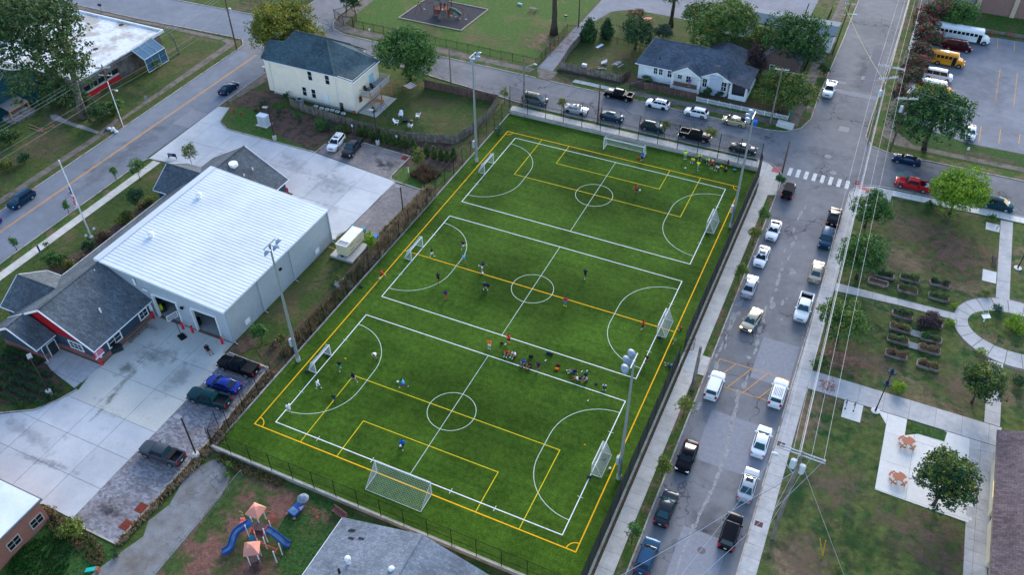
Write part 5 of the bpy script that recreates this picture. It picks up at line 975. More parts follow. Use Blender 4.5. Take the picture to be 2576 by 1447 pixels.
def loft_body(p):
    L,W,H=p['L']/2,p['W']/2,p['H'];hood,tr,gc,belt=p['hood'],p['trunk'],p['gc'],p['belt'];bed=p.get('bed');st=[]
    f,r=p['bx'];wr=p['wr']
    def top(x):
        if x > p['xa']:
            t=(x-p['xa'])/(L-p['xa']);return hood*(1-.03*t)-(.22 if p['H'] < 1.6 else .16)*max(0,t-.55)**1.6*2
        if bed and x < p['xd']+.02:return .82
        if x < p['xd']:t=(p['xd']-x)/(L+p['xd']+1e-6);return tr-.10*t
        return belt
    def wid(x):
        t=abs(x)/L;return W*(1-.16*max(0,t-.72)/.28*max(0,t-.72)/.28*1.2)
    def bot(x):
        for c in (f,r):
            d=abs(x-c)
            if d < wr+.06:return gc+math.sqrt(max(0,(wr+.07)**2-d*d))*.98+.12
        return gc
    xs=sorted(set([round(v,3) for v in [L,L-.04,L-.18,L-.4,f+wr+.07,f+wr+.05,f+wr*.6,f,f-wr*.6,f-wr-.05,f-wr-.07,p['xa'],p['xb'],0.0,p['xc'],p['xd'],r+wr+.07,r+wr+.05,r+wr*.6,r,r-wr*.6,r-wr-.05,r-wr-.07,-L+.35,-L+.15,-L+.03,-L]]),reverse=True)
    if bed:xs=sorted(set(xs+[p['xd']-.03]),reverse=True)
    mb=MB();n=0
    for x in xs:
        w,t,b_=wid(x),top(x),bot(x)
        if abs(x) > L-.02:w *= .93;t -= .12;b_ += .1
        elif abs(x) > L-.1:t -= .03
        s=[(w*.55,b_+.02),(w*.93,b_),(w,max(b_+.05,.5)),(w*1.0,t*.72),(w*.97,t-.1),(w*.88,t-.015),(w*.5,t+.02),(0,t+.035)]
        ring=[(x,-a,z) for a,z in s[:-1]]+[(x,0,s[-1][1])]+[(x,a,z) for a,z in reversed(s[:-1])]
        mb.v += ring;k=len(ring);i=n
        if n:
            o=(n-1)*k;q=n*k
            for j in range(k-1):mb.f.append((o+j,o+j+1,q+j+1,q+j));mb.mi.append(0)
            mb.f.append((o+k-1,o,q,q+k-1));mb.mi.append(0)
        n += 1
    k=15;mb.f.append(tuple(range(k))[::-1]);mb.mi.append(0);mb.f.append(tuple(range((n-1)*k,n*k)));mb.mi.append(0)
    # cabin
    wb,wt=W*.9,W*(.72 if not p.get('long') else .78);zr=H;zb=belt
    st=[(p['xa'],wb,wb,zb-.02,.02),(p['xb'],wb,wt,zr-.03,1),((p['xb']+p['xc'])/2,wb,wt*1.02,zr,1),(p['xc'],wb,wt*.98,zr-.04,1),(p['xd'],wb*.97,wb*.9,(tr if not bed else belt)-.01,.02)]
    o0=len(mb.v);m_=0
    for x,a,t,z,full in st:
        zz=z if full == 1 else zb-.02
        ring=[(x,-a,zb-.05),(x,-t if full == 1 else -a,zz-.06 if full == 1 else zz),(x,-t*.86,zz),(x,0,zz+(.035 if full == 1 else .01)),(x,t*.86,zz),(x,t if full == 1 else a,zz-.06 if full == 1 else zz),(x,a,zb-.05)]
        mb.v += ring
        if m_:
            o=o0+(m_-1)*7;q=o0+m_*7
            for j in range(6):mb.f.append((o+j,o+j+1,q+j+1,q+j));mb.mi.append(0)
        m_ += 1
    return mb,dict(wb=wb,wt=wt,zr=zr,zb=zb,st=st)
PROTO={}
def proto(key,typ,plan=(),glass=CGL,rimm=None):
    """build one vehicle of a type with all its parts; returned root is placed later or copied"""
    p=S[typ];L,W,H=p['L']/2,p['W']/2,p['H'];root=bpy.data.objects.new(key,None);COL.objects.link(root);root.empty_display_size=.5
    mb,g=loft_body(p);o=mb.build('body',PT_['white'],root,smooth=True,local=True)
    try:o.data.set_sharp_from_angle(angle=RD(32))
    except Exception:pass
    wb,wt,zr,zb=g['wb'],g['wt'],g['zr'],g['zb'];xa,xb,xc,xd=p['xa'],p['xb'],p['xc'],p['xd'];e=.018
    def lerp(a,b2,t):return a+(b2-a)*t
    def gl(name,pts,m_=None):
        mb=MB();pts=[Vector(q) for q in pts];n=(pts[1]-pts[0]).cross(pts[2]-pts[0]).normalized();c=sum(pts,Vector())/len(pts)
        if n.dot(c-Vector((0,0,zb*.8))) < 0:pts=pts[::-1];n=-n
        mb.add([q+n*e for q in pts]+[q-n*.02 for q in pts],[tuple(range(len(pts)))]+[(i,len(pts)+i,len(pts)+(i+1)%len(pts),(i+1)%len(pts)) for i in range(len(pts))]);return mb.build(name,m_ or glass,root,local=True)
    zc=zr-.03;yb,yt=wb*.9,wt*.84
    gl('windshield',[(lerp(xa,xb,.06),-yb,lerp(zb,zc,.06)),(lerp(xa,xb,.06),yb,lerp(zb,zc,.06)),(lerp(xa,xb,.93),yt,lerp(zb,zc,.93)),(lerp(xa,xb,.93),-yt,lerp(zb,zc,.93))])
    zt=p['trunk'] if not p.get('bed') else p['belt'];z2=zr-.04
    lo_=.22 if p.get('long') else .1
    gl('rear_window',[(lerp(xd,xc,lo_),-yb*.88,lerp(zt,z2,lo_)),(lerp(xd,xc,lo_),yb*.88,lerp(zt,z2,lo_)),(lerp(xd,xc,.9),yt*.95,lerp(zt,z2,.9)),(lerp(xd,xc,.9),-yt*.95,lerp(zt,z2,.9))])
    def sy(z):return lerp(wb,wt*1.01,(z-zb+.05)/(zr-.06-zb+.05))
    z0,z1=zb+.05,zr-.13
    f0=lerp(xa,xb,(z0-zb)/(zr-zb))-.22;f1=lerp(xa,xb,(z1-zb)/(zr-zb))-.10;r0=lerp(xd,xc,(z0-zb)/(zr-zb))+.22;r1=lerp(xd,xc,(z1-zb)/(zr-zb))+.12
    nw=1 if p.get('bed') and 'crew' not in plan else (3 if p.get('long') and typ not in ('jeep',) else 2)
    if p.get('coupe'):nw=2
    for s in (-1,1):
        for i in range(nw):
            a0,a1=lerp(f0,r0,i/nw)-(.04 if i else 0),lerp(f0,r0,(i+1)/nw)+(.04 if i < nw-1 else 0);b0,b1=lerp(f1,r1,i/nw)-(.04 if i else 0),lerp(f1,r1,(i+1)/nw)+(.04 if i < nw-1 else 0)
            gl('side_window',[(a0,s*(sy(z0)+.004),z0),(a1,s*(sy(z0)+.004),z0),(b1,s*(sy(z1)+.004),z1),(b0,s*(sy(z1)+.004),z1)])
    wm=None
    for x in p['bx']:
        for s in (-1,1):
            y=s*(W-.1);wr=p['wr'];mb=MB();mb.tube((0,-.11,0),(0,.11,0),wr,wr,14)
            if wm is None:wm=mb.mesh('wheel',TYRE);mb2=MB();mb2.tube((0,-.125,0),(0,.125,0),wr*.66,wr*.66,10);mb2.ball((0,.125,0),(.07,.02,.07),6,4);mb2.ball((0,-.125,0),(.07,.02,.07),6,4);rm=mb2.mesh('rim',rimm or RIM)
            w=link('wheel',wm,root);w.location=(x,y,wr);link('rim',rm,w)
    hz=p['hood']-.22 if H < 1.6 else p['hood']-.3
    hw=.2 if H < 1.6 else .17
    for s in (-1,1):
        mb=MB();mb.box((L-.13,s*W*.70,hz),(.24,W*.36,.15));mb.build('headlight',HL,root,local=True)
        tz_=(p['trunk']-.2) if H < 1.6 else .95
        mb=MB();mb.box((-L+.07,s*W*.76,tz_),(.16,W*.3,.16 if H < 1.6 else .36));mb.build('taillight',TL,root,local=True)
        mb=MB();mb.box((xa-.35,s*(wb+.16),zb+.02),(.14,.2,.13));mb.build('mirror',BLK if typ in ('jeep',) else PT_['white'],root,local=True)
    mb=MB();mb.box((L-.02,0,hz-.06),(.07,W*.85,.2));mb.build('grille',BLK,root,local=True)
    mb=MB();mb.box((-L+.0,0,.72),(.03,.32,.16));mb.build('licence_plate',PLATE,root,local=True)
    if H < 1.6 or typ in ('crossover',):mb=MB();mb.box((L-.01,0,.33),(.08,W*1.3,.12));mb.build('bumper_grille',BLK,root,local=True)
    if p.get('bed'):
        x0,x1=p['xd']-.02,-L+.05
        mb=MB();mb.b(x1,x0,-W*.97,-W*.80,.6,1.28);mb.b(x1,x0,W*.80,W*.97,.6,1.28);mb.b(x1-.0,x1+.1,-W*.8,W*.8,.6,1.27);mb.b(x0-.06,x0,-W*.8,W*.8,.6,1.26);mb.build('bed_side',PT_['white'],root,local=True)
        mb=MB();mb.b(x1+.1,x0-.06,-W*.8,W*.8,.8,.9);mb.build('bed_floor',LINER,root,local=True)
        mb=MB();mb.b(-L-.1,-L+.04,-W*.85,W*.85,.45,.62);mb.b(L-.04,L+.06,-W*.9,W*.9,.45,.62);mb.build('bumper',RIM if 'chrome' in plan else BLK,root,local=True)
        if 'tonneau' in plan:mb=MB();[mb.b(x1+.05+(x0-x1-.1)*i/4,x1+.05+(x0-x1-.1)*(i+1)/4-.02,-W*.9,W*.9,1.285,1.32) for i in range(4)];mb.build('tonneau_cover',LINER,root,local=True)
        if 'toolbox' in plan:mb=MB();mb.b(x0-.75,x0-.15,-W*.82,W*.82,1.0,1.36);mb.build('tool_box',BLK,root,local=True)
        if 'load' in plan:mb=MB();rr=random.Random(4);[mb.box((lerp(x0-.9,x1+.3,rr.random()),rr.uniform(-.6,.6),rr.uniform(1.0,1.25)),(rr.uniform(.3,.7),rr.uniform(.2,.5),rr.uniform(.1,.3)),rr.uniform(0,3)) for _ in range(9)];mb.build('load',mat('load_mix',(.4,.45,.46),.7,(.1,.2,.22),2,.45,.55),root,local=True)
    if 'rack' in plan:
        mb=MB()
        for s in (-1,1):mb.tube((xb-.3,s*wt*.82,zr+.06),(xc+.2,s*wt*.82,zr+.06),.025,n=5)
        for k in range(3):x=lerp(xb-.5,xc+.5,k/2);mb.tube((x,-wt*.82,zr+.09),(x,wt*.82,zr+.09),.022,n=5)
        mb.build('roof_rack',BLK,root,local=True)
    if 'ribs' in plan:
        for k in range(6):y=lerp(-wt*.65,wt*.65,k/5);mb=MB();mb.box(((xb+xc)/2-.1,y,zr+.035),((xb-xc)*.62,.05,.02));mb.build('roof_rib',BLK,root,local=True)
    if 'bar' in plan:mb=MB();mb.box((xb-.15,0,zr+.09),(.08,W*1.5,.07));mb.build('roof_bar',BLK,root,local=True)
    if 'sunroof' in plan:mb=MB();mb.box((lerp(xb,xc,.28),0,zr+.02),(.55,.85,.04));mb.build('sunroof',glass,root,local=True)
    if 'spare' in plan:mb=MB();mb.tube((-L-.22,0,.95),(-L+.02,0,.95),.38,.38,14);mb.build('spare_wheel',TYRE,root,local=True);mb=MB();mb.b(xd+.1,xb+.05,-wt*.95,wt*.95,zr+.02,zr+.06);mb.build('soft_top',mat('canvas_black',(.02,.02,.022),.9,var=.1),root,local=True)
    if 'stripe' in plan:mb=MB();mb.box((lerp(xb,xc,.3),0,zr+.03),(.7,wt*1.5,.03));mb.build('glass_roof',CGL,root,local=True)
    if 'board' in plan:mb=MB();mb.box((0.2,0,.4),(2.4,W*2+.1,.06));mb.build('side_step',RIM,root,local=True)
    return root
NPAINT=('body','bed_side','mirror')
def place(root,D,head,color,label,z=0.0,plan=(),group=None,name=None,hlon=False,glass=None,off=.6,cat='car'):
    """D: point of the photo at body mid height; head: heading angle"""
    c=P(D[0],D[1],off) if not isinstance(D,Vector) else D
    root.location=(c.x,c.y,z+.055);root.rotation_euler=(0,0,head);root['label']=label;root['category']=cat
    if group:root['group']=group
    for ch in root.children:
        nm=ch.name.split('.')[0]
        if nm in NPAINT and not (nm == 'mirror' and ch.data.materials[0] is BLK):recolor(ch,PT_[color])
        if hlon and nm == 'headlight':recolor(ch,HLON)
        if glass is not None and nm in ('windshield','rear_window'):recolor(ch,glass)
        if 'darkrim' in plan and nm == 'wheel':
            for r in ch.children:recolor(r,RIMD)
    return root
CACHE={}
def car(typ,D,head,color,label,plan=(),name=None,**k):
    bplan=tuple(sorted(x for x in plan if x not in ('darkrim',)));key=(typ,bplan)
    nm=name or {'pickup':'pickup_truck','van':'van','minivan':'minivan','jeep':'off_roader','suv':'suv','crossover':'crossover_car','coupe':'coupe_car','hatch':'hatchback_car','sedan':'sedan_car'}[typ]
    if key not in CACHE:r=proto(nm,typ,plan);km=kidmap_of(r);CACHE[key]=(r,km)
    else:r0,km=CACHE[key];r=copy_tree(r0,km);r.name=nm
    kid_reset(r)
    return place(r,D,head,color,label,plan=plan,**k)
def kid_reset(r):
    for ch in r.children:
        nm=ch.name.split('.')[0]
        if ch.material_slots and nm in ('headlight','windshield','rear_window'):ch.material_slots[0].link='DATA'
        for g in ch.children:
            if g.material_slots:g.material_slots[0].link='DATA'
N_,E_,S_,W_=RD(90),0.0,RD(-90),RD(180)
G_N,G_R5,G_L,G_R='cars parked along the far street','cars on the cross street to the right','cars parked along the left side of the side street','cars parked along the right side of the side street'
car('sedan',(575,222),N_,'navy','dark blue sedan driving up the main street beside the cream house',glass=CGT)
car('suv',(54,503),S_,'dkblue','very dark blue suv at the far left on the main street',glass=CGT)
car('sedan',(-34,570),S_,'blue','blue car cut off by the left edge of the photo')
car('minivan',(1346,251),E_,'greygreen','grey green minivan parked behind the far fence, leftmost of its row',('rack',),group=G_N,glass=CGT)
car('coupe',(1449,275),E_,'silver','pale silver coupe with sunroof parked second from left behind the far fence',('sunroof','darkrim'),group=G_N,glass=CGT)
car('hatch',(1539,294),E_,'dkblue','dark blue hatchback parked third from left behind the far fence',group=G_N,glass=CGT)
car('crossover',(1642,320),E_,'green','dark green blue crossover parked behind the far fence left of the black pickup',group=G_N,glass=CGT)
car('pickup',(1748,342),E_,'black','black pickup with empty bed parked behind the far goal',('crew','chrome'),group=G_N)
car('sedan',(1869,374),E_,'dkgrey','dark grey sedan parked at the far corner of the pitch near the crossing',('sunroof',),group=G_N)
car('pickup',(1557,240),W_,'black','black pickup with tool box parked below the wooden fence of the far yard',('crew','toolbox'),group=G_N)
car('crossover',(1655,262),W_,'white','white crossover with dark roof bars and black wheels in front of the bungalow',('rack','darkrim'),group=G_N)
car('crossover',(1752,284),W_,'white','plain white crossover parked beside the white picket fence',group=G_N)
car('hatch',(1847,305),W_,'beige','beige hatchback parked below the white picket fence',('stripe',),group=G_N)
car('pickup',(2086,226),S_,'white','white pickup stopped at the upper arm of the crossing',('chrome',))
car('coupe',(2281,402),W_,'navy','dark navy coupe on the right street just past the crossing',group=G_R5)
car('pickup',(2296,466),W_,'red','bright red pickup with a loaded bed parked at the park corner',('load',),group=G_R5,cat='pickup')
car('minivan',(2507,514),E_,'teal','dark teal minivan parked behind the round green tree at the right',('ribs',),group=G_R5,glass=CGT)
car('sedan',(2441,333),S_,'white','white sedan parked alone near the bottom of the big parking lot',glass=CGT)
car('jeep',(1983,482),N_,'black','black soft top off roader with spare wheel at the back, just below the crosswalk',('spare',),group=G_L)
car('coupe',(1946,580),S_,'white','white coupe facing the camera, farthest white car of the left row',('darkrim',),group=G_L)
car('sedan',(1916,646),S_,'white','white sedan with sunroof facing the camera, below the farthest white coupe',('sunroof','darkrim'),group=G_L)
car('sedan',(1886,721),N_,'silver','silver grey sedan parked in the left row seen from behind',group=G_L)
a=P(1908,781,.6);b_=P(1873,833,.6);gd=math.atan2(b_.y-a.y,b_.x-a.x)
car('sedan',(1891,806),gd,'gold','gold sedan pulling out at an angle with its headlights on',hlon=True,glass=CGT)
car('suv',(1797,972),N_,'white','plain white estate suv below the hatched bay seen from behind',group=G_L)
car('coupe',(1728,1150),S_,'black','glossy black coupe facing the camera in the left row',group=G_L)
car('sedan',(1675,1281),N_,'dkgrey','dark grey blue sedan with red tail lights, second from the bottom of the left row',group=G_L,glass=CGT)
car('crossover',(1627,1402),N_,'blueb','blue crossover at the bottom edge of the photo in the left row',group=G_L)
car('coupe',(2098,546),N_,'black','black coupe in the right row nearest to the stop sign',group=G_R)
car('suv',(2078,602),S_,'dkblue','dark blue black suv facing the camera, close behind the black coupe',group=G_R,glass=CGT)
car('sedan',(2054,684),N_,'gold','beige sedan with red tail lights in the right row',group=G_R,glass=CGT)
car('pickup',(2021,776),S_,'white','white pickup with black bed liner facing the camera in the right row',('chrome',),group=G_R,glass=CGT)
car('suv',(1957,991),N_,'white','white suv with roof ribs right of the hatched bay',('ribs',),group=G_R)
car('sedan',(1915,1112),N_,'white','clean white sedan with red tail lights in the right row by the large power pole',group=G_R,glass=CGT)
car('sedan',(1882,1221),N_,'silver','silver white sedan with sunroof in the right row above the lowest black car',('sunroof',),group=G_R,glass=CGT)
car('suv',(1837,1340),N_,'black','long black suv at the bottom of the right row under the wires',group=G_R)
def hd(f,r):a=P(*f,.6);b2=P(*r,.6);return math.atan2(a.y-b2.y,a.x-b2.x)
car('suv',(846,360),hd((828,384),(864,338)),'white','white suv parked by the row of small cedars',('rack','sunroof'))
car('pickup',(886,373),hd((868,397),(905,350)),'dkgrey','dark grey pickup beside the white suv on the tan parking',('crew','tonneau'),glass=CGT)
car('pickup',(600,924),hd((547,906),(650,938)),'black','black pickup with flat bed cover and roof bar by the hall corner',('crew','tonneau','bar','board'))
car('sedan',(563,968),hd((522,953),(605,978)),'blue','bright blue sedan between the two dark pickups')
car('pickup',(527,1004),hd((470,988),(580,1019)),'green','dark teal pickup with open bed next to the blue sedan',('crew',),glass=CGT)
car('pickup',(409,1143),hd((352,1122),(462,1162)),'grey','grey pickup parked alone on the pavers',('crew','toolbox'),glass=CGT)
car('sedan',(2352,104),E_,'maroon','dark red car half hidden behind the maroon van')
car('van',(2409,118),E_,'maroon','maroon passenger van between the long white bus and the yellow bus',cat='van')
car('van',(2360,187),E_,'white','white passenger van between the two yellow buses',cat='van',off=1.0)
# ---- buses
def bus(lab,D,L,W,H,col,roofc,nwin,name='bus'):
    c=P(*D,1.2);b_=thing(name,lab,'bus',(c.x,c.y,.04),E_,'buses in the parking lot');x0,x1=-L/2,L/2-1.5;mb=MB();n=0
    prof=[(-1,.45),(-1,1.0),(-1,2.0),(-.97,H-.35),(-.8,H-.1),(-.4,H),(0,H+.04),(.4,H),(.8,H-.1),(.97,H-.35),(1,2.0),(1,1.0),(1,.45)]
    for x in (x0,x0+.15,x1-.2,x1):
        k=.94 if x in (x0,x1) else 1;mb.v += [(x,y*W/2*(k if z > 1.5 else 1),z-(.08 if x in (x0,x1) and z > 2 else 0)) for y,z in prof];m_=len(prof)
        if n:
            for j in range(m_):mb.f.append(((n-1)*m_+j,(n-1)*m_+(j+1)%m_,n*m_+(j+1)%m_,n*m_+j));mb.mi.append(0)
        n += 1
    mb.f.append(tuple(range(m_))[::-1]);mb.mi.append(0);mb.f.append(tuple(range((n-1)*m_,n*m_)));mb.mi.append(0);mb.build('body',PT_[col],b_,local=True)
    mb=MB();mb.v += [];hood=[(x1,.95,1.75),(L/2-.5,.85,1.5),(L/2-.1,.75,1.2),(L/2,.7,.6)];n=0
    for x,w,z in hood:
        w *= W/2;mb.v += [(x,-w,.5),(x,-w,z-.2),(x,-w*.8,z),(x,w*.8,z),(x,w,z-.2),(x,w,.5)]
        if n:
            for j in range(6):mb.f.append(((n-1)*6+j,(n-1)*6+(j+1)%6,n*6+(j+1)%6,n*6+j));mb.mi.append(0)
        n += 1
    mb.f.append(tuple(range((n-1)*6,n*6)));mb.mi.append(0);mb.build('hood',PT_[col],b_,local=True)
    mb=MB();mb.v += [(x,y*W/2*.975,z+.012) for x in (x0+.1,x1-.15) for y,z in prof[3:10]];mb.f += [(j,j+1,7+j+1,7+j) for j in range(6)];mb.mi += [0]*6;mb.build('roof',PT_[roofc],b_,local=True)
    pitch_=(x1-x0-1.5)/nwin
    for s in (-1,1):
        for i in range(nwin):mb=MB();xx=x0+.5+pitch_*(i+.5);mb.box((xx,s*(W/2+.0),1.98),(pitch_*.8,.05,.62));mb.build('side_window',CGL,b_,local=True)
        mb=MB();mb.b(x0+.1,x1-.1,s*W/2-.02,s*W/2+.02,1.45,1.5);mb.b(x0+.1,x1-.1,s*W/2-.02,s*W/2+.02,1.1,1.14);mb.build('side_stripe',BLK if col == 'yellow' else PT_['silver'],b_,local=True)
    mb=MB();mb.box((x1-.55,-W/2-.01,1.35),(.75,.05,1.75));mb.build('door',CGL,b_,local=True)
    mb=MB();mb.box((x1+.01,0,2.1),(.06,W*.85,.75));mb.build('windshield',CGT,b_,local=True)
    for x in (L/2-.95,x0+1.9):
        for s in (-1,1):mb=MB();mb.tube((x,s*(W/2-.3),.5),(x,s*(W/2+.02),.5),.5,.5,14);w=mb.build('wheel',TYRE,b_,local=True);mb=MB();mb.tube((x,s*(W/2-.1),.5),(x,s*(W/2+.05),.5),.26,.26,10);mb.build('rim',RIM,w,local=True)
    for s in (-1,1):mb=MB();mb.box((L/2-.03,s*W*.3,.95),(.1,.3,.22));mb.build('headlight',HL,b_,local=True)
    mb=MB();mb.box((x0+L*.45,0,H+.06),(.8,.8,.08));mb.build('roof_hatch',PT_['white'],b_,local=True)
    mb=MB();mb.box((L/2+.02,0,.55),(.12,W*.9,.2));mb.build('bumper',BLK,b_,local=True);return b_
bus('long white bus at the top of the parking lot with a row of dark windows',(2418,86),11.4,2.4,3.0,'white','white',10)
bus('short yellow school bus with yellow roof between the vans',(2382,148),6.9,2.2,2.7,'yellow','yellow',5)
bus('short yellow school bus with white roof partly behind the large tree',(2350,221),6.9,2.2,2.7,'yellow','white',5)

# ------------------------------------------------------------------ people
SKIN={'l':mat('skin_light',(.46,.25,.17),.6,var=0),'m':mat('skin_tan',(.34,.16,.09),.6,var=0),'d':mat('skin_dark',(.11,.055,.035),.6,var=0)}
HAIR={'k':mat('hair_black',(.012,.010,.010),.7,var=0),'b':mat('hair_brown',(.06,.03,.02),.7,var=0),'y':mat('hair_blond',(.35,.22,.10),.7,var=0)}
CL={}
def cloth(c):
    if c not in CL:CL[c]=mat('cloth_%d' % len(CL),c,.85,var=.08,vsc=6)
    return CL[c]
BK,WH,GY,NV,RE,OR=(.016,.016,.02),(.78,.79,.82),(.30,.29,.32),(.018,.035,.12),(.75,.02,.03),(.95,.15,.012)
def V(*a):return Vector(a)
def pose(kind):
    """joint positions of a 1.72 m figure facing +x, feet on z=0"""
    J=dict(pel=V(0,0,.92),che=V(.01,0,1.25),nec=V(0,0,1.47),hed=V(.02,0,1.60))
    for s,k in ((1,'l'),(-1,'r')):
        J['sh'+k]=V(0,s*.19,1.41);J['el'+k]=V(.0,s*.25,1.13);J['ha'+k]=V(.08,s*.26,.88)
        J['hi'+k]=V(0,s*.10,.88);J['kn'+k]=V(.02,s*.11,.48);J['an'+k]=V(0,s*.12,.08);J['to'+k]=V(.15,s*.14,.04)
    if kind == 'walk':J.update(knl=V(.17,.10,.50),anl=V(.22,.10,.09),tol=V(.37,.11,.06),knr=V(-.08,-.1,.5),anr=V(-.33,-.1,.15),tor=V(-.2,-.1,.04),ell=V(-.14,.24,1.15),hal=V(-.12,.24,.92),elr=V(.12,-.24,1.16),har=V(.26,-.22,.98))
    if kind == 'run':J.update(pel=V(0,0,.88),che=V(.09,0,1.2),nec=V(.16,0,1.40),hed=V(.22,0,1.52),shl=V(.12,.19,1.34),shr=V(.12,-.19,1.34),knl=V(.34,.1,.68),anl=V(.42,.1,.27),tol=V(.56,.1,.24),hil=V(0,.1,.84),hir=V(0,-.1,.84),knr=V(-.16,-.1,.48),anr=V(-.5,-.1,.36),tor=V(-.42,-.1,.22),ell=V(-.12,.26,1.16),hal=V(0,.28,.98),elr=V(.22,-.28,1.12),har=V(.42,-.22,1.2));
    if kind == 'kick':J.update(che=V(-.06,0,1.23),nec=V(-.10,0,1.44),hed=V(-.06,0,1.57),shl=V(-.10,.19,1.38),shr=V(-.1,-.19,1.38),knr=V(.34,-.1,.66),anr=V(.66,-.1,.42),tor=V(.8,-.1,.48),knl=V(-.02,.1,.47),anl=V(-.06,.1,.08),tol=V(.09,.12,.04),ell=V(-.05,.42,1.22),hal=V(.05,.62,1.1),elr=V(-.3,-.3,1.18),har=V(-.42,-.42,1.0))
    if kind in ('sit','sitlean'):
        J.update(pel=V(0,0,.13),che=V(.06,0,.42),nec=V(.14,0,.62),hed=V(.2,0,.75),shl=V(.12,.19,.57),shr=V(.12,-.19,.57),hil=V(.0,.1,.12),hir=V(.0,-.1,.12),knl=V(.36,.17,.46),knr=V(.36,-.15,.44),anl=V(.58,.16,.08),anr=V(.6,-.14,.08),tol=V(.74,.18,.05),tor=V(.76,-.16,.05),ell=V(.3,.3,.46),hal=V(.5,.2,.36),elr=V(.3,-.3,.46),har=V(.5,-.18,.34))
        if kind == 'sitlean':J.update(che=V(-.12,0,.38),nec=V(-.22,0,.56),hed=V(-.22,0,.70),shl=V(-.2,.19,.51),shr=V(-.2,-.19,.51),ell=V(-.36,.26,.3),hal=V(-.46,.3,.06),elr=V(-.36,-.26,.3),har=V(-.46,-.3,.06),knr=V(.42,-.2,.26),anr=V(.8,-.2,.08),tor=V(.9,-.22,.16))
    if kind == 'chair':J.update(pel=V(0,0,.5),che=V(-.1,0,.8),nec=V(-.16,0,1.0),hed=V(-.16,0,1.14),shl=V(-.15,.19,.95),shr=V(-.15,-.19,.95),hil=V(0,.1,.5),hir=V(0,-.1,.5),knl=V(.42,.14,.52),knr=V(.42,-.16,.5),anl=V(.72,.16,.12),anr=V(.66,-.2,.12),tol=V(.86,.18,.1),tor=V(.8,-.22,.1),ell=V(.05,.26,.78),hal=V(.05,.2,1.02),elr=V(.05,-.3,.72),har=V(.3,-.2,.66))
    if kind == 'bend':J.update(pel=V(-.12,0,.78),che=V(.1,0,1.02),nec=V(.26,0,1.16),hed=V(.36,0,1.26),shl=V(.22,.19,1.1),shr=V(.22,-.19,1.1),hil=V(-.12,.11,.75),hir=V(-.12,-.11,.75),knl=V(.14,.17,.44),knr=V(.14,-.17,.44),anl=V(0,.2,.08),anr=V(0,-.2,.08),tol=V(.15,.22,.04),tor=V(.15,-.22,.04),ell=V(.24,.3,.8),hal=V(.22,.2,.55),elr=V(.24,-.3,.8),har=V(.22,-.2,.55))
    if kind == 'hips':J.update(ell=V(-.06,.40,1.2),hal=V(.1,.18,1.02),elr=V(-.06,-.40,1.2),har=V(.1,-.18,1.02))
    if kind == 'hips':pass
    return J
BONES=[('pel','che',.135,.155,'t'),('che','nec',.155,.07,'t'),('nec','hed',.06,.062,'s')]
for k in 'lr':BONES += [('che','sh'+k,.11,.072,'t'),('sh'+k,'el'+k,.062,.046,'t'),('el'+k,'ha'+k,.044,.03,'s'),('pel','hi'+k,.12,.10,'p'),('hi'+k,'kn'+k,.098,.064,'p'),('kn'+k,'an'+k,.062,.04,'s'),('an'+k,'to'+k,.048,.036,'f')]
BODY={}
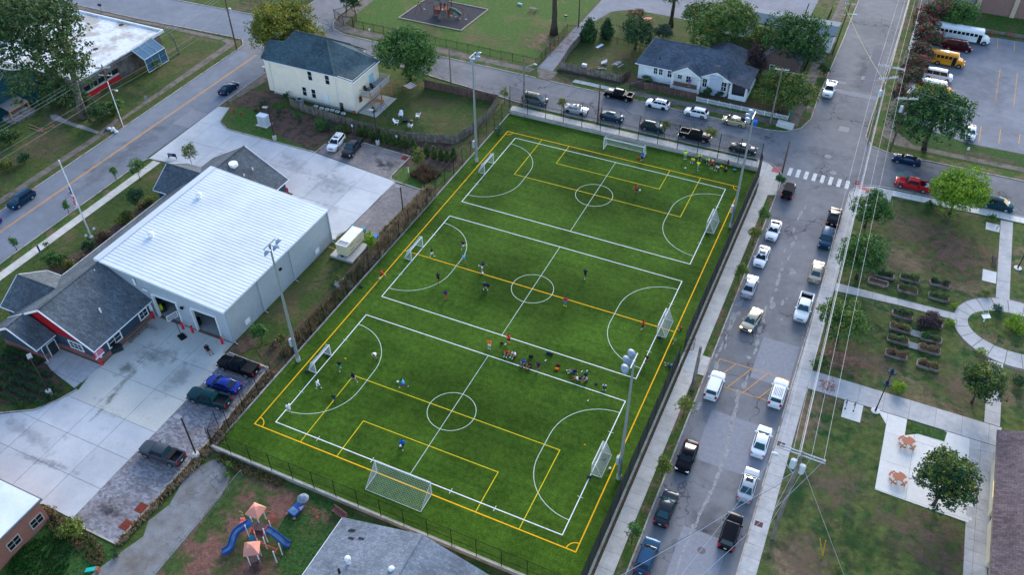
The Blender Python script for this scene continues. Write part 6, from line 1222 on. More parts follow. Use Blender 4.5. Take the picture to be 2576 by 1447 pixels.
def sdf_body(kind):
    """one continuous skin surface grown over the skeleton; clothes are shells lifted from it"""
    if kind in BODY:return BODY[kind]
    J=pose(kind);order=['pel','che','nec','hed']+[a+k for k in 'lr' for a in ('sh','el','ha','hi','kn','an','to')]
    rad=dict(pel=.135,che=.15,nec=.065,hed=.10);
    for k in 'lr':rad.update({'sh'+k:.075,'el'+k:.045,'ha'+k:.036,'hi'+k:.10,'kn'+k:.06,'an'+k:.042,'to'+k:.034})
    idx={n:i for i,n in enumerate(order)};ed=[('pel','che'),('che','nec'),('nec','hed')]
    for k in 'lr':ed += [('che','sh'+k),('sh'+k,'el'+k),('el'+k,'ha'+k),('pel','hi'+k),('hi'+k,'kn'+k),('kn'+k,'an'+k),('an'+k,'to'+k)]
    me=bpy.data.meshes.new('person_body');me.from_pydata([J[n] for n in order],[(idx[a],idx[b2]) for a,b2 in ed],[]);o=bpy.data.objects.new('tmp',me);COL.objects.link(o)
    md=o.modifiers.new('s','SKIN');sv=me.skin_vertices[0].data
    for n in order:sv[idx[n]].radius=(rad[n],rad[n])
    sv[0].use_root=True;md.use_smooth_shade=True;m2=o.modifiers.new('u','SUBSURF');m2.levels=1;m2.render_levels=1
    dg=bpy.context.evaluated_depsgraph_get();ev=o.evaluated_get(dg).to_mesh();vs=[v.co.copy() for v in ev.vertices];fs=[tuple(p.vertices) for p in ev.polygons];ns=[v.normal.copy() for v in ev.vertices]
    o.evaluated_get(dg).to_mesh_clear();bpy.data.objects.remove(o);bpy.data.meshes.remove(me)
    def seg(p,a,b2):
        d=b2-a;t=max(0,min(1,(p-a).dot(d)/max(d.length_squared,1e-9)));return (p-a-d*t).length,t
    cls=[]
    for f in fs:
        c=sum((vs[i] for i in f),Vector())/len(f);best=min(((seg(c,J[a],J[b2])[0]-(ra+(rb-ra)*seg(c,J[a],J[b2])[1]),t_,seg(c,J[a],J[b2])[1],a) for a,b2,ra,rb,t_ in BONES),key=lambda q:q[0])
        t_=best[1]
        if t_ == 't' and best[3] == 'pel' and best[2] < .12:t_='p'
        if t_ == 't' and best[3].startswith('sh') and best[2] > .75:t_='s'
        if t_ == 'p' and best[3].startswith('hi') and best[2] > .8:t_='s'
        if t_ == 's' and best[3].startswith('kn') and best[2] > .9:t_='f'
        cls.append(t_)
    out={}
    # head with face, hands with fingers welded into the body mesh
    mb=MB();mb.add(vs,fs);hd_=J['hed'];ax=(J['hed']-J['nec']).normalized();hc=hd_+ax*.02
    mb.ball(hc,(.098,.080,.118),10,8);mb.ball(hc+V(.098,0,-.015),(.022,.014,.024),6,4)
    for s in (1,-1):mb.ball(hc+V(.0,s*.08,-.01),(.02,.012,.03),6,4);mb.ball(hc+V(.088,s*.03,.012),(.010,.014,.008),5,4)
    mb.ball(hc+V(.086,0,-.055),(.014,.026,.008),6,4)
    for k in 'lr':
        h=J['ha'+k];d=(J['ha'+k]-J['el'+k]).normalized();sd_=d.cross(V(1,0,0));sd_=sd_.normalized() if sd_.length > .1 else V(0,1,0);nn=d.cross(sd_)
        for i,(off_,ln) in enumerate(((-.027,.062),(-.009,.072),(.009,.068),(.027,.052))):
            b0=h+d*.03+sd_*off_;b1=b0+d*ln*.6;b2=b1+(d*.8+nn*.5)*ln*.5;mb.path([b0,b1,b2],[.0095,.0088,.006],5)
        b0=h+sd_*-.03;mb.path([b0,b0-sd_*.025+d*.03,b0-sd_*.028+d*.055],[.011,.010,.007],5)
    out['body']=mb.mesh('body',SKIN['m'],True)
    def shell(ts,off_,nm,extra=None):
        use=[f for f,t_ in zip(fs,cls) if t_ in ts];vi=sorted({i for f in use for i in f});mp={i:k for k,i in enumerate(vi)};m2=MB();m2.add([vs[i]+ns[i]*off_ for i in vi],[tuple(mp[i] for i in f) for f in use]);return m2.mesh(nm,SKIN['m'],True)
    out['shirt']=shell('t',.022,'shirt');out['shorts']=shell('p',.028,'shorts');out['shoes']=shell('f',.018,'shoes')
    out['trousers']=None
    m2=MB();n,rg=10,5;vv=[];cen=hc+V(-.008,0,.012)
    m2.ball(cen,(.104,.092,.122),10,8);keep=MB()
    for f in m2.f:
        c=sum((Vector(m2.v[i]) for i in f),Vector())/len(f)-cen
        if c.z > .045 or (c.x < .0 and c.z > -.05):keep.f.append(f);keep.mi.append(0)
    keep.v=m2.v;out['hair']=keep.mesh('hair',HAIR['k'],True)
    m3=MB();m3.ball(cen+V(0,0,.03),(.108,.096,.10),10,6);m3.box(cen+V(.13,0,.03),(.12,.13,.012));out['cap']=m3.mesh('cap',HAIR['k'],True)
    BODY[kind]=out;return out
def person(D,kind,face,shirt,shorts,label,skin='m',hair='k',shoes=WH,scale=1.0,cap=None,group=None,loc=None,legs=None):
    b_=sdf_body(kind);c=loc if loc is not None else P(*D,.03)
    t=thing('person',label,'person',c,RD(face),group);t.scale=(scale*1.14,scale*1.14,scale*1.05)
    o=link('body',b_['body'],t);recolor(o,SKIN[skin])
    o=link('shirt',b_['shirt'],t);recolor(o,cloth(shirt));o=link('shorts',b_['shorts'],t);recolor(o,cloth(shorts));o=link('shoes',b_['shoes'],t);recolor(o,cloth(shoes))
    if cap:o=link('cap',b_['cap'],t);recolor(o,cloth(cap))
    else:o=link('hair',b_['hair'],t);recolor(o,HAIR[hair])
    return t
TR='team resting at the far corner';PL='players on the middle pitch';PN='players on the near pitch';RS='players resting between the pitches'
NEON=(.50,.95,.015);NEY=(.9,.85,.03)
person(T(2,1,1308,175),'stand',130,(.02,.16,.62),BK,'goalkeeper in bright blue shirt standing by the far goal post',group=TR)
person(T(2,1,1740,155),'hips',-60,NEON,GY,'person in neon green vest and grey shorts, leftmost by the far wall','l',group=TR)
person(T(2,1,1825,176),'sit',-100,NEY,WH,'person in yellow vest and white shorts sitting on the far wall ledge','l',group=TR)
person(T(2,1,1888,165),'bend',-80,NEON,BK,'person in neon green vest bending behind the yellow vested one','l',group=TR)
person(T(2,1,1868,258),'walk',-90,NEY,GY,'person in yellow vest walking in front of the resting group','d',group=TR)
person(T(2,1,1972,205),'bend',-110,NEON,BK,'person in neon green vest in the middle of the resting group','l',group=TR)
person(T(2,1,2008,252),'stand',-95,(.6,.02,.03),BK,'person in red shirt and white cap in the resting group','l',cap=WH,group=TR)
person(T(2,1,2072,255),'sit',-110,WH,BK,'person in white shirt sitting at the far wall beside the red shirt','m',group=TR)
person(T(2,1,2165,250),'stand',180,(.10,.03,.04),(.12,.05,.05),'person in dark brown top standing at the right end of the resting group','d','b',group=TR)
person(T(2,1,1245,503),'kick',-10,(.65,.02,.03),BK,'player in red shirt kicking a ball alone on the far pitch','m',shoes=BK)
person(T(2,1,735,1350),'walk',-100,(.012,.018,.05),BK,'player in dark navy walking alone right of the middle circle','m',group=PL)
person(T(1,1,2090,1058),'run',-110,BK,WH,'player in black shirt and white shorts running on the left arc','m',group=PL)
person(T(1,1,1772,1138),'walk',10,BK,WH,'player in black top in front of the middle left goal','m',group=PL)
person(T(1,1,2095,1198),'walk',160,(.25,.45,.68),(.02,.3,.33),'player in light blue shirt with red socks near the left arc','m',shoes=RE,group=PL)
person(T(1,1,2280,1278),'kick',165,(.02,.03,.09),WH,'player in navy shirt and white shorts swinging a leg at the ball','m',group=PL)
person(T(1,1,1836,1388),'walk',-75,(.03,.035,.03),BK,'player all in black on the left side of the middle pitch','d',shoes=OR,group=PL)
person(T(1,1,1274,1355),'run',-130,RE,BK,'player in red shirt chasing a ball on the left yellow line','m')
person(T(1,2,1912,118),'walk',85,NV,RE,'player in navy shirt and red shorts left of the middle circle','m',shoes=BK,group=PL)
person(T(1,2,2300,12),'bend',-30,(.02,.03,.10),BK,'player in navy bending over the ball left of the middle circle','m',group=PL)
person(T(1,2,2335,18),'bend',-150,BK,BK,'player in green cap bending beside the navy player','m',cap=(.0,.3,.12),group=PL)
person(T(1,2,2350,615),'stand',-90,OR,WH,'player in bright orange shirt standing between the pitches','m',group=RS)
pr=person(T(1,2,2540,562),'stand',80,RE,BK,'player in red shirt with a white number 2 on the back','l',shoes=OR,group=RS)
person(T(1,2,2535,668),'sit',-95,RE,BK,'player in red shirt sitting, leftmost of the seated row','l',group=RS)
person(T(2,2,30,685),'sit',-110,WH,RE,'player in white shirt and red shorts sitting with bent knees','l',group=RS)
person(T(1,2,1205,718),'bend',-90,WH,BK,'player in white shirt crouching inside the near left arc','l','b',shoes=BK,group=PN)
person(T(1,2,850,830),'walk',-90,BK,(.02,.35,.16),'player in black shirt and green shorts in front of the near left goal','m',group=PN)
person(T(1,2,992,953),'run',160,BK,GY,'player in dark shirt running where two thin yellow lines meet','m',shoes=WH,group=PN)
person(T(1,2,630,1018),'walk',10,WH,WH,'player all in white walking near the left line of the near pitch','d',group=PN)
person(T(1,2,797,1155),'run',-70,(.015,.06,.04),(.05,.07,.12),'player in dark green shirt running along the thin yellow line','d',shoes=BK,group=PN)
person(T(1,2,340,1258),'walk',140,WH,WH,'player in white shirt at the bottom left corner of the near pitch','m',group=PN)
person(T(1,2,1492,1015),'run',-160,(.06,.38,.62),(.13,.04,.38),'player in sky blue shirt and purple shorts running with a ball','d',group=PN)
person(T(2,2,125,762),'sit',-100,(.015,.05,.5),NV,'player in royal blue shirt sitting between the pitches','l',shoes=NV,group=RS)
person(T(2,2,190,790),'sit',-115,(.05,.02,.03),BK,'player in dark maroon sitting beside the royal blue shirt','m',shoes=RE,group=RS)
person(T(2,2,264,835),'walk',-110,(.015,.025,.09),(.12,.02,.03),'player in navy shirt and maroon shorts standing right of the seated group','m','b',group=RS)
person(T(2,2,622,858),'sitlean',200,BK,(.01,.06,.42),'player in black shirt and blue shorts leaning back on the grass','l',group=RS)
person(T(2,2,672,930),'sitlean',188,(.02,.02,.03),WH,'player in black shirt and white shorts leaning back, red shoes','l',shoes=RE,group=RS)
person(T(2,2,752,940),'sit',-140,GY,BK,'player in grey shirt sitting with yellow shoes','l',shoes=(.8,.4,.02),group=RS)
person(T(2,2,930,1000),'sit',-75,(.55,.55,.6),(.35,.35,.4),'small child in pale grey sitting right of the resting players','d',scale=.8,group=RS)
person(T(2,2,535,185),'stand',-85,(.6,.02,.05),(.02,.25,.5),'player in red and white shirt with blue shorts and yellow shoes by the middle circle','m',shoes=NEY,group=PL)
person(T(2,2,1313,423),'stand',170,RE,BK,'player in red shirt in front of the middle street side goal','m',group=PL)
person(T(2,2,1354,752),'run',-120,BK,RE,'child in black and white top and red shorts by the corner of the middle pitch','d',scale=.85)
person(T(2,2,1205,830),'walk',-90,(.03,.2,.62),BK,'person in blue shirt behind the floodlight heads','m')
person(T(2,2,1638,560),'run',-120,(.01,.5,.22),OR,'small child in green shirt running by the right yellow line','m',scale=.68)
person(T(2,2,1702,412),'sit',-120,OR,BK,'tiny child in orange sitting right of the middle goal','m',scale=.7)
person(T(2,2,1596,795),'sitlean',180,(.04,.25,.35),(.03,.1,.2),'child in teal lying against the street side fence','m',scale=.9)
person(T(1,3,1478,176),'walk',-80,(.01,.1,.6),(.02,.03,.08),'player in bright blue shirt alone in front of the near big goal','d',hair='k',group=PN)
# white digit on the red shirt
tc=bpy.data.curves.new('shirt_number','FONT');tc.body='2';tc.size=.34;tc.extrude=.004;tc.align_x='CENTER';tc.align_y='CENTER';to0=bpy.data.objects.new('tmp',tc);COL.objects.link(to0);tme=bpy.data.meshes.new_from_object(to0.evaluated_get(bpy.context.evaluated_depsgraph_get()));bpy.data.objects.remove(to0);to=link('shirt_number',tme,pr);to.location=(-.175,0,1.22);to.rotation_euler=(RD(90),0,RD(-90));tme.materials.clear();tme.materials.append(cloth(WH))
# firefighter on a folding chair
cp=PT(0,2,2100,650,.06);fc=thing('camping_chair','black folding chair outside the right bay with a person in it','chair',cp,RD(-18));mb=MB();mb.slab([(-.25,-.27,.42),(.27,-.27,.46),(.27,.27,.46),(-.25,.27,.42)],.03);mb.build('seat',BLK,fc,local=True);mb=MB();mb.slab([(-.25,-.27,.44),(-.42,-.27,1.0),(-.42,.27,1.0),(-.25,.27,.44)],.03);mb.build('backrest',BLK,fc,local=True)
for x,y in ((-.25,-.27),(.27,-.27),(.27,.27),(-.25,.27)):mb=MB();mb.tube((x,y,0),(x*-.2+(.2 if x > 0 else -.1),y,.44),.015,n=5);mb.build('leg',GALV,fc,local=True)
person(None,'chair',-18,(.012,.016,.03),(.012,.016,.03),'person in dark clothes reclining in a folding chair outside the hall','m','b',shoes=BK,loc=cp)
q=PY(*T(2,0,1780,868),152.6);person(None,'stand',-90,(.14,.04,.26),(.25,.25,.28),'person in purple standing on the porch of the white bungalow','m',loc=Vector((q.x,152.5,1.0)))
q=PT(1,0,1878,120,1.2);person(None,'walk',90,WH,(.02,.04,.12),'child in white shirt climbing the ramp of the far play set','m',scale=.75,loc=Vector((q.x,q.y,.9)))
# balls, bags and bottles
def small(nm,D,r,c,lab,cat,sq=1.0,grp=None,z=.03):
    p=P(*D,z);mb=MB();mb.ball((p.x,p.y,z+r*sq),(r,r,r*sq),10,6);o=mb.build(nm,cloth(c),smooth=True);return tag(o,lab,cat,grp)
BL='footballs on the pitch'
for D,c,lab in ((T(2,1,1287,475),WH,'white ball at the foot of the red player on the far pitch'),(T(2,1,1743,252),WH,'white ball lying near the resting team'),(T(2,1,2105,232),NEON,'lime ball beside the person in the white shirt at the far corner'),(T(2,1,2125,242),OR,'orange ball beside the lime ball at the far corner'),
    (T(1,1,1245,1362),WH,'white ball on the left yellow line ahead of the red player'),(T(1,1,2280,1310),WH,'white ball on the halfway line below the kicking player'),(T(1,2,1427,957),WH,'white ball in front of the sky blue player'),(T(2,3,985,385),WH,'white ball near the right yellow line of the near pitch'),(T(1,3,1455,158),WH,'white ball at the feet of the bright blue player')):
    small('ball',D,.16,c,lab,'ball',grp=BL)
def bag(D,c,lab,s_=1.0,rz=0.3):
    s_ *= .78
    p=P(*D,.03);b_=thing('sports_bag',lab,'bag',p,rz);mb=MB();mb.path([(-.28*s_,0,.14*s_),(-.2*s_,0,.17*s_),(.2*s_,0,.17*s_),(.28*s_,0,.14*s_)],[.1*s_,.17*s_,.17*s_,.1*s_],8);mb.build('body',cloth(c),b_,local=True,smooth=True);mb=MB();mb.path([(-.12*s_,0,.3*s_),(-.08*s_,.05,.4*s_),(.08*s_,.05,.4*s_),(.12*s_,0,.3*s_)],.015,4);mb.build('handle',BLK,b_,local=True)
for D,c,lab,s_ in ((T(2,1,1278,148),RE,'red bag left of the blue goalkeeper',1.0),(T(2,1,1785,112),(.5,.52,.58),'pale grey bag on the wall beside the neon vest',1.1),(T(2,1,1945,190),NV,'dark blue bag left of the bending neon vest',1.1),(T(2,1,2145,278),BK,'black bag below the right end of the resting group',1.3),(T(2,1,2240,270),(.1,.25,.3),'teal grey bag at the far right of the resting group',1.3),
    (T(2,2,190,702),BK,'black backpack behind the royal blue player',1.4),(T(2,2,365,665),NV,'dark bag on the white line, left half of the pair',1.2),(T(2,2,395,680),BK,'dark bag with white shoe, right half of the pair',1.1),(T(2,2,465,788),(.10,.025,.035),'maroon bag in the middle of the strip between pitches',1.3),(T(2,2,450,828),OR,'bright orange bag below the maroon bag',1.2),(T(2,2,845,975),NV,'small navy bag right of the resting players',.8),
    (T(1,2,2475,568),BK,'black bag left of the player with number 2',1.1),(T(2,2,742,880),(.01,.04,.12),'dark blue backpack behind the grey shirted player',1.2)):bag(D,c,lab,s_)
for D,lab in ((T(2,2,335,738),'white bottle lying right of the navy player'),(T(2,2,752,843),'white bottle behind the grey shirted player'),(T(2,2,700,848),'clear bottle near the leaning players'),(T(1,2,2508,575),'pale bottle beside the number 2 player'),(T(2,2,762,1143),'white bottle lying alone on the near pitch')):
    p=P(*D,.03);mb=MB();mb.tube((p.x,p.y-.12,.09),(p.x+.06,p.y+.12,.09),.06,.05,8);mb.tube((p.x+.06,p.y+.12,.09),(p.x+.075,p.y+.19,.09),.025,.025,6);tag(mb.build('bottle',cloth(WH)),lab,'bottle')
small('marker_disc',T(1,2,900,718),.12,(.7,.45,.02),'small yellow marker cone in front of the near left goal','marker',.4);small('marker_disc',T(2,3,732,142),.12,(.75,.25,.02),'small orange marker cone near the near right arc','marker',.4)

# ------------------------------------------------------------------ vegetation
BARK=mat('bark',(.085,.065,.05),.95,(.05,.04,.032),1.5,.42,.6,var=.3,vsc=6,bump=.5,bsc=10);BARKG=mat('bark_grey',(.16,.14,.125),.95,(.09,.075,.065),1.5,.42,.6,var=.3,vsc=6)
def leafm(n,a,b2,s=.45,lo=.42,hi=.62):return mat('leaf_'+n,a,.75,b2,.55,lo,hi,var=.25,vsc=2.2,island=.5,transl=.22,spec=.25)
LEAF=dict(oak=leafm('oak',(.034,.085,.032),(.071,.117,.034)),dark=leafm('dark',(.024,.072,.032),(.055,.117,.034)),mid=leafm('mid',(.046,.133,.034),(.094,.179,.039)),bright=leafm('bright',(.133,.266,.023),(.250,.359,.028)),
    yel=leafm('yel',(.203,.195,.018),(.101,.133,.022)),olive=leafm('olive',(.094,.140,.032),(.156,.163,.034)),plum=leafm('plum',(.071,.046,.055),(.110,.078,.071)),red=leafm('red',(.468,.032,.078),(.250,.039,.062)),myrt=leafm('myrtle',(.055,.085,.039),(.110,.085,.055)),
    brown=leafm('brown',(.203,.133,.071),(.133,.094,.055)),ylg=leafm('ylg',(.172,.203,.032),(.110,.156,.032)),cedar=leafm('cedar',(.044,.094,.024),(.094,.133,.032)),bare=leafm('bare',(.344,.140,.110),(.234,.124,.094)),teal=leafm('teal',(.046,.101,.078),(.078,.133,.078)))
def leaf_mesh(name,lobes,n,size,m_,seed=0,shell=.62,frac=.38):
    r=np.random.default_rng(seed);L=np.array(lobes,float);wts=(L[:,3]*L[:,4]+L[:,5]*L[:,3]);wts /= wts.sum()
    nc=max(4,n//9);k=r.choice(len(L),nc,p=wts);d=r.normal(size=(nc,3));d[:,2]=np.where(d[:,2] < -.9,-d[:,2],d[:,2]);d /= np.linalg.norm(d,axis=1)[:,None]
    rad=shell+(1-shell)*r.random(nc)**.6;rad *= 1+.10*r.normal(size=nc);c=L[k,:3]+d*L[k,3:6]*rad[:,None]
    idx=r.integers(0,nc,n);p=c[idx]+r.normal(size=(n,3))*np.array([1,1,.8])*size*1.15
    nrm=d[idx]*.6+r.normal(size=(n,3))*.75+np.array([0,0,.45]);nrm /= np.linalg.norm(nrm,axis=1)[:,None]
    t=np.cross(nrm,r.normal(size=(n,3)));t /= np.linalg.norm(t,axis=1)[:,None]+1e-9;b2=np.cross(nrm,t);s=size*(.55+.8*r.random(n))[:,None]
    v=np.empty((n,4,3));v[:,0]=p-t*s;v[:,1]=p-b2*s*.6;v[:,2]=p+t*s;v[:,3]=p+b2*s*.6
    me=bpy.data.meshes.new(name);me.vertices.add(n*4);me.vertices.foreach_set('co',v.reshape(-1).astype(np.float32));me.loops.add(n*4);me.loops.foreach_set('vertex_index',np.arange(n*4,dtype=np.int32));me.polygons.add(n);me.polygons.foreach_set('loop_start',np.arange(0,n*4,4,dtype=np.int32))
    for q in (m_ if isinstance(m_,list) else [m_]):me.materials.append(q)
    if isinstance(m_,list):mi=(r.random(n//1) < .0).astype(np.int32);cl=(r.random(nc) < frac)[idx] & (p[:,2] > np.percentile(p[:,2],30));me.polygons.foreach_set('material_index',cl.astype(np.int32))
    me.update();me.validate();return me
def lobes_round(R,z0,z1,n,rnd,f=.52,pw=1.0,taper=0.0):
    zc=(z0+z1)/2;H=(z1-z0)/2;out=[(0,0,zc,R*.62,R*.62,H*.7)]
    for i in range(n):
        a=2*math.pi*i/n*2.618+rnd.uniform(-.3,.3);u=rnd.uniform(-.75,.85);w=math.sqrt(max(0,1-u*u))**pw*(1-taper*max(0,u));k=rnd.uniform(.5,.72);r=R*rnd.uniform(f*.6,f)
        out.append((math.cos(a)*R*w*k,math.sin(a)*R*w*k,zc+u*H*.68,r,r,r*rnd.uniform(.7,.95)*min(1.2,H/R+.2)))
    return out
def trunk_mesh(h,r,lobes,seed,lean=(0,0),limbs=6,m_=None):
    rr=random.Random(seed);mb=MB();pts=[];rs=[]
    for k in range(6):t=k/5;pts.append((lean[0]*t+math.sin(t*3+seed)*r*.5*t,lean[1]*t+math.cos(t*4+seed)*r*.5*t,h*t));rs.append(r*(1.35 if k == 0 else 1-.55*t))
    mb.path(pts,rs,8);top=pts[-1]
    for lb in rr.sample(lobes,min(limbs,len(lobes))):
        s_=pts[rr.choice([3,4,5])];e_=(lb[0]*.9,lb[1]*.9,max(lb[2],s_[2]+.3));mid=tuple((s_[i]+e_[i])/2+(0 if i < 2 else .15*h*.1) for i in range(3));mb.path([s_,mid,e_],[r*.5,r*.32,r*.10],6)
    return mb
VC={}
def tree(D,rpx,leaf,label,h=None,cb=.08,asp=1.0,name='tree',cat='tree',group=None,dens=1.0,seed=None,n=9,tr=None,size=.17,lean=(0,0),bark=None,share=None,shell=.6,base=None,taper=0.,zfac=None,maxn=21000,f=.52,n_limb=6):
    """D: centre of the crown in the photo, rpx: its half width there (2576 px frame); solved for a tree standing on the ground"""
    seed=seed if seed is not None else len(VC)+int(D[0]);rnd=random.Random(seed)
    R=rpx*130/FPX
    for _ in range(4):
        H_=h or R*2.5;z0=H_*cb;zc=(z0+H_)/2;p=P(D[0],D[1],zc) if base is None else Vector((*base,0));dep=(Vector((p.x,p.y,zc))-Vector((0,0,CAMH))).dot(CF);R=rpx*dep/FPX
    t=thing(name,label,cat,(p.x,p.y,0),0,group);H_=h or R*2.5;z0=H_*cb
    lb=lobes_round(R*1.06,z0,H_,n,rnd,taper=taper,f=f);lb=[(x+lean[0]*.8,y+lean[1]*.8,z,a,b2,c) for x,y,z,a,b2,c in lb]
    cnt=int(min(maxn,(4*math.pi*R*R*.9+2*math.pi*R*(H_-z0)*.6)/(size*size*1.25)*1.15*dens));lm=LEAF[leaf] if isinstance(leaf,str) else [LEAF[q] for q in leaf]
    link('crown',leaf_mesh('crown',lb,cnt,size,lm,seed,shell,.15 if 'red' in leaf else .38),t)
    trunk_mesh(z0+(H_-z0)*.45,tr or max(.07,R*.06),lb,seed,lean,n_limb).build('trunk',bark or BARK,t,local=True,smooth=True)
    VC[label]=1;return t
SHR={}
def shrub(D,rpx,leaf,label,asp=1.0,group=None,name='shrub',cat='shrub',size=.11,dens=2.0,z=0,R=None,loc=None,key=None):
    p=loc if loc is not None else None
    if R is None:
        R=rpx*110/FPX
        for _ in range(3):p=P(D[0],D[1],R*asp*.9) if loc is None else loc;R=rpx*((p-Vector((0,0,CAMH))).dot(CF))/FPX
    k=(key or leaf if isinstance(leaf,str) else leaf,round(asp,1),'s' if R < .9 else ('m' if R < 2 else 'l'),key)
    if k not in SHR:
        rnd=random.Random(len(SHR));r0={'s':.6,'m':1.4,'l':3.0}[k[2]];lb=lobes_round(r0,0,2*r0*asp,6,rnd,f=.6);cnt=int(4*math.pi*r0*r0*max(1,asp*.8)/(size*size*1.25)*.62*dens)
        SHR[k]=(leaf_mesh('foliage',lb,cnt,size if k[2] != 's' else size*.75,LEAF[leaf],len(SHR),.5),r0,MB().path([(0,0,0),(.03,.02,r0*asp*.6),(.0,.05,r0*asp*1.2)],[r0*.09,r0*.06,r0*.03],5).mesh('stem',BARK))
    me,r0,st=SHR[k];t=thing(name,label,cat,(p.x,p.y,z),RND.uniform(0,6.28),group);s=R/r0;t.scale=(s,s,s*RND.uniform(.92,1.08));link('foliage',me,t);link('stem',st,t);return t
def conifer(D,rpx,hpx,leaf,label,group=None,name='cedar',cat='evergreen',ztop=None):
    p=P(D[0],D[1]+hpx*.5,0);dep=(p-Vector((0,0,CAMH))).dot(CF);R=rpx*1.15*dep/FPX;H_=hpx*dep/FPX/.80
    k=('con',leaf,round(H_/R))
    if k not in SHR:
        lb=[(0,0,z,r,r,.5) for z,r in ((.35,.8),(.9,1.0),(1.5,.95),(2.1,.8),(2.7,.6),(3.3,.42),(3.8,.25))];q=(H_/R)/4.0;lb=[(x,y,z*q,a,b2,c*q) for x,y,z,a,b2,c in lb]
        SHR[k]=(leaf_mesh('foliage',lb,3000,.15,LEAF[leaf],len(SHR),.45),1.0,MB().path([(0,0,0),(0,0,2.5*q)],[.12,.05],5).mesh('stem',BARK))
    me,r0,st=SHR[k];t=thing(name,label,cat,(p.x,p.y,0),RND.uniform(0,6.28),group);t.scale=(R,R,R*RND.uniform(.94,1.06));link('foliage',me,t);link('stem',st,t);return t
# large trees
def big_oak():
    t=thing('oak_tree','huge dark oak at the top left in front of the flat roofed building','tree',(-133.9,95.7,0));rnd=random.Random(9);lb=[]
    for (u,v,z,r) in ((60,60,22,5.5),(25,25,24,5),(110,30,22,5),(95,90,20,6),(140,60,20,3.6),(60,140,18,6),(30,100,20,4.5),(110,150,17,5),(165,190,13,3.8),(185,150,15,2.8),(180,100,17,2.7),(190,60,19,2.4),(190,200,12,3.3),(150,235,10,3.4),(90,205,12,5),(60,235,9.5,3.8),(200,130,14,2.4),(140,20,23,3.3),(200,172,13,2.6),(130,115,18,3.6),(165,55,20,3)):
        p=P(u,v,z);lb.append((p.x+133.9,p.y-95.7,z,r,r,r*.75))
    link('crown',leaf_mesh('crown',lb,15000,.27,LEAF['oak'],5,.5),t);mb=MB();mb.path([(0,0,0),(-.3,.6,4),(-1.2,2,8),(-2.5,3.4,12),(-4,5,17)],[.85,.6,.55,.42,.2],10)
    for l in lb[::2]:mb.path([(-2.0,2.8,10),((l[0]-2)/2,(l[1]+3)/2,(l[2]+11)/2),(l[0],l[1],l[2])],[.3,.2,.06],6)
    mb.build('trunk',BARKG,t,local=True,smooth=True)
big_oak()
tree((12,30),62,'olive','yellowish tree cropped by the top left corner',h=14,n=10,size=.24)
for D,r,a,lab in (((250,287),30,'dark','dark shrub below the oak beside the wooden power pole'),((205,262),28,'dark','dark shrub at the foot of the flat roofed building'),((285,270),24,'mid','mid green shrub left of the wooden power pole'),((150,250),30,'oak','deep green shrub behind the ruined porch'),((20,345),26,'oak','dark shrub at the left edge below the teal house'),((105,215),26,'oak','dark shrub between the teal house and the oak trunk'),((60,400),18,'dark','low dark shrub at the left edge of the vacant lot'),((12,415),20,'olive','olive shrub at the left edge of the vacant lot'),((385,160),16,'ylg','light green shrub at the sunroom corner')):shrub(D,r,a,lab,.8,size=.16)
tree((716,72),90,['yel','ylg'],'broad yellow green tree behind the cream house',h=13.5,n=18,size=.22,cb=.14,dens=1.5,maxn=30000)
tree((1027,140),72,'mid','dense green tree right of the cream house',h=10.5,n=15,size=.2,cb=.02,dens=1.5,maxn=26000)
tree((868,-6),22,'dark','small dark tree beside the black gate at the top',h=6,n=6);tree((889,3),17,'dark','second small dark tree beside the black gate',h=5.5,n=6)
tree((1812,54),92,['mid','olive'],'large green and yellow tree behind the bungalow',h=13,n=15,size=.22,cb=.14)
tree((2006,104),84,['dark','mid'],'large green tree between the bungalow and the side street',h=12.5,n=14,size=.21,cb=.14)
tree((1974,228),68,['olive','mid'],'olive green tree right of the bungalow above the picket fence',h=8.2,n=13,size=.2,cb=.1)
tree((1903,142),31,'plum','purple brown leaved tree behind the bungalow',h=6,n=8);tree((1925,92),34,'ylg','small yellow green tree behind the bungalow roof',h=6,n=7)
tree((1323,-62),50,'mid','tall trunked tree in the dirt circle, crown above the photo',h=17,cb=.55,base=(-66.2,164.6),tr=.75,n=8)
tree((1622,-22),62,['mid','yel'],'tree on the far lawn whose crown is cut by the top edge',h=12.5,cb=.5,base=(-44,178.6),tr=.5,n=10)
for i,(D,r,h_) in enumerate((((2352,32),38,6.5),((2325,62),34,6),((2330,95),36,6.3),((2318,128),34,6),((2300,165),34,6),((2290,196),30,5.6),((2268,236),24,5.2),((2375,18),34,6.6))):
    tree(D,r,['myrt','red'],['red flowering crape myrtle, second from the top of the row','red flowering crape myrtle at the tail of the long white bus','red flowering crape myrtle left of the maroon van','red flowering crape myrtle left of the first yellow bus','red flowering crape myrtle left of the white van','red flowering crape myrtle behind the crossarmed pole','red flowering crape myrtle nearest the camera, beside the large green tree','red flowering crape myrtle at the top of the row beside the dark shelter'][i],h=h_,cb=.12,n=9,size=.17,group='crape myrtles along the parking lot',dens=.8,shell=.35,tr=.1)
tree((2416,32),40,'mid','green tree above the long white bus',h=8,n=11,size=.2)
tree((2352,300),96,['dark','mid'],'very large green tree at the lower left corner of the parking lot',h=11,n=20,size=.24,cb=.12)
tree((2413,482),62,'bright','bright yellow green rounded tree on the park edge',h=8.3,n=22,size=.14,cb=.1,shell=.7,maxn=26000,dens=1.7,f=.6)
tree((2190,526),50,'mid','open branched green tree at the park corner',h=6.5,n=11,size=.15,cb=.08,dens=.8,shell=.4)
tree((2172,648),63,'mid','green tree in the park under the wires, second from the corner',h=7.5,n=12,size=.16,cb=.06,dens=.9,shell=.45)
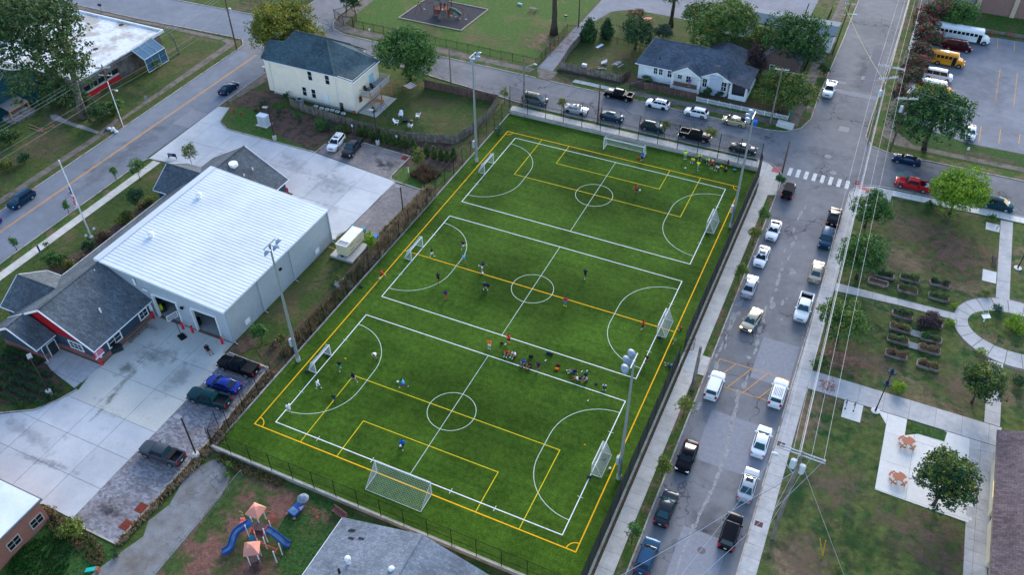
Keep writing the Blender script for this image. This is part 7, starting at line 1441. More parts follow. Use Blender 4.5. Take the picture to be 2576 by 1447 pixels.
tree((2122,812),62,['mid','ylg'],'light green tree in the park beside the planter beds',h=7,n=12,size=.16,cb=.06,dens=.9,shell=.45)
tree((2472,963),52,['dark','ylg'],'dark green tree at the path junction right of the planter beds',h=7,n=11,size=.15,cb=.12,shell=.5)
tree((2386,1205),70,['dark','ylg'],'dense dark green tree at the plaza corner with yellowing top',h=10,n=16,size=.15,cb=.03,dens=1.3,taper=.35,maxn=26000)
tree((2082,970),27,'bare','nearly bare reddish young tree by the park path',h=3.6,n=7,size=.07,cb=.3,dens=.12,shell=.2,tr=.06)
ST='young street trees along the side street'
for i,(D,r,h_,lf,dn,lab) in enumerate((((1963,449),13,2.8,'mid',.8,'small street tree at the foot of the corner pole'),((1922,537),18,3.4,'mid',.5,'young street tree left of the farthest white coupe'),((1900,586),20,3.6,'ylg',.5,'young street tree between the two farthest white cars'),((1863,680),18,3.4,'ylg',.7,'young yellow green street tree left of the silver sedan'),
    ((1725,1017),27,4.2,'ylg',.35,'sparse street tree below the cut wooden pole'),((1670,1170),23,3.3,'ylg',1.0,'bushy yellow green street tree beside the black coupe'),((1594,1335),24,3.8,'mid',.45,'sparse green street tree beside the lowest left row cars'))):tree(D,r,lf,lab,h=h_,n=8,size=.085,cb=.3,dens=dn,shell=.3,tr=.045,group=ST)
for i,(D,r,h_,lab) in enumerate((((1269,232),12,3.4,'young tree behind the far left corner of the pitch'),((1413,258),13,3.8,'young street tree left of the pale silver coupe'),((1675,316),14,3.8,'young street tree right of the dark green crossover'),((1790,334),17,4.2,'young street tree at the nose of the black pickup behind the far goal'))):tree(D,r,'ylg',lab,h=h_,n=7,size=.1,cb=.35,dens=.45,shell=.3,tr=.05,group='young street trees behind the far end of the pitch')
for D,r,h_,lf,dn,lab in (((929,603),15,4.6,'bright',1.2,'small bright lime tree behind the cream generator'),((1049,392),18,6.2,'olive',1.0,'slender pale green tree on the paved island corner'),((650,832),22,4.2,'mid',1.1,'small green tree between the metal hall and the pitch fence'),((473,382),23,4.6,'olive',.4,'thin young tree on the lawn north of the fire station'),((341,418),25,4.6,'mid',.4,'thin young tree by the pavement behind the fire station'),
    ((338,492),26,5,'dark',.7,'taller dark green tree in the bed behind the fire station'),((285,431),9,2.8,'mid',.9,'tiny street tree on the main street, farthest'),((165,516),9,2.8,'mid',.9,'tiny street tree on the main street, beside the flagpole'),((32,608),10,3,'mid',.9,'tiny street tree on the main street, nearest the left edge'),((114,612),7,1.6,'mid',.4,'tiny shrub beside the blue banner post')):tree(D,r,lf,lab,h=h_,n=7,size=.11,cb=.25,dens=dn,shell=.35,tr=.06)
for D,r,a,asp,lab in (((135,652),28,'mid',.9,'large green shrub in the bed beside the blue banner post'),((170,665),18,'olive',.8,'olive shrub right of the large green one in the station bed'),((320,545),20,'olive',.7,'olive green shrub in the middle of the station bed'),((300,560),13,'ylg',.7,'yellow green shrub in the station bed'),((223,620),17,'dark',.7,'dark green shrub at the flagpole pad'),((262,590),20,'brown',.6,'brown dry shrub right of the flagpole'),((250,600),14,'brown',.6,'smaller brown dry shrub at the flagpole'),((375,502),15,'ylg',.6,'yellow green shrub at the station wing corner'),((355,515),12,'brown',.6,'rusty brown shrub at the station wing corner'),((205,655),16,'brown',.6,'brown shrub near the gutter corner of the station'),
    ((700,281),10,'dark',1.3,'upright dark shrub between the utility cabinet and the cream house'),((751,294),12,'mid',1.2,'upright green shrub in the mulch below the cream house'),((804,310),20,'mid',.95,'rounded green shrub in the mulch below the long fence'),((828,318),12,'dark',.9,'dark green shrub right of the rounded one'),((849,324),12,'mid',.7,'low green shrub left of the white suv'),((661,262),11,'dark',1.0,'dark shrub behind the white utility cabinet'),((720,240),9,'dark',1.4,'spiky dark shrub at the foundation of the cream house'),((736,255),8,'dark',.8,'small shrub beside the air conditioner'),((938,276),8,'dark',1.2,'vine covered shrub at the lamp near the patio'),((645,274),8,'olive',.8,'small olive shrub left of the utility cabinet'),
    ((1600,95),44,'dark',.75,'wide dark green bush behind the bungalow'),((1668,84),26,'teal',.8,'blue green bush at the bungalow roof'),((1598,45),22,'brown',.9,'brown twiggy bush beside the red playhouse'),((1628,197),12,'mid',.8,'green bush against the bungalow wall'),((1778,233),14,'dark',.9,'dark bush beside the bungalow steps'),((1810,238),12,'teal',.7,'blue green bush in front of the bungalow'),((2076,172),17,'dark',1.1,'dense round bush beside the footpath of the upper side street'),((1255,325),12,'teal',.9,'blue green bush inside the far left fence corner'),
    ((2064,912),20,'mid',.8,'green bush with orange flowers at the park path'),((2261,975),19,'bright',.8,'bright green bush beside the double headed park lamp'),((2394,811),13,'bright',.7,'bright green bush at the left rim of the ring path'),((2472,886),12,'bright',.7,'bright green bush below the ring path'),((2402,768),9,'bright',.7,'small bright bush above the path junction'),((2481,738),12,'ylg',.7,'yellow green bush beside the vertical park path'),((2509,778),15,'teal',.9,'dark blue green bush on the ring island'),((2552,814),22,'bright',.9,'big bright green bush on the ring island'),((2568,830),14,'bright',.9,'bright green bush at the right edge on the ring island'),((2514,847),8,'mid',.8,'small bush at the bottom of the ring island'),((2342,519),14,'mid',.7,'green bush left of the round bright tree'),((2498,549),11,'mid',.8,'green bush beside the bike rack pad'),((2160,627),12,'olive',.7,'olive bush between the first two park trees'),((2565,960),18,'dark',.8,'dark bush cropped by the right edge of the photo'),((2110,1436),12,'olive',.7,'small bush at the bottom edge of the park lawn'),
    ((182,1332),32,'ylg',.75,'sprawling yellow green bush at the lower end of the pavers'),((130,1290),16,'brown',.8,'dry brown brush at the brick building corner'),((158,1312),12,'brown',.7,'dry brush above the yellow green bush'),((292,1400),10,'dark',.7,'dark weed clump at the edge of the gravel drive'),((578,1172),12,'mid',.9,'green weed shrub at the near left fence corner'),((572,1195),9,'mid',.8,'lower green weed shrub at the chain link end'),((848,702),13,'olive',.7,'flowering shrub beside the stone lined drain'),((877,695),10,'dark',.8,'dark shrub beside the stone lined drain'),((690,870),14,'brown',.6,'brown clump below the left floodlight mast'),((705,850),12,'olive',.6,'olive clump beside the left floodlight mast')):shrub(D,r,a,lab,asp,size=.12)
# cedars and arborvitae
ORD='first second third fourth fifth sixth seventh eighth ninth tenth eleventh twelfth thirteenth fourteenth fifteenth'.split()
AV='row of small arborvitae along the yard fence'
for i,(u,v) in enumerate(((873,322),(906,329),(922,331),(939,338),(956,341),(971,346),(989,350),(1007,355),(1023,356),(1041,364),(1075,378),(1093,384),(1110,388),(1126,392),(1142,388))):
    conifer((u,v),7.2,27,'cedar',ORD[i]+' narrow gold green arborvitae from the left in the fence row',AV)
for D,r,h_,lab in (((1480,76),17,48,'dark upright cedar beside the alley gate'),((1526,72),14,42,'dark cedar on the yard fence line, second from the alley'),):conifer(D,r,h_,'dark',lab)
# small round box shrubs in rows in the front bed
k=0;NR={};RO=('first','second','third','fourth','fifth','sixth');ORD2=ORD+['sixteenth'];G_='small box shrubs planted in rows in the station bed'
for j in range(6):
    for i in range(15):
        x=-97.2+i*.92+(j % 2)*.45;y=45.2-j*1.25-.1*i*.0
        if y < 37.4+max(0,(x+90)*.55) or y > 45.6 or x > -84.6 or (x < -92 and j > 5) or (x > -91.3 and y > 44.7-(x+91)*.25):continue
        NR[j]=NR.get(j,0)+1
        shrub(None,1,('dark','mid','olive')[(i*7+j*3) % 3],'small box shrub, '+ORD2[NR[j]-1]+' from left, '+RO[j]+' row from the wing',.8,G_,R=.52,loc=Vector((x+RND.uniform(-.1,.1),y+RND.uniform(-.1,.1),0)),key='box')
# tan ornamental grasses and dry strip growth
def tufts(name,label,pts,n,hmin,hmax,m_,seed=1,kind='stuff',w=.03,spread=.35):
    r=random.Random(seed);mb=MB();P2=[Vector((p[0],p[1],0)) for p in pts];segs=[(P2[i],P2[i+1]) for i in range(len(P2)-1)];tot=[(b2-a).length for a,b2 in segs]
    wd=[p[2] for p in pts]
    for _ in range(n):
        q=r.uniform(0,sum(tot));i=0
        while q > tot[i]:q -= tot[i];i += 1
        t=q/tot[i];c=segs[i][0].lerp(segs[i][1],t);nn=(segs[i][1]-segs[i][0]).cross(ZV).normalized();c=c+nn*r.uniform(-1,1)*(wd[i]*(1-t)+wd[i+1]*t)
        for _ in range(7):
            h_=r.uniform(hmin,hmax);a=r.uniform(0,6.28);d=Vector((math.cos(a),math.sin(a),0));s_=Vector((-d.y,d.x,0))*w;b0=c+d*r.uniform(0,.12);k_=r.uniform(.1,spread);tip=b0+d*k_*h_+ZV*h_
            mb.add([b0-s_,b0+s_,b0+s_*1.3+(tip-b0)*.6,tip,b0-s_*1.3+(tip-b0)*.6],[(0,1,2,3,4)])
    o=mb.build(name,m_,None,kind=kind);return o
TAN=mat('dry_grass',(.40,.30,.20),.9,(.24,.18,.10),1.0,.42,.6,var=.25,vsc=3,island=.45,transl=.2);TANG=mat('dry_grass_green',(.15,.15,.06),.9,(.25,.18,.10),.8,.42,.6,var=.25,vsc=3,island=.5,transl=.2)
tufts('ornamental_grass','',[(-61.9,101.5,.9),(-61.9,84,.8),(-62.2,80,.6)],1700,.9,1.9,TAN,2,w=.04);tufts('ornamental_grass','',[(-62.3,82,.8),(-62.1,72,.9),(-62.1,60,1.0)],600,.4,1.0,TANG,3)
tufts('ornamental_grass','',[(-67.5,105.8,1.6),(-63.5,105,1.9)],420,.6,1.1,mat('rust_grass',(.17,.10,.07),.9,(.12,.09,.05),1,.4,.6,var=.25,vsc=3,island=.4,transl=.2),4)
tufts('weeds','',[(-61.7,28.5,.35),(-61.5,36,.5),(-61.3,44,.8),(-62,57,.45)],750,.25,.6,TAN,5);tufts('weeds','',[(-73,28.4,.8),(-70,27.8,.9),(-64,27,1.0),(-61.8,26,.8)],420,.25,.55,TANG,6);tufts('weeds','',[(-59.5,43,.8),(-57,42.6,.7),(-50,42.9,.4)],300,.2,.5,TANG,7)
tufts('weeds','',[(-63.4,84,.7),(-62.6,101,1.0)],420,.5,1.1,TANG,8)
tufts('lawn_tufts','',[(-71,22,1.5),(-66,26,4)],700,.15,.4,mat('lush_grass',(.02,.10,.02),.9,(.05,.11,.03),1,.4,.6,var=.25,vsc=3,island=.5,transl=.2),9)

# ------------------------------------------------------------------ poles, wires and street furniture
POLEW=mat('pole_wood',(.17,.10,.07),.9,(.10,.07,.055),1.0,.42,.6,var=.25,vsc=4);POLEG=mat('pole_wood_grey',(.24,.20,.17),.9,(.15,.13,.115),1.0,.42,.6,var=.25,vsc=4);ARM=mat('crossarm',(.36,.385,.42),.7,var=.1,vsc=3);WIRE=mat('wire',(.50,.50,.52),.6,var=0);WIRED=mat('wire_dark',(.10,.105,.12),.6,var=0);CER=mat('transformer',(.50,.54,.58),.5,var=.05)
POLES={}
def upole(key,x,y,h,lab,arms=(),m_=None,r=.16,trans=(),lamp=None,lean=(0,0)):
    t=thing('utility_pole',lab,'utility pole',(x,y,0));mb=MB();mb.tube((0,0,0),(lean[0],lean[1],h),r*1.15,r*.75,10);mb.build('pole',m_ or POLEW,t,local=True)
    for z,ang,ln,dbl in arms:
        d=Vector((math.cos(RD(ang)),math.sin(RD(ang)),0));n=Vector((-d.y,d.x,0));k=z/h;c=Vector((lean[0]*k,lean[1]*k,z))
        for s in ((-1,1) if dbl else (1,)):mb=MB();mb.box(c+n*s*.18,(ln,.10,.12),RD(ang));mb.build('crossarm',ARM,t,local=True)
        mb=MB()
        for q in (-.47,-.25,.25,.47):p=c+d*ln*q;mb.tube(p+ZV*.08,p+ZV*.34,.07,.045,6)
        mb.build('insulators',CER,t,local=True,kind='stuff')
    for z,ang in trans:d=Vector((math.cos(RD(ang)),math.sin(RD(ang)),0))*.5;mb=MB();mb.tube((d.x,d.y,z-.55),(d.x,d.y,z+.45),.32,.32,12);mb.tube((d.x,d.y,z+.45),(d.x,d.y,z+.6),.33,.2,12);mb.build('transformer',CER,t,local=True)
    if lamp:z,ang,ln=lamp;d=Vector((math.cos(RD(ang)),math.sin(RD(ang)),0));mb=MB();mb.path([(0,0,z),tuple(d*ln*.6+ZV*(z+.5)),tuple(d*ln+ZV*(z+.55))],.045,6);mb.build('lamp_arm',GALV,t,local=True);mb=MB();e_=d*(ln+.35);mb.ball((e_.x,e_.y,z+.55),(.42,.22,.16),10,6);mb.build('lamp_head',CER,t,local=True,smooth=True)
    POLES[key]=(x,y,h);return t
upole('U1',-125.0,96.5,12.6,'wooden power pole with white pipe and street lamp beside the main street',((12.0,30,2.6,True),(10.4,20,2.4,False)),lamp=(7.5,-10,1.6));mb=MB();mb.tube((-124.75,96.3,0),(-124.75,96.3,9.5),.07,n=6);o=mb.build('conduit',WHITE,bpy.data.objects['utility_pole'])
upole('U2',-125.1,130.2,12.5,'slim dark wooden pole at the top left street corner',((12.2,90,2.2,False),),trans=((8.6,60),))
upole('U3',-76.5,135.9,8.2,'short wooden pole behind the wooden yard fence',m_=POLEG,r=.14);upole('U4',-59.4,133.4,10.4,'grey wooden pole with street lamp at the far left corner of the pitch',m_=POLEG,lamp=(8.2,40,1.8))
upole('U5',-44.6,134.1,8.2,'brown wooden pole beside the dark blue hatchback',r=.15);upole('U6',-9.8,131.7,6.3,'bare brown pole at the pavement corner by the crosswalk',r=.14);upole('U7',-15.1,146.7,11.4,'grey wooden pole at the end of the white picket fence',((11.0,10,2.4,False),),m_=POLEG)
upole('U8',6.3,146.1,12.8,'dark red brown pole with two crossed crossarms beside the big tree',((12.3,75,2.8,True),(10.6,20,3.4,True)),trans=((8.4,150),))
upole('U9',2.3,146.9,15.5,'tall pole with a long double crossarm at the crossing corner',((15.2,0,4.4,True),(13.2,35,3.6,True)),m_=POLEG,trans=((10.2,180),),r=.13)
upole('U10',3.9,59.5,15.6,'large power pole with double crossarm, transformer and street lamp at the bottom right',((15.3,-2,4.6,True),),m_=POLEG,r=.2,trans=((13.4,170),(12.9,20)),lamp=(11.8,150,2.4))
upole('U11',-10.2,77.1,8.0,'sawn off thick wooden pole beside the hatched bay',m_=POLEG,r=.24);upole('U12',-9.2,180,11.2,'leaning brown pole beside the footpath of the upper side street',((10.9,10,2.0,False),),lamp=(8.5,0,2.0),lean=(.9,0))
upole('U13',-62.6,170.2,9.0,'brown pole beside the alley gate',r=.15);upole('U14',-17.8,189.0,6,'crooked dark trunk like pole at the back parking edge',r=.14,m_=BARK,lean=(.8,0))
def wire(a,b2,sag,r=.016,m_=None,lab='thin overhead wire',name='overhead_wire',n=14,grp='overhead wires'):
    a=Vector(a);b2=Vector(b2);pts=[a.lerp(b2,i/n)-ZV*sag*4*(i/n)*(1-i/n) for i in range(n+1)];c=pts[n//2];mb=MB();mb.path(pts,r,3);o=mb.build(name,m_ or WIRE);tag(o,lab,'overhead wire',grp);return o
W1='overhead wires along the right pavement of the side street'
for i,(dx,z0,z1,r) in enumerate(((-2.1,15.4,15.5,.017),(-.9,15.4,15.5,.017),(.9,15.4,15.5,.017),(2.1,15.4,15.5,.017),(0,13.0,11.5,.03),(.12,12.2,10.8,.022),(-.1,12.5,11.2,.022))):
    wire((3.9+dx,59.5,z0),(2.3+dx,146.9,z1),1.3 if i < 4 else 1.8,r,lab=('leftmost upper','second upper','third upper','rightmost upper','thickest lower','thin lower right','thin lower left')[i]+' wire over the right pavement from the large pole',grp=W1)
    wire((2.3+dx,146.9,z1),(2.3+dx*.9,240,z1),1.2,r,lab=('leftmost upper','second upper','third upper','rightmost upper','thickest lower','thin lower right','thin lower left')[i]+' wire beyond the crossing',grp='overhead wires beyond the crossing')
for i,(x,z0,e,z1,r) in enumerate(((2.1,15.4,(1735,1475),13,.02),(-2.1,15.4,(1560,1640),13,.018),(.9,15.4,(1820,1500),12,.016),(0,12.6,(1545,1458),8.5,.026),(.1,12.0,(1500,1470),8.0,.022),(-.1,13,(1800,1560),9,.02))):
    wire((3.9+x,59.5,z0),P(*e,z1),.5,r,m_=WIRED if i == 4 else WIRE,lab=('wire from the right crossarm end','wire from the left crossarm end','wire from right of the crossarm middle','thick bright cable','dark cable','wire from below the transformer')[i]+' slanting to the bottom edge',grp='overhead wires crossing the bottom right')
wire((3.9,59.5,14.5),(12.5,57,.1),.05,.02,lab='guy wire from the large pole to the yellow marker on the lawn');wire((2.3,146.9,12),(-9.2,180,10.4),.6,.03,m_=mat('wire_yel',(.55,.5,.25),.7),lab='yellowish cable crossing the upper side street')
for i,(dy,z) in enumerate(((-1,12.3),(0,12.3),(1.0,12.3),(0,8.4),(.1,7.4))):
    a=(-125+dy,96.5,z);wire(a,(-125.1+dy*.8,130.2,z),.5,.018,lab=('first','second','third','fourth','lowest')[i]+' wire between the two wooden poles of the main street',grp='wires along the main street');wire(a,(-127+dy*1.2,44,z+.5),.8,.018,m_=WIRE,lab=('first','second','third','fourth','lowest')[i]+' wire from the wooden pole to the left edge',grp='wires along the main street, left')
wire((-125.1,130.2,11.8),(-170,185,12),.8,.018,lab='wire leaving the slim dark pole to the upper left');wire((-125.1,130.2,9),(-76.5,135.9,8),.7,.02,m_=WIRED,lab='dark wire from the slim pole behind the cream house')
wire((-15.1,146.7,10.8),(2.3,146.9,12.8),.4,.018,lab='wire crossing the side street at the crossing');wire((-15.1,146.7,10.6),(-44.6,134.1,8),.6,.018,m_=WIRED,lab='wire over the parked cars of the far street');wire((6.3,146.1,12.4),(40,140,11),.6,.016,lab='wire leaving the crossed arms to the right',grp='wires to the right')
wire((-44.6,134.1,6.5),(-35.5,153,3.6),.2,.016,m_=WIRE,lab='service wire to the bungalow porch')
# ---- site lights
def sitelight(lab,x,y,h,ang,base=True):
    t=thing('lot_light',lab,'light pole',(x,y,0),0,'brown parking lot lights');mb=MB();mb.tube((0,0,0),(0,0,.8),.36,.36,14)
    if base:mb.build('footing',mat('footing_pale',(.5,.49,.45),.9,var=.1),t,local=True)
    bz=mat('bronze',(.045,.03,.03),.5,var=.1);mb=MB();mb.box((0,0,h/2+.4),(.14,.14,h-.8));mb.build('pole',bz,t,local=True);d=Vector((math.cos(RD(ang)),math.sin(RD(ang)),0));mb=MB();mb.box(tuple(d*.55+ZV*(h-.05)),(.95,.55,.16),RD(ang));mb.build('lamp_head',mat('lamp_bronze',(.20,.21,.24),.5),t,local=True)
sitelight('brown lot light at the planted strip beside the tan parking',-62.9,93.6,6.0,180);sitelight('brown lot light on a round base at the near left fence corner',-61.8,41.8,7.3,180);sitelight('brown lot light on a round base in the front lawn of the station',-85.9,41.8,6.8,150);sitelight('brown lot light in the lawn triangle by the utility cabinet',-96.2,104.3,6.7,190);sitelight('brown lot light in front of the small arborvitae row',-78.2,110.7,7.0,180)
# ---- park lamps
def parklamp(lab,x,y,h,two):
    t=thing('park_lamp',lab,'lamp post',(x,y,0));nb=mat('lamp_blue_black',(.012,.03,.045),.4,var=0);mb=MB();mb.tube((0,0,0),(0,0,.12),.55,.55,16);mb.build('base',PLAZA,t,local=True);mb=MB();mb.tube((0,0,.12),(0,0,.9),.13,.09,8);mb.tube((0,0,.9),(0,0,h),.075,.06,8);mb.build('pole',nb,t,local=True)
    for z in ((h,h-2.1) if two else (h,)):mb=MB();mb.tube((0,0,z-.1),(0,0,z+.03),.55,.5,16);mb.tube((0,0,z+.03),(0,0,z+.45),.22,.13,10);mb.tube((0,0,z+.45),(0,0,z+.65),.05,.02,6);mb.build('lamp_shade',nb,t,local=True)
parklamp('dark blue park lamp with two shades beside the broad path',11.9,83.2,7.4,True);q=P(2560,675);parklamp('dark park lamp on a round pad at the right edge',q.x,q.y,5.0,False)
# ---- signs
def stop(lab,x,y,h=2.6,face=S_,word='STOP'):
    t=thing('stop_sign',lab,'road sign',(x,y,.08),face+RD(90));mb=MB();mb.tube((0,0,0),(0,0,h),.04,n=6);mb.build('post',mat('post_green',(.10,.13,.13),.6),t,local=True);o8=[(math.cos(RD(22.5+45*i))*.42,math.sin(RD(22.5+45*i))*.42) for i in range(8)]
    mb=MB();mb.add([(a,-.06,h-.1+b2) for a,b2 in o8]+[(a,-.04,h-.1+b2) for a,b2 in o8],[tuple(range(8)),tuple(range(8,16))[::-1]]+[(i,8+i,8+(i+1)%8,(i+1)%8) for i in range(8)]);mb.build('sign_plate',mat('sign_red2',(.55,.02,.035),.5,var=0),t,local=True)
    tc=bpy.data.curves.new('sign_lettering','FONT');tc.body=word;tc.size=.34;tc.align_x='CENTER';tc.align_y='CENTER';tc.extrude=.003;tc.materials.append(cloth(WH));tmp=bpy.data.objects.new('tmp',tc);COL.objects.link(tmp);dg=bpy.context.evaluated_depsgraph_get();me=bpy.data.meshes.new_from_object(tmp.evaluated_get(dg));bpy.data.objects.remove(tmp);me.materials.clear();me.materials.append(cloth(WH));o=link('lettering',me,t);o.location=(0,-.068,h-.1);o.rotation_euler=(RD(90),0,0)
    return t
stop('red stop sign at the pavement corner right of the crosswalk',*P(2146,491)[:2]);
def plate(lab,D,h,w,hh,col,face=S_,name='street_sign',cat='road sign',post=True,back=GALV):
    p=P(*D) if not isinstance(D,Vector) else D;t=thing(name,lab,cat,(p.x,p.y,0),face+RD(90));mb=MB();mb.tube((0,0,0),(0,0,h),.035,n=6);mb.build('post',back,t,local=True);mb=MB();mb.box((0,-.05,h-hh/2),(w,.03,hh));mb.build('sign_plate',cloth(col),t,local=True);return t
plate('small green street name sign in front of the red pickup',T(3,1,1290,445),2.8,.9,.22,(.02,.35,.2));plate('grey backed road sign beside the main street lawn',T(0,0,1500,1090),2.7,.65,.75,(.25,.28,.3),W_);plate('small white sign beside the footpath at the top',T(1,0,1152,385),2.4,.35,.5,WH);plate('blue banner sign post beside the pavement of the main street',T(0,1,415,1120),1.9,.3,1.3,(.02,.10,.24),E_);plate('small white parking sign at the yard fence, right one',T(1,0,1423,1450),1.9,.35,.5,WH);plate('small white parking sign at the yard fence, left one',T(1,0,978,1340),1.9,.35,.5,WH);plate('round backed white sign at the corner beside the footpath',T(3,0,385,1165),2.2,.6,.6,(.35,.38,.42));plate('small white sign on the tree lawn at the right street',T(3,1,1985,130),2.0,.4,.6,WH)
plate('low white marker post on the brown grass island',T(1,1,1540,320),1.7,.16,1.0,WH,post=False)
t=thing('address_sign','low dark blue sign panel on two posts by the driveway','sign',PT(0,1,1740,150),RD(15));mb=MB();mb.box((0,0,.75),(1.5,.08,.6));mb.build('panel',cloth((.02,.02,.08)),t,local=True);mb=MB()
mb.box((-.3,-.045,.85),(.7,.01,.07));mb.box((-.3,-.045,.68),(.8,.01,.07));mb.build('lettering',cloth((.4,.42,.55)),t,local=True)
for s in (-1,1):mb=MB();mb.box((s*.7,0,.5),(.12,.12,1.0));mb.build('post',BLACK,t,local=True)
# ---- bollards
for (px_,py_,lab) in ((1545,285,'red bollard beside the office wing downspout'),(1843,393,'red bollard between the two bays, left one'),(1938,428,'red bollard between the two bays, right one'),(2237,540,'red bollard at the right edge of the right bay'),(1028,757,'red bollard at the near corner of the office wing')):
    p=PT(0,2,px_+3,py_+25,.06);t=thing('bollard',lab,'bollard',p,0,'red bollards in front of the fire station');mb=MB();mb.tube((0,0,0),(0,0,1.2),.17,.17,12);mb.ball((0,0,1.2),(.17,.17,.1),12,6);mb.build('post',mat('bollard_red',(.6,.02,.035),.45,var=.03),t,local=True);mb=MB();mb.tube((0,0,.85),(0,0,.93),.175,.175,12);mb.build('band',cloth((.6,.1,.1)),t,local=True)
q=PT(1,1,322,500,.06);t=thing('bollard','red bollard at the north gable corner of the station','bollard',q);mb=MB();mb.tube((0,0,0),(0,0,1.1),.17,.17,12);mb.build('post',mat('bollard_red',(0,0,0)),t,local=True)
# ---- basketball hoop
q=PT(0,2,1840,505,.06);t=thing('basketball_hoop','portable basketball hoop with black base in front of the bays','basketball hoop',q,RD(160));mb=MB();mb.b(-.45,.75,-.45,.45,0,.18);mb.build('base',BLACK,t,local=True);mb=MB();mb.path([(.3,0,.18),(.5,0,2.7),(1.2,0,3.0)],.05,6);mb.build('pole',mat('pole_dkblue',(.02,.03,.06),.5),t,local=True)
mb=MB();mb.b(1.2,1.24,-.8,.8,2.75,2.82);mb.b(1.2,1.24,-.8,.8,3.68,3.75);mb.b(1.2,1.24,-.8,-.73,2.82,3.68);mb.b(1.2,1.24,.73,.8,2.82,3.68);bb=mb.build('backboard_frame',WHITE,t,local=True);mb=MB();mb.b(1.21,1.23,-.73,.73,2.82,3.68);mb.build('backboard',mat('acrylic',(.45,.5,.55),.2,alpha=.35),t,local=True)
mb=MB();mb.path([(1.47+.23*math.cos(2*math.pi*i/12),.23*math.sin(2*math.pi*i/12),3.02) for i in range(13)],.015,4);mb.build('rim',mat('hoop_red',(.5,.03,.03),.5),t,local=True)
# ---- generator on its slab
q=PT(1,1,950,1100,.0);gx,gy=q.x,q.y
a=PT(1,1,975,1215);b_=PT(1,1,760,1130);c_=PT(1,1,1115,1035)
tp=thing('equipment_pad','raised concrete slab carrying the cream generator','concrete pad',((a.x+b_.x)/2,(a.y+c_.y)/2,0));mb=MB();mb.b(b_.x,a.x,a.y,c_.y+.1,0,.42);mb.build('slab',CONCB,tp)
t=thing('generator','cream coloured generator cabinet on a concrete slab','generator',((a.x+b_.x)/2-.1,(a.y+c_.y)/2+.7,.42));GC=mat('generator_cream',(.66,.58,.38),.5,var=.03);mb=MB();mb.b(-.95,.95,-2.4,2.4,.2,2.1);mb.build('cabinet',GC,t,local=True);mb=MB();mb.b(-.98,.98,-1.35,2.43,2.1,2.16);mb.b(-.98,.98,-2.43,-2.3,2.1,2.16);mb.b(-.98,-.85,-2.3,-1.35,2.1,2.16);mb.b(.85,.98,-2.3,-1.35,2.1,2.16);mb.build('roof',mat('generator_top',(.76,.74,.62),.5),t,local=True);mb=MB();mb.b(-.85,.85,-2.3,-1.35,2.0,2.11);mb.build('radiator_grille',mat('grille_grey',(.3,.31,.36),.6),t,local=True);mb=MB();mb.b(-.85,.85,-2.25,2.25,0,.2);mb.build('skid',BLACK,t,local=True)
mb=MB()
for y,z,w,h_ in ((-1.0,1.55,.9,.12),(-.2,1.75,.1,.1),(-.9,.75,1.1,.12),(.9,.95,1.0,.1),(.3,1.2,.1,.1),(1.5,1.75,.12,.12),(-1.6,1.5,.1,.1)):mb.b(.94,.965,y-w/2,y+w/2,z-h_/2,z+h_/2)
mb.build('vents_and_lettering',mat('louvre_brown',(.3,.25,.14),.6),t,local=True)
p=PT(1,1,870,1132,.42);mb=MB();mb.prism(arc(p.x,p.y,.25,0,6.28,10)[:-1],.42,.46);tag(mb.build('cap_plate',BLACK),'small black round cap on the generator slab','cap')
p=PT(1,1,705,1040);mb=MB();mb.path([(p.x,p.y,1.4),(p.x,p.y,.25),(p.x+2.3,p.y-.1,.22)],.05,6);tag(mb.build('gas_pipe',YEL),'yellow gas pipe from the hall wall to the generator','pipe')
def bin_(D,c,lab):p=P(*D);t=thing('wheeled_bin',lab,'bin',p,RD(10));mb=MB();mb.v += [(x*s,y*s,z) for s,z in ((.26,0),(.34,1.0)) for x,y in ((-1,-1),(1,-1),(1,1),(-1,1))];mb.f += [(3,2,1,0),(4,5,6,7),(0,1,5,4),(1,2,6,5),(2,3,7,6),(3,0,4,7)];mb.mi += [0]*6;mb.build('bin_body',cloth(c),t,local=True);mb=MB();mb.slab([(-.37,-.37,1.02),(.37,-.37,1.02),(.37,.4,1.1),(-.37,.4,1.1)],.05);mb.build('lid',cloth(tuple(q*1.3 for q in c)),t,local=True)
bin_(T(1,1,1205,985),(.03,.22,.62),'bright blue wheeled bin behind the lime tree');bin_(T(1,1,1085,900),(.10,.22,.27),'teal grey bin behind the generator');bin_(T(1,1,985,880),(.12,.2,.22),'pale teal bin at the tan parking edge');bin_(T(2,0,2440,1265),(.02,.16,.55),'bright blue bin behind the beige hatchback');bin_(T(3,0,215,1165),(.03,.2,.10),'green bin at the end of the white picket fence')
# ---- flagpole
t=thing('flagpole','tall white flagpole with a furled striped flag at half height','flagpole',(-105.45,68.8,0));mb=MB();mb.tube((0,0,0),(0,0,14.4),.13,.07,10);mb.ball((0,0,14.5),.14,8,6);mb.build('pole',mat('flagpole_white',(.62,.64,.66),.4),t,local=True)
mb=MB();n=10;FR,FW,FBl=(.5,.03,.06),(.7,.66,.7),(.03,.04,.2)
fl=[cloth(FR),cloth(FW),cloth(FBl)]
for j in range(9):
    z1=9.6-j*.42;z0_=z1-.42
    for i in range(4):
        x0=-.12-.14*i;x1=-.12-.14*(i+1);yy=lambda q,z:.12*math.sin(q*22+z*2.1);mi=2 if (j < 3 and i < 3) else ((i+j//2) % 2)
        mb.add([(x0,yy(x0,z0_),z0_),(x1,yy(x1,z0_),z0_),(x1,yy(x1,z1),z1-.05),(x0,yy(x0,z1),z1)],[(0,1,2,3)],mi)
mb.build('flag',fl,t,local=True);mb=MB();mb.tube((0,0,0),(0,0,.3),.3,.22,12);mb.build('base',WHITE,t,local=True)
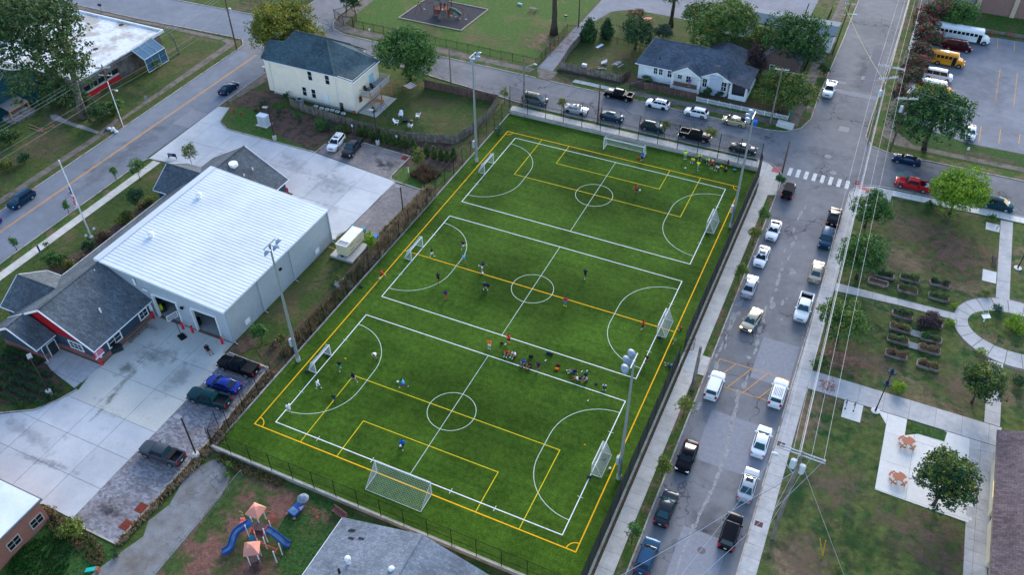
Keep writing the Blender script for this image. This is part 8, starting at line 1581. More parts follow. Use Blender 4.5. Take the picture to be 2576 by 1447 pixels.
a=PT(0,1,810,995);b_=PT(0,1,1005,890);sheet('flagpole_pad',[(a.x,a.y),(a.x+1.3,a.y-.6),(b_.x+.3,b_.y-1.2),(b_.x,b_.y)],.05,WALKM)
for D,lab in ((T(0,1,885,970),'small black floodlight left of the flagpole base'),(T(0,1,965,900),'small black floodlight right of the flagpole base')):
    p=P(*D);s_=thing('ground_floodlight',lab,'floodlight',p);mb=MB();mb.tube((0,0,0),(0,0,.8),.05,n=6);mb.build('post',BLACK,s_,local=True);mb=MB();mb.box((0,0,.9),(.4,.4,.16),0,rot=Matrix.Rotation(.4,3,'X'));mb.build('lamp_head',cloth((.5,.5,.52)),s_,local=True)
# ---- wooden and iron fences
PICK=mat('fence_wood',(.22,.185,.155),.92,(.13,.105,.09),1.1,.42,.62,var=.3,vsc=3,island=.3);PICKR=mat('fence_wood_red',(.15,.085,.07),.92,(.10,.07,.06),1.0,.42,.6,var=.3,vsc=3,island=.3)
def wfence(lab,pts,h,m_=None,step=.15,new=()):
    f=thing('wooden_fence',lab,'fence',(*pts[0],0));mb=MB();rr=random.Random(len(pts)+int(h*10));k=0
    for i in range(len(pts)-1):
        a=Vector((*pts[i],0));b2=Vector((*pts[i+1],0));d=(b2-a);L=d.length;d.normalize();ang=math.atan2(d.y,d.x);n=int(L/step)
        for j in range(n):c=a+d*(j+.5)*L/n;hh=h+rr.uniform(-.05,.04);mb.box((c.x,c.y,hh/2),(step*.93,.022,hh),ang+rr.uniform(-.05,.05))
        np_=max(1,round(L/2.4))
        for j in range(np_+(1 if i == len(pts)-2 else 0)):
            c=a+d*L*j/np_;pm=MB();pm.box((c.x-d.y*.07,c.y+d.x*.07,h/2+.04),(.1,.1,h+.1),ang);pm.build('post',WOODN if k in new else (m_ or PICK),f);k += 1
        for z in (.4,h-.35):pm=MB();pm.box(((a+b2)/2).to_tuple()[:2]+(z,),(L,.04,.09),ang,rot=None);pm.v=[(x-d.y*.045,y+d.x*.045,z_) for x,y,z_ in pm.v];pm.build('rail',m_ or PICK,f)
    mb.build('boards',m_ or PICK,f,kind='stuff');return f
wfence('long grey brown wooden fence along the yard of the cream house',[(-100.8,115.6),(-97,114.7),(-88,114.0),(-78.6,113.5),(-72.5,114.3),(-65.5,116.6)],1.75);wfence('wooden fence on the pitch side of the cream house yard',[(-65.5,116.6),(-64.2,122),(-63.9,127.5),(-64.6,132.9)],1.75);wfence('wooden fence between the cream house yard and the far street',[(-64.6,132.9),(-72,132.7),(-80.5,132.4)],1.75,PICKR)
wfence('wooden fence of the far yard above the black pickup',[(-58.8,150.3),(-52,150.0),(-45.6,149.8)],1.8,None,new=(1,3,5));wfence('grey wooden fence between the gravel alley and the far yard',[(-58.9,150.3),(-59.7,158),(-59.6,166.4)],1.7);wfence('dark wooden fence in front of the bungalow',[(-43.6,149.6),(-37,149.6),(-30.2,149.6)],1.5,PICKR,new=(2,));wfence('short wooden fence between the far yard and the bungalow',[(-45.6,149.8),(-44.8,153.6)],1.6,PICKR)
rw=thing('timber_wall','dark timber retaining edge under the far yard fence','retaining wall',(-52,149.6,0));mb=MB()
for k in range(2):mb=MB();mb.b(-59.2+k*.1,-45.4,149.35,149.6,k*.22,k*.22+.2);mb.build('timber',mat('timber_dark',(.07,.045,.04),.9,var=.3,vsc=3),rw)
def ifence(lab,pts,h=1.9,step=.2,name='iron_fence',cat='fence',top=True):
    f=thing(name,lab,cat,(*pts[0],0));mb=MB()
    for i in range(len(pts)-1):
        a=Vector((*pts[i],0));b2=Vector((*pts[i+1],0));d=b2-a;L=d.length;n=max(1,round(L/2.6))
        for j in range(n+(1 if i == len(pts)-2 else 0)):c=a+d*j/n;pm=MB();pm.tube(c,c+ZV*(h+.12),.05,n=4);pm.build('post',BLACK,f)
        k=int(L/step)
        for j in range(k):c=a+d*(j+.5)/k;mb.tube(c+ZV*.1,c+ZV*h,.014,n=3,cap=False)
        for z in (.25,h-.25,h-.05):pm=MB();pm.tube(a+ZV*z,b2+ZV*z,.025,n=4);pm.build('rail',BLACK,f)
    mb.build('bars',BLACK,f,kind='stuff');return f
ifence('black iron fence along the street in front of the play lawn',[(-108,149.4),(-64,149.4)]);ifence('black iron fence on the play lawn side of the alley',[(-63.7,149.5),(-63.9,166.6)]);ifence('black iron gate across the alley',[(-63.9,166.6),(-60.6,167.0)],name='iron_gate',cat='gate');ifence('black iron fence behind the far yard',[(-59.6,167),(-52,165.8),(-44,164.6)],1.5)
ifence('tall black iron gate enclosure at the street junction, front',[(-114.2,151.3),(-110.6,149.4),(-108.2,149.5)],2.4);ifence('tall black iron gate enclosure at the street junction, back',[(-114.2,151.3),(-112.6,153.6),(-109.2,152.6),(-108.4,149.8)],2.4);ifence('black iron fence at the very top left beyond the street',[(-140,150.5),(-126,152.2),(-124.9,160)],2.0)
ifence('black fence beside the back parking and the upper side street',[(-13.2,168),(-12.8,200)],2.0)
pf=thing('picket_fence','white picket fence in front of the bungalow','fence',(-29.9,149.2,0));PWH=mat('picket_white',(.74,.75,.77),.6,var=.03);pm=MB();pm.b(-.032,.032,-.01,.01,.08,1.0);pm.v += [(-.032,0,1.0),(.032,0,1.0),(0,0,1.08)];pme=pm.mesh('picket',PWH);nP=76
pm=MB();pm.b(-.05,.05,-.012,.012,.08,1.02);pme=pm.mesh('picket',PWH)
for i in range(nP):o=link('picket',pme,pf);o.location=(i*17.4/(nP-1),0,0)
for i in range(5):o=link('picket',pme,pf);o.location=(17.45,.25+i*.5,0);o.rotation_euler=(0,0,RD(90))
for z in (.3,.8):mb=MB();mb.box((8.7,.04,z),(17.5,.03,.08));mb.build('rail',PWH,pf,local=True)
for i in range(9):mb=MB();mb.box((i*17.45/8,.05,.52),(.1,.1,1.05));mb.build('post',PWH,pf,local=True)
mesh_fence('low grey chain link fence along the near play yard',(-55.3,25),(-55.0,41.8),1.2,7,fab=CHAIN_G,m_=GALV,rails=(1.0,),post=.035,rail=.02)
# ---- furniture of the yards
def adirondack(D,rz,c,lab,loc=None,grp=None):
    p=loc if loc is not None else P(*D);t=thing('garden_chair',lab,'chair',p,RD(rz),grp);m_=cloth(c);mb=MB();mb.slab([(-.3,-.3,.28),(.32,-.3,.4),(.32,.3,.4),(-.3,.3,.28)],.03);mb.build('seat',m_,t,local=True)
    for i in range(5):y=-.26+i*.13;mb=MB();mb.slab([(-.27,y-.055,.3),(-.27,y+.055,.3),(-.62,y+.055*1.1,1.0+.05*(2-abs(i-2))),(-.62,y-.055*1.1,1.0+.05*(2-abs(i-2)))],.03);mb.build('back_slat',m_,t,local=True)
    for s in (-1,1):mb=MB();mb.b(-.4,.38,s*.36-.06,s*.36+.06,.58,.61);mb.build('armrest',m_,t,local=True);mb=MB();mb.b(.26,.34,s*.33-.03,s*.33+.03,0,.58);mb.build('leg',m_,t,local=True);mb=MB();mb.b(-.34,-.28,s*.33-.03,s*.33+.03,0,.58);mb.build('leg',m_,t,local=True)
AD='white adirondack chairs round the fire pit'
for D,rz,lab in ((T(1,0,1460,1170),-70,'white adirondack chair above the fire pit'),(T(1,0,1415,1245),10,'white adirondack chair left of the fire pit'),(T(1,0,1555,1280),100,'white adirondack chair below the fire pit'),(T(1,0,1628,1180),200,'white adirondack chair right of the fire pit')):adirondack(D,rz,(.78,.8,.84),lab,grp=AD)
p=PT(1,0,1505,1215);t=thing('fire_pit','round black fire pit between the white chairs','fire pit',p);mb=MB();mb.tube((0,0,0),(0,0,.42),.5,.68,14);mb.build('bowl',BLACK,t,local=True);mb=MB();mb.tube((0,0,.42),(0,0,.46),.72,.72,16);mb.build('lid',cloth((.02,.035,.04)),t,local=True)
p=PT(1,0,1565,1222);tag(MB().ball((p.x,p.y,.2),(.3,.22,.2),8,6).build('cushion',cloth((.55,.2,.3)),smooth=True),'pink cushion on the grass beside the fire pit','cushion')
for x,y,lab in ((-86.9,121.2,'dark brown garden chair on the balcony, left one'),(-86.4,122.6,'dark brown garden chair on the balcony, right one')):adirondack(None,-20,(.05,.03,.03),lab,loc=Vector((x+.3,y,DZ)))
p=PT(1,0,1550,890);t=thing('hammock','striped pale hammock beside the dense tree','hammock',p,RD(-18));mb=MB()
for i in range(10):mb=MB();y=-1.0+i*.2;mb.slab([(-.95,y,.85-.25*math.cos(y)),(.95,y,.85-.25*math.cos(y)),(.95,y+.19,.85-.25*math.cos(y+.2)),(-.95,y+.19,.85-.25*math.cos(y+.2))],.03);mb.build('fabric_strip',cloth((.62,.62,.68) if i % 2 else (.30,.27,.33)),t,local=True)
for s in (-1,1):mb=MB();mb.path([(0,s*1.0,.7),(0,s*1.9,1.3),(0,s*1.9,0)],.03,5);mb.build('stand',BLACK,t,local=True)
# air conditioner and row of white planters
q=PT(1,0,445,1040);t=thing('air_conditioner','square grey air conditioner beside the cream house','air conditioner',q,RD(5));mb=MB();mb.box((0,0,.5),(1.1,1.1,1.0));mb.build('casing',cloth((.30,.36,.38)),t,local=True);mb=MB();mb.tube((0,0,1.0),(0,0,1.03),.42,.42,14);mb.build('fan_grille',BLACK,t,local=True)
for i,(px_,py_) in enumerate(((600,1045),(655,1065),(712,1078),(765,1085),(815,1100),(875,1118))):
    q=PT(1,0,px_,py_,.9);t=thing('planter_box',ORD[i]+' white planter tub from the left in the row beside the cream house','planter',(q.x,q.y,0),0,'row of white planter tubs');t.scale=(.72,.72,.6);mb=MB();mb.b(-.5,.5,-.35,-.27,.45,.95);mb.b(-.5,.5,.27,.35,.45,.95);mb.b(-.5,-.42,-.27,.27,.45,.95);mb.b(.42,.5,-.27,.27,.45,.95);mb.b(-.42,.42,-.27,.27,.45,.55);mb.build('tub',WHITE,t,local=True);mb=MB();mb.b(-.42,.42,-.27,.27,.55,.8);mb.build('soil',cloth((.28,.27,.28)),t,local=True);mb=MB();[mb.b(x-.04,x+.04,-.04,.04,0,.45) for x in (-.4,.4)];mb.build('stand',WOODW,t,local=True)
q=PT(1,0,640,1030);t=thing('storage_chest','white lidded chest beside the cream house door','storage chest',q);mb=MB();mb.b(-.7,.7,-.4,.4,0,.9);mb.build('chest',WHITE,t,local=True);mb=MB();mb.b(-.74,.74,-.44,.44,.9,1.0);mb.build('lid',cloth((.6,.62,.66)),t,local=True)
# utility cabinet
q=PT(1,0,85,1255);t=thing('utility_cabinet','pale grey utility cabinet on a slab in the lawn','utility cabinet',q,0);mb=MB();mb.b(-1.3,1.2,-.95,.95,0,.12);mb.build('slab',PLAZA,t,local=True);mb=MB();mb.b(-.95,.95,-.6,.6,.12,2.0);mb.build('cabinet',cloth((.50,.54,.56)),t,local=True);mb=MB();mb.b(-1.0,1.0,-.65,.65,2.0,2.12);mb.build('lid',cloth((.66,.7,.76)),t,local=True)
mb=MB();mb.b(-.01,.01,-.615,-.6,.3,1.85);mb.build('door_gap',BLACK,t,local=True)
# hydrant pad
q=PT(0,0,2385,1160);sheet('hydrant_pad',[(q.x-1.7,q.y-1.3),(q.x+1.7,q.y-1.3),(q.x+1.7,q.y+1.3),(q.x-1.7,q.y+1.3)],.05,WALKM)
for dx,lab in ((-.9,'red standpipe on a pale slab at the lawn corner, left one'),(.7,'short red standpipe on a pale slab at the lawn corner, right one')):t=thing('standpipe',lab,'hydrant',(q.x+dx,q.y+.3,.05));mb=MB();mb.tube((0,0,0),(0,0,1.1 if dx < 0 else .6),.12,.12,8);mb.build('pipe',mat('bollard_red',(0,0,0)),t,local=True);mb=MB();mb.tube((-.2,0,.45),(.2,0,.45),.07,.07,8);mb.build('outlet',BLACK,t,local=True)
# bicycle at the patio
def bike(D,rz,lab):
    t=thing('bicycle',lab,'bicycle',P(*D,.06),RD(rz));
    for x in (-.52,.52):mb=MB();mb.path([(x+.33*math.cos(2*math.pi*i/16),0,.34+.33*math.sin(2*math.pi*i/16)) for i in range(17)],.022,4);mb.build('wheel',TYRE,t,local=True)
    mb=MB();mb.path([(-.52,0,.34),(-.1,0,.32),(.4,0,.85),(.52,0,.34)],.02,5);mb.path([(-.1,0,.32),(-.22,0,.85),(.4,0,.8)],.02,5);mb.path([(-.52,0,.34),(-.22,0,.8)],.014,4);mb.build('frame',cloth((.03,.12,.3)),t,local=True);mb=MB();mb.path([(.36,-.28,1.0),(.4,0,.95),(.36,.28,1.0)],.015,4);mb.build('handlebar',BLACK,t,local=True);mb=MB();mb.ball((-.22,0,.9),(.13,.07,.04),8,4);mb.build('saddle',BLACK,t,local=True)
bike(T(1,0,1240,1120),20,'dark blue bicycle leaning at the balcony post');bike(T(1,0,1275,1080),25,'second bicycle behind the first at the balcony post')
q=PT(1,0,1240,1030,.4);t=thing('patio_table','brown patio table under the balcony','table',(q.x,q.y,.06));mb=MB();mb.b(-.9,.9,-.5,.5,.7,.76);mb.build('tabletop',WOODN,t,local=True);[MB().b(x-.04,x+.04,y-.04,y+.04,0,.7).build('leg',WOODN,t,local=True) for x in (-.8,.8) for y in (-.4,.4)]
q=PT(1,0,990,1145);tag(MB().ball((q.x,q.y,.35),(.45,.4,.3),8,6).build('pot',cloth((.35,.10,.04)),smooth=True),'rust orange pot at the end of the planter row','pot')
# ---- far yard: cornhole board, picnic tables
def picnic(D,rz,c,lab,loc=None,scale=1.0):
    t=thing('picnic_table',lab,'picnic table',loc or P(*D),RD(rz));t.scale=(scale,)*3;m_=c
    for i in range(5):mb=MB();mb.b(-.95,.95,-.4+i*.16,-.4+i*.16+.145,.72,.76);mb.build('table_plank',m_,t,local=True)
    for s in (-1,1):mb=MB();mb.b(-.95,.95,s*.78-.13,s*.78+.13,.42,.46);mb.build('bench',m_,t,local=True)
    for x in (-.7,.7):mb=MB();mb.path([(x,-.75,0),(x,-.25,.72)],.045,4);mb.path([(x,.75,0),(x,.25,.72)],.045,4);mb.tube((x,-.85,.4),(x,.85,.4),.04,n=4);mb.build('leg_frame',m_,t,local=True)
WG=mat('table_grey',(.33,.34,.37),.9,(.16,.15,.16),1.6,.48,.58,var=.2)
picnic(T(2,0,1063,665),72,WG,'paint spotted grey picnic table in the far yard');picnic(T(2,0,215,110),0,WOODW,'weathered picnic table beside the tall trunk on the play lawn')
for D,rz,lab in ((T(2,0,1355,215),20,'red toy picnic table beside the brown bush'),):picnic(D,rz,mat('toy_red',(.5,.06,.07),.6),lab,scale=1.1)
t=thing('cornhole_board','white cornhole board lying on the far yard lawn','game board',PT(2,0,882,468),RD(65));mb=MB();mb.slab([(-.9,-.35,.12),(.9,-.35,.3),(.9,.35,.3),(-.9,.35,.12)],.05);mb.build('board',cloth((.72,.78,.85)),t,local=True);mb=MB();mb.prism(arc(.55,0,.09,0,6.28,10)[:-1],.26,.285);mb.build('hole',BLACK,t,local=True)
t=thing('folding_board','tilted pale board left of the spotted picnic table','board',PT(2,0,925,645),RD(20));mb=MB();mb.slab([(-.6,-.6,.3),(.6,-.6,.9),(.6,.6,.9),(-.6,.6,.3)],.04);mb.build('panel',cloth((.5,.52,.55)),t,local=True);mb=MB();mb.b(-.5,.5,-.5,.5,0,.3);mb.build('box',cloth((.15,.13,.12)),t,local=True)
t=thing('white_crate','white crate beside the far yard fence','crate',PT(2,0,728,668));mb=MB();mb.b(-.5,.5,-.3,.3,0,.6);mb.build('crate',WHITE,t,local=True)
rr=random.Random(8);p=PT(2,0,905,690);t=thing('lumber_pile','loose pile of boards behind the far yard fence','lumber pile',p)
for i in range(8):mb=MB();mb.box((rr.uniform(-.6,.6),rr.uniform(-.3,.3),.08+i*.03),(rr.uniform(1.2,2.2),.12,.04),rr.uniform(-.5,.9));mb.build('board',(WOODN,WOODW,cloth((.5,.5,.52)))[i % 3],t,local=True)
t=thing('concrete_block','pale stepped concrete block seat at the crossing corner','bench',PT(3,0,168,1275),RD(-8));mb=MB();mb.b(-1.5,1.5,-.6,.6,0,.45);mb.build('base',PLAZA,t,local=True);mb=MB();mb.b(-1.5,1.5,-.1,.6,.45,.85);mb.build('back',PLAZA,t,local=True)
t=thing('barbecue','black barbecue on a post on the play lawn','barbecue',PT(2,0,540,200));mb=MB();mb.tube((0,0,0),(0,0,.9),.05,n=6);mb.build('post',BLACK,t,local=True);mb=MB();mb.box((0,0,1.05),(.7,.5,.3));mb.build('firebox',BLACK,t,local=True)
t=thing('mailbox','black mailbox on a post beside the upper left street','mailbox',PT(0,0,1020,105));mb=MB();mb.tube((0,0,0),(0,0,1.2),.06,n=6);mb.build('post',WOODW,t,local=True);mb=MB();mb.box((0,0,1.4),(.8,.4,.45));mb.build('box',cloth((.05,.03,.06)),t,local=True)
t=thing('mailbox','white topped post box at the corner of the cream house lot','mailbox',PT(1,0,88,720));mb=MB();mb.tube((0,0,0),(0,0,1.0),.05,n=6);mb.build('post',BLACK,t,local=True);mb=MB();mb.box((0,0,1.1),(.55,.4,.25));mb.build('box',WHITE,t,local=True)
# rubbish heap and loose boards at the left
p=PT(0,0,1130,1325);t=thing('rubbish_heap','heap of white rubbish bags at the foot of the wooden power pole','rubbish',p)
for i in range(9):mb=MB();mb.ball((rr.uniform(-1.3,1.2),rr.uniform(-.8,.9),.22),(rr.uniform(.25,.5),rr.uniform(.2,.4),.25),7,5);mb.build('bag',cloth(((.62,.65,.7),(.45,.5,.52),(.05,.1,.1))[0 if i < 6 else (1 if i < 8 else 2)]),t,local=True,smooth=False)
p=PT(0,0,470,1290);t=thing('loose_boards','loose new boards on the grass below the ruined porch','boards',p)
for i,(x,y,l,a) in enumerate(((.0,.0,3.2,70),(.3,-.4,2.8,66),(-2.0,-.6,4.2,-5),(-1.2,-1.3,3.6,0))):mb=MB();mb.box((x,y,.06+i*.02),(l,.14,.05),RD(a));mb.build('board',WOODN if i < 2 else cloth((.3,.17,.15)),t,local=True)
sheet('garden_path',xy([PT(0,0,500,1160),PT(0,0,560,1150),PT(0,0,720,1230),PT(0,0,860,1270),PT(0,0,1000,1325),PT(0,0,975,1345),PT(0,0,800,1290),PT(0,0,690,1255),PT(0,0,520,1200)]),.03,PATCH_L)
for x,y,lab in ((-73.9,53.2,None),):
    pass
# grill by the office wing
p=PT(0,2,1185,640,.06);t=thing('gas_grill','covered gas grill beside the office wing windows','grill',p,RD(60));mb=MB();mb.b(-.75,.75,-.35,.35,.1,.85);mb.build('cart',cloth((.02,.035,.04)),t,local=True);mb=MB();mb.path([(-.4,0,.95),(.4,0,.95)],.36,10);mb.build('hood',BLACK,t,local=True)
p=PT(0,2,1340,455,.06);t=thing('wooden_bench','long brown wooden bench against the office wing wall','bench',(-83.1,p.y,.06));
for i in range(3):mb=MB();mb.b(-.25+i*.17,-.1+i*.17,-1.9,1.9,.42,.46);mb.build('seat_plank',WOODW,t,local=True)
for y in (-1.6,0,1.6):mb=MB();mb.b(-.2,.2,y-.05,y+.05,0,.42);mb.build('leg',WOODW,t,local=True)
mb=MB();mb.b(-.33,-.28,-1.9,1.9,.55,.85);mb.build('backrest',WOODW,t,local=True)
# ---- park: raised beds, pallets, hexagon tables, bike racks
TIMB=mat('bed_timber',(.27,.235,.215),.9,(.17,.13,.12),1.2,.45,.6,var=.25,vsc=3)
PLT={'g':'dark','m':'mid','b':'brown','p':'plum','y':'ylg'}
def bed(D,lab,veg='',w=2.7,d=1.15):
    q=P(*D,.2);t=thing('raised_bed',lab,'planter',(q.x,q.y,0),RD(0),'raised timber beds in the park');
    for s in (-1,1):mb=MB();mb.b(-w/2,w/2,s*d/2-.07,s*d/2+.07,0,.38);mb.build('side_board',TIMB,t,local=True);mb=MB();mb.b(s*w/2-.07,s*w/2+.07,-d/2+.07,d/2-.07,0,.36);mb.build('end_board',TIMB,t,local=True)
    mb=MB();mb.b(-w/2+.07,w/2-.07,-d/2+.07,d/2-.07,.05,.28);mb.build('soil',cloth((.055,.03,.025)),t,local=True)
    if veg:
        lb=[(-w/2+.4+i*(w-.8)/5,RND.uniform(-.15,.15),.5+RND.uniform(-.05,.35),.42,.46,.38) for i in range(6) if RND.random() < .9];lm=[LEAF[PLT[c]] for c in veg[:2]];me=leaf_mesh('plants',lb or [(0,0,.5,.5,.4,.3)],1100,.085,lm if len(lm) > 1 else lm[0],int(q.x*7+q.y),.3);o=link('plants',me,t);o['kind']='stuff'
for D,lab,v in (((2209,711),'empty raised bed under the second park tree',''),((2224,692),'raised bed mostly hidden by the second park tree','g'),((2288,701),'raised bed with green rows, top middle','mg'),((2364,714),'raised bed with weeds, top right of the upper group','g'),((2283,730),'raised bed in the upper group, second row left','mb'),((2361,748),'raised bed in the upper group, lowest right','mg'),
    ((2270,793),'raised bed below the diagonal path with a tall green plant','g'),((2264,826),'raised bed with yellowing plants left of the upper pallet','by'),((2344,813),'raised bed overgrown with purple plants','p'),((2259,856),'raised bed full of mixed weeds left of the pallets','mb'),((2342,852),'raised bed with red flowers and leafy plants','m'),((2254,893),'half bare raised bed, lowest left','b'),((2338,880),'raised bed with brown dead plants','b'),((2334,920),'raised bed with dry stalks, lowest right','by')):bed(D,lab,v)
shrub((2340,808),30,'plum','large purple plant mound in the overgrown raised bed',.6,size=.1)
for D,lab in (((2302,840),'grey wooden pallet between the beds, upper one'),((2297,871),'grey wooden pallet between the beds, lower one')):
    q=P(*D);t=thing('pallet',lab,'pallet',(q.x,q.y,0))
    for i in range(7):mb=MB();mb.b(-.6,.6,-.62+i*.18,-.62+i*.18+.1,.1,.13);mb.build('slat',cloth((.30,.32,.36)),t,local=True)
    for x in (-.5,0,.5):mb=MB();mb.b(x-.05,x+.05,-.6,.6,0,.1);mb.build('bearer',cloth((.12,.12,.13)),t,local=True)
TERR=mat('table_orange',(.38,.15,.09),.7,var=.05,vsc=3)
def hextable(D,lab):
    q=P(*D,.7);t=thing('hexagonal_picnic_table',lab,'picnic table',(q.x,q.y,.07),RD(10));t.scale=(.76,.76,.95);pts=[(.95*math.cos(RD(60*i)),.85*math.sin(RD(60*i))) for i in range(6)];b_=None
    for i in range(7):c=clip(pts,-2,2,-.9+i*.26,-.9+i*.26+.24);
    for i in range(7):
        c=clip(pts,-2,2,-.9+i*.26,-.9+i*.26+.245)
        if len(c) > 2:mb=MB();mb.prism(c,.72,.76);mb.build('table_plank',TERR,t,local=True)
    for k in range(4):
        a0=RD(15+k*90);mb=MB();q0=arc(0,0,1.1,a0,a0+RD(62),4);q1=arc(0,0,1.42,a0+RD(62),a0,4);mb.prism(q0+q1,.42,.47);mb.build('bench',TERR,t,local=True);am=a0+RD(31);mb=MB();mb.tube((.25*math.cos(am),.25*math.sin(am),.5),(1.35*math.cos(am),1.35*math.sin(am),.4),.05,n=5);mb.tube((1.35*math.cos(am),1.35*math.sin(am),.4),(1.35*math.cos(am),1.35*math.sin(am),0),.06,n=5);mb.build('leg',BLACK,t,local=True)
    mb=MB();mb.tube((0,0,0),(0,0,.72),.1,n=6);mb.build('pedestal',BLACK,t,local=True)
hextable(T(3,3,1405,105),'orange hexagonal picnic table on the plaza, upper one');hextable(T(3,3,1313,465),'orange hexagonal picnic table on the plaza, lower one')
for D,lab in ((T(3,2,783,1190),'black bike stand on the small pad, left one'),(T(3,2,865,1215),'black bike stand on the small pad, right one')):
    q=P(*D,.07);t=thing('bike_stand',lab,'bike stand',q,RD(90));mb=MB();mb.path([(-.55,0,0),(-.55,0,.7),(-.4,0,.85),(.4,0,.85),(.55,0,.7),(.55,0,0)],.035,6);mb.build('hoop',BLACK,t,local=True);[MB().b(x-.1,x+.1,-.1,.1,0,.02).build('foot_plate',BLACK,t,local=True) for x in (-.55,.55)]
q=P(2508,577,.07);t=thing('bike_stand','round black bike hoop beside the vertical park path','bike stand',q,RD(60));mb=MB();mb.path([(.4*math.cos(2*math.pi*i/16),0,.5+.4*math.sin(2*math.pi*i/16)) for i in range(17)],.03,5);mb.tube((-.5,0,.5),(.5,0,.5),.025,n=5);mb.build('hoop',BLACK,t,local=True);mb=MB();mb.tube((0,0,0),(0,0,.12),.05,n=6);mb.build('foot',BLACK,t,local=True)
q=P(2499,661,.07);t=thing('park_bench','dark metal park bench on a pale pad beside the vertical path','bench',q,RD(90));mb=MB()
for i in range(4):mb=MB();mb.b(-.9,.9,-.25+i*.13,-.15+i*.13,.42,.45);mb.build('seat_slat',cloth((.03,.035,.05)),t,local=True)
for i in range(3):mb=MB();mb.b(-.9,.9,.3,.33,.5+i*.13,.6+i*.13);mb.build('back_slat',cloth((.03,.035,.05)),t,local=True)
for x in (-.85,.85):mb=MB();mb.path([(x,-.25,0),(x,-.2,.42),(x,.3,.42),(x,.3,0)],.03,4);mb.build('leg',BLACK,t,local=True)
q=PT(3,2,2165,350);t=thing('little_library','white post with open box frames on the ring island','book box',q,RD(20));mb=MB();mb.b(-.06,.06,-.06,.06,0,1.1);mb.build('post',WHITE,t,local=True);mb=MB();mb.slab([(-.5,-.4,1.1),(.5,-.4,1.3),(.5,.4,1.3),(-.5,.4,1.1)],.06);mb.build('tray',WHITE,t,local=True);mb=MB();mb.path([(-.3,.5,1.3),(-.3,1.1,1.5),(.4,1.1,1.6),(.4,.5,1.4),(-.3,.5,1.3)],.05,4);mb.build('frame',cloth((.6,.62,.4)),t,local=True)
q=PT(3,3,550,1265);t=thing('guy_marker','pair of thin yellow guy wire markers on the park lawn','guy marker',q,0);[MB().tube((0,0,0),(x,.4,2.4),.05,n=6).build('sleeve',mat('marker_yellow',(.6,.36,.02),.6,var=0),t,local=True) for x in (-.9,-.3)]
q=P(2499,661)
for D,w,h_,lab in ((T(1,1,680,1262),.55,.4,'round rusty lid in the grass beside the hall, upper one'),(T(1,1,567,1378),.45,.35,'round rusty lid in the grass beside the hall, lower one')):q=P(*D);tag(MB().prism(arc(q.x,q.y,w,0,6.28,14)[:-1],.01,.04).build('drain_cover',mat('lid_rust',(.2,.10,.06),.9,var=.3,vsc=6)),lab,'drain lid')
q=PT(1,1,885,1415);t=thing('stone_drain','stone lined square drain beside the pitch fence','drain',(q.x,q.y,0));rr=random.Random(6)
for i in range(10):a=2*math.pi*i/10;mb=MB();mb.ball((1.15*math.cos(a),.95*math.sin(a),.1),(.42,.36,.2),7,5);mb.build('stone',CONCB,t,local=True)
mb=MB();mb.b(-.6,.6,-.5,.5,.05,.16);mb.build('grate',mat('rust',(0,0,0)),t,local=True)
mb=MB();p=PT(1,2,65,840);mb.path([(p.x-.8,p.y+.6,.1),(p.x+.7,p.y+.5,.1),(p.x-.6,p.y-1.0,.1)],.12,4);tag(mb.build('wheel_stop',KERB),'pale angled kerb piece behind the black pickup','kerb stone')
# ---- near playground
SALM=mat('canopy_salmon',(.62,.25,.19),.65,var=.05,vsc=2);SLB=mat('slide_blue',(.025,.09,.30),.4,var=.05);SLB2=mat('slide_blue_pale',(.16,.26,.40),.45,(.08,.15,.3),1.5,.45,.6,var=.15,vsc=3);POSTW=mat('play_post_white',(.68,.70,.74),.4,var=0);CORAL=mat('play_coral',(.62,.10,.08),.5,var=.04);DECK=mat('play_deck',(.09,.055,.055),.8,var=.2,vsc=4)
def Z5(x,y):return ((860+x/4.99)/1.54969,(1940+y/4.99)/1.54969)
pg=thing('play_structure','playground set with two salmon canopies, blue slides and coral rails','playground',(P(*Z5(650,900),1)).to_tuple()[:2]+(0,))
def PG(x,y,z):return P(*Z5(x,y),z)
def canopy(cs,z,zt,m_):
    pts=[PG(x,y,z) for x,y in cs];c=sum(pts,Vector())/4;c.z=zt;mid=[q.lerp(c,.55) for q in pts]
    for m2 in mid:m2.z=zt-.15
    mb=MB();mb.add(pts+mid+[c],[(0,1,5,4),(1,2,6,5),(2,3,7,6),(3,0,4,7),(4,5,8),(5,6,8),(6,7,8),(7,4,8)]);lo=[p-ZV*.12 for p in pts];mb.add(pts+lo,[(0,4,5,1),(1,5,6,2),(2,6,7,3),(3,7,4,0)]);mb.build('canopy',m_,pg)
canopy(((475,330),(655,95),(895,195),(725,430)),3.7,4.5,SALM);canopy(((435,1155),(460,880),(770,848),(745,1110)),3.4,4.2,SALM)
for x,y,xb,yb in ((590,385,655,590),(735,430,800,645),(840,285,885,430),(480,535,560,780),(655,665,715,850),(825,615,920,880),(830,775,905,1005),(520,1150,590,1340),(710,1125,785,1315),(760,1020,800,1150),(1022,1055,1098,1285),(1130,905,1208,1135),(935,470,985,600),(405,410,440,530),(560,375,575,400)):
    b0=PG(xb,yb,0); # solve height of the top above its base
    tp_=PX(*Z5(x,y),b0.x);h_=max(1.2,min(4.0,tp_.z));mb=MB();mb.tube((b0.x,b0.y,0),(b0.x,b0.y,h_),.06,n=8);mb.ball((b0.x,b0.y,h_),.075,8,5);mb.build('post',POSTW,pg)
for cs,z in ((((600,480),(760,470),(930,540),(880,660),(620,640)),1.6),(((620,640),(860,660),(830,820),(640,780)),1.3),(((540,1050),(760,1030),(780,1230),(600,1290)),1.1)):
    mb=MB();mb.slab([PG(x,y,z) for x,y in cs],.08);mb.build('platform',DECK,pg)
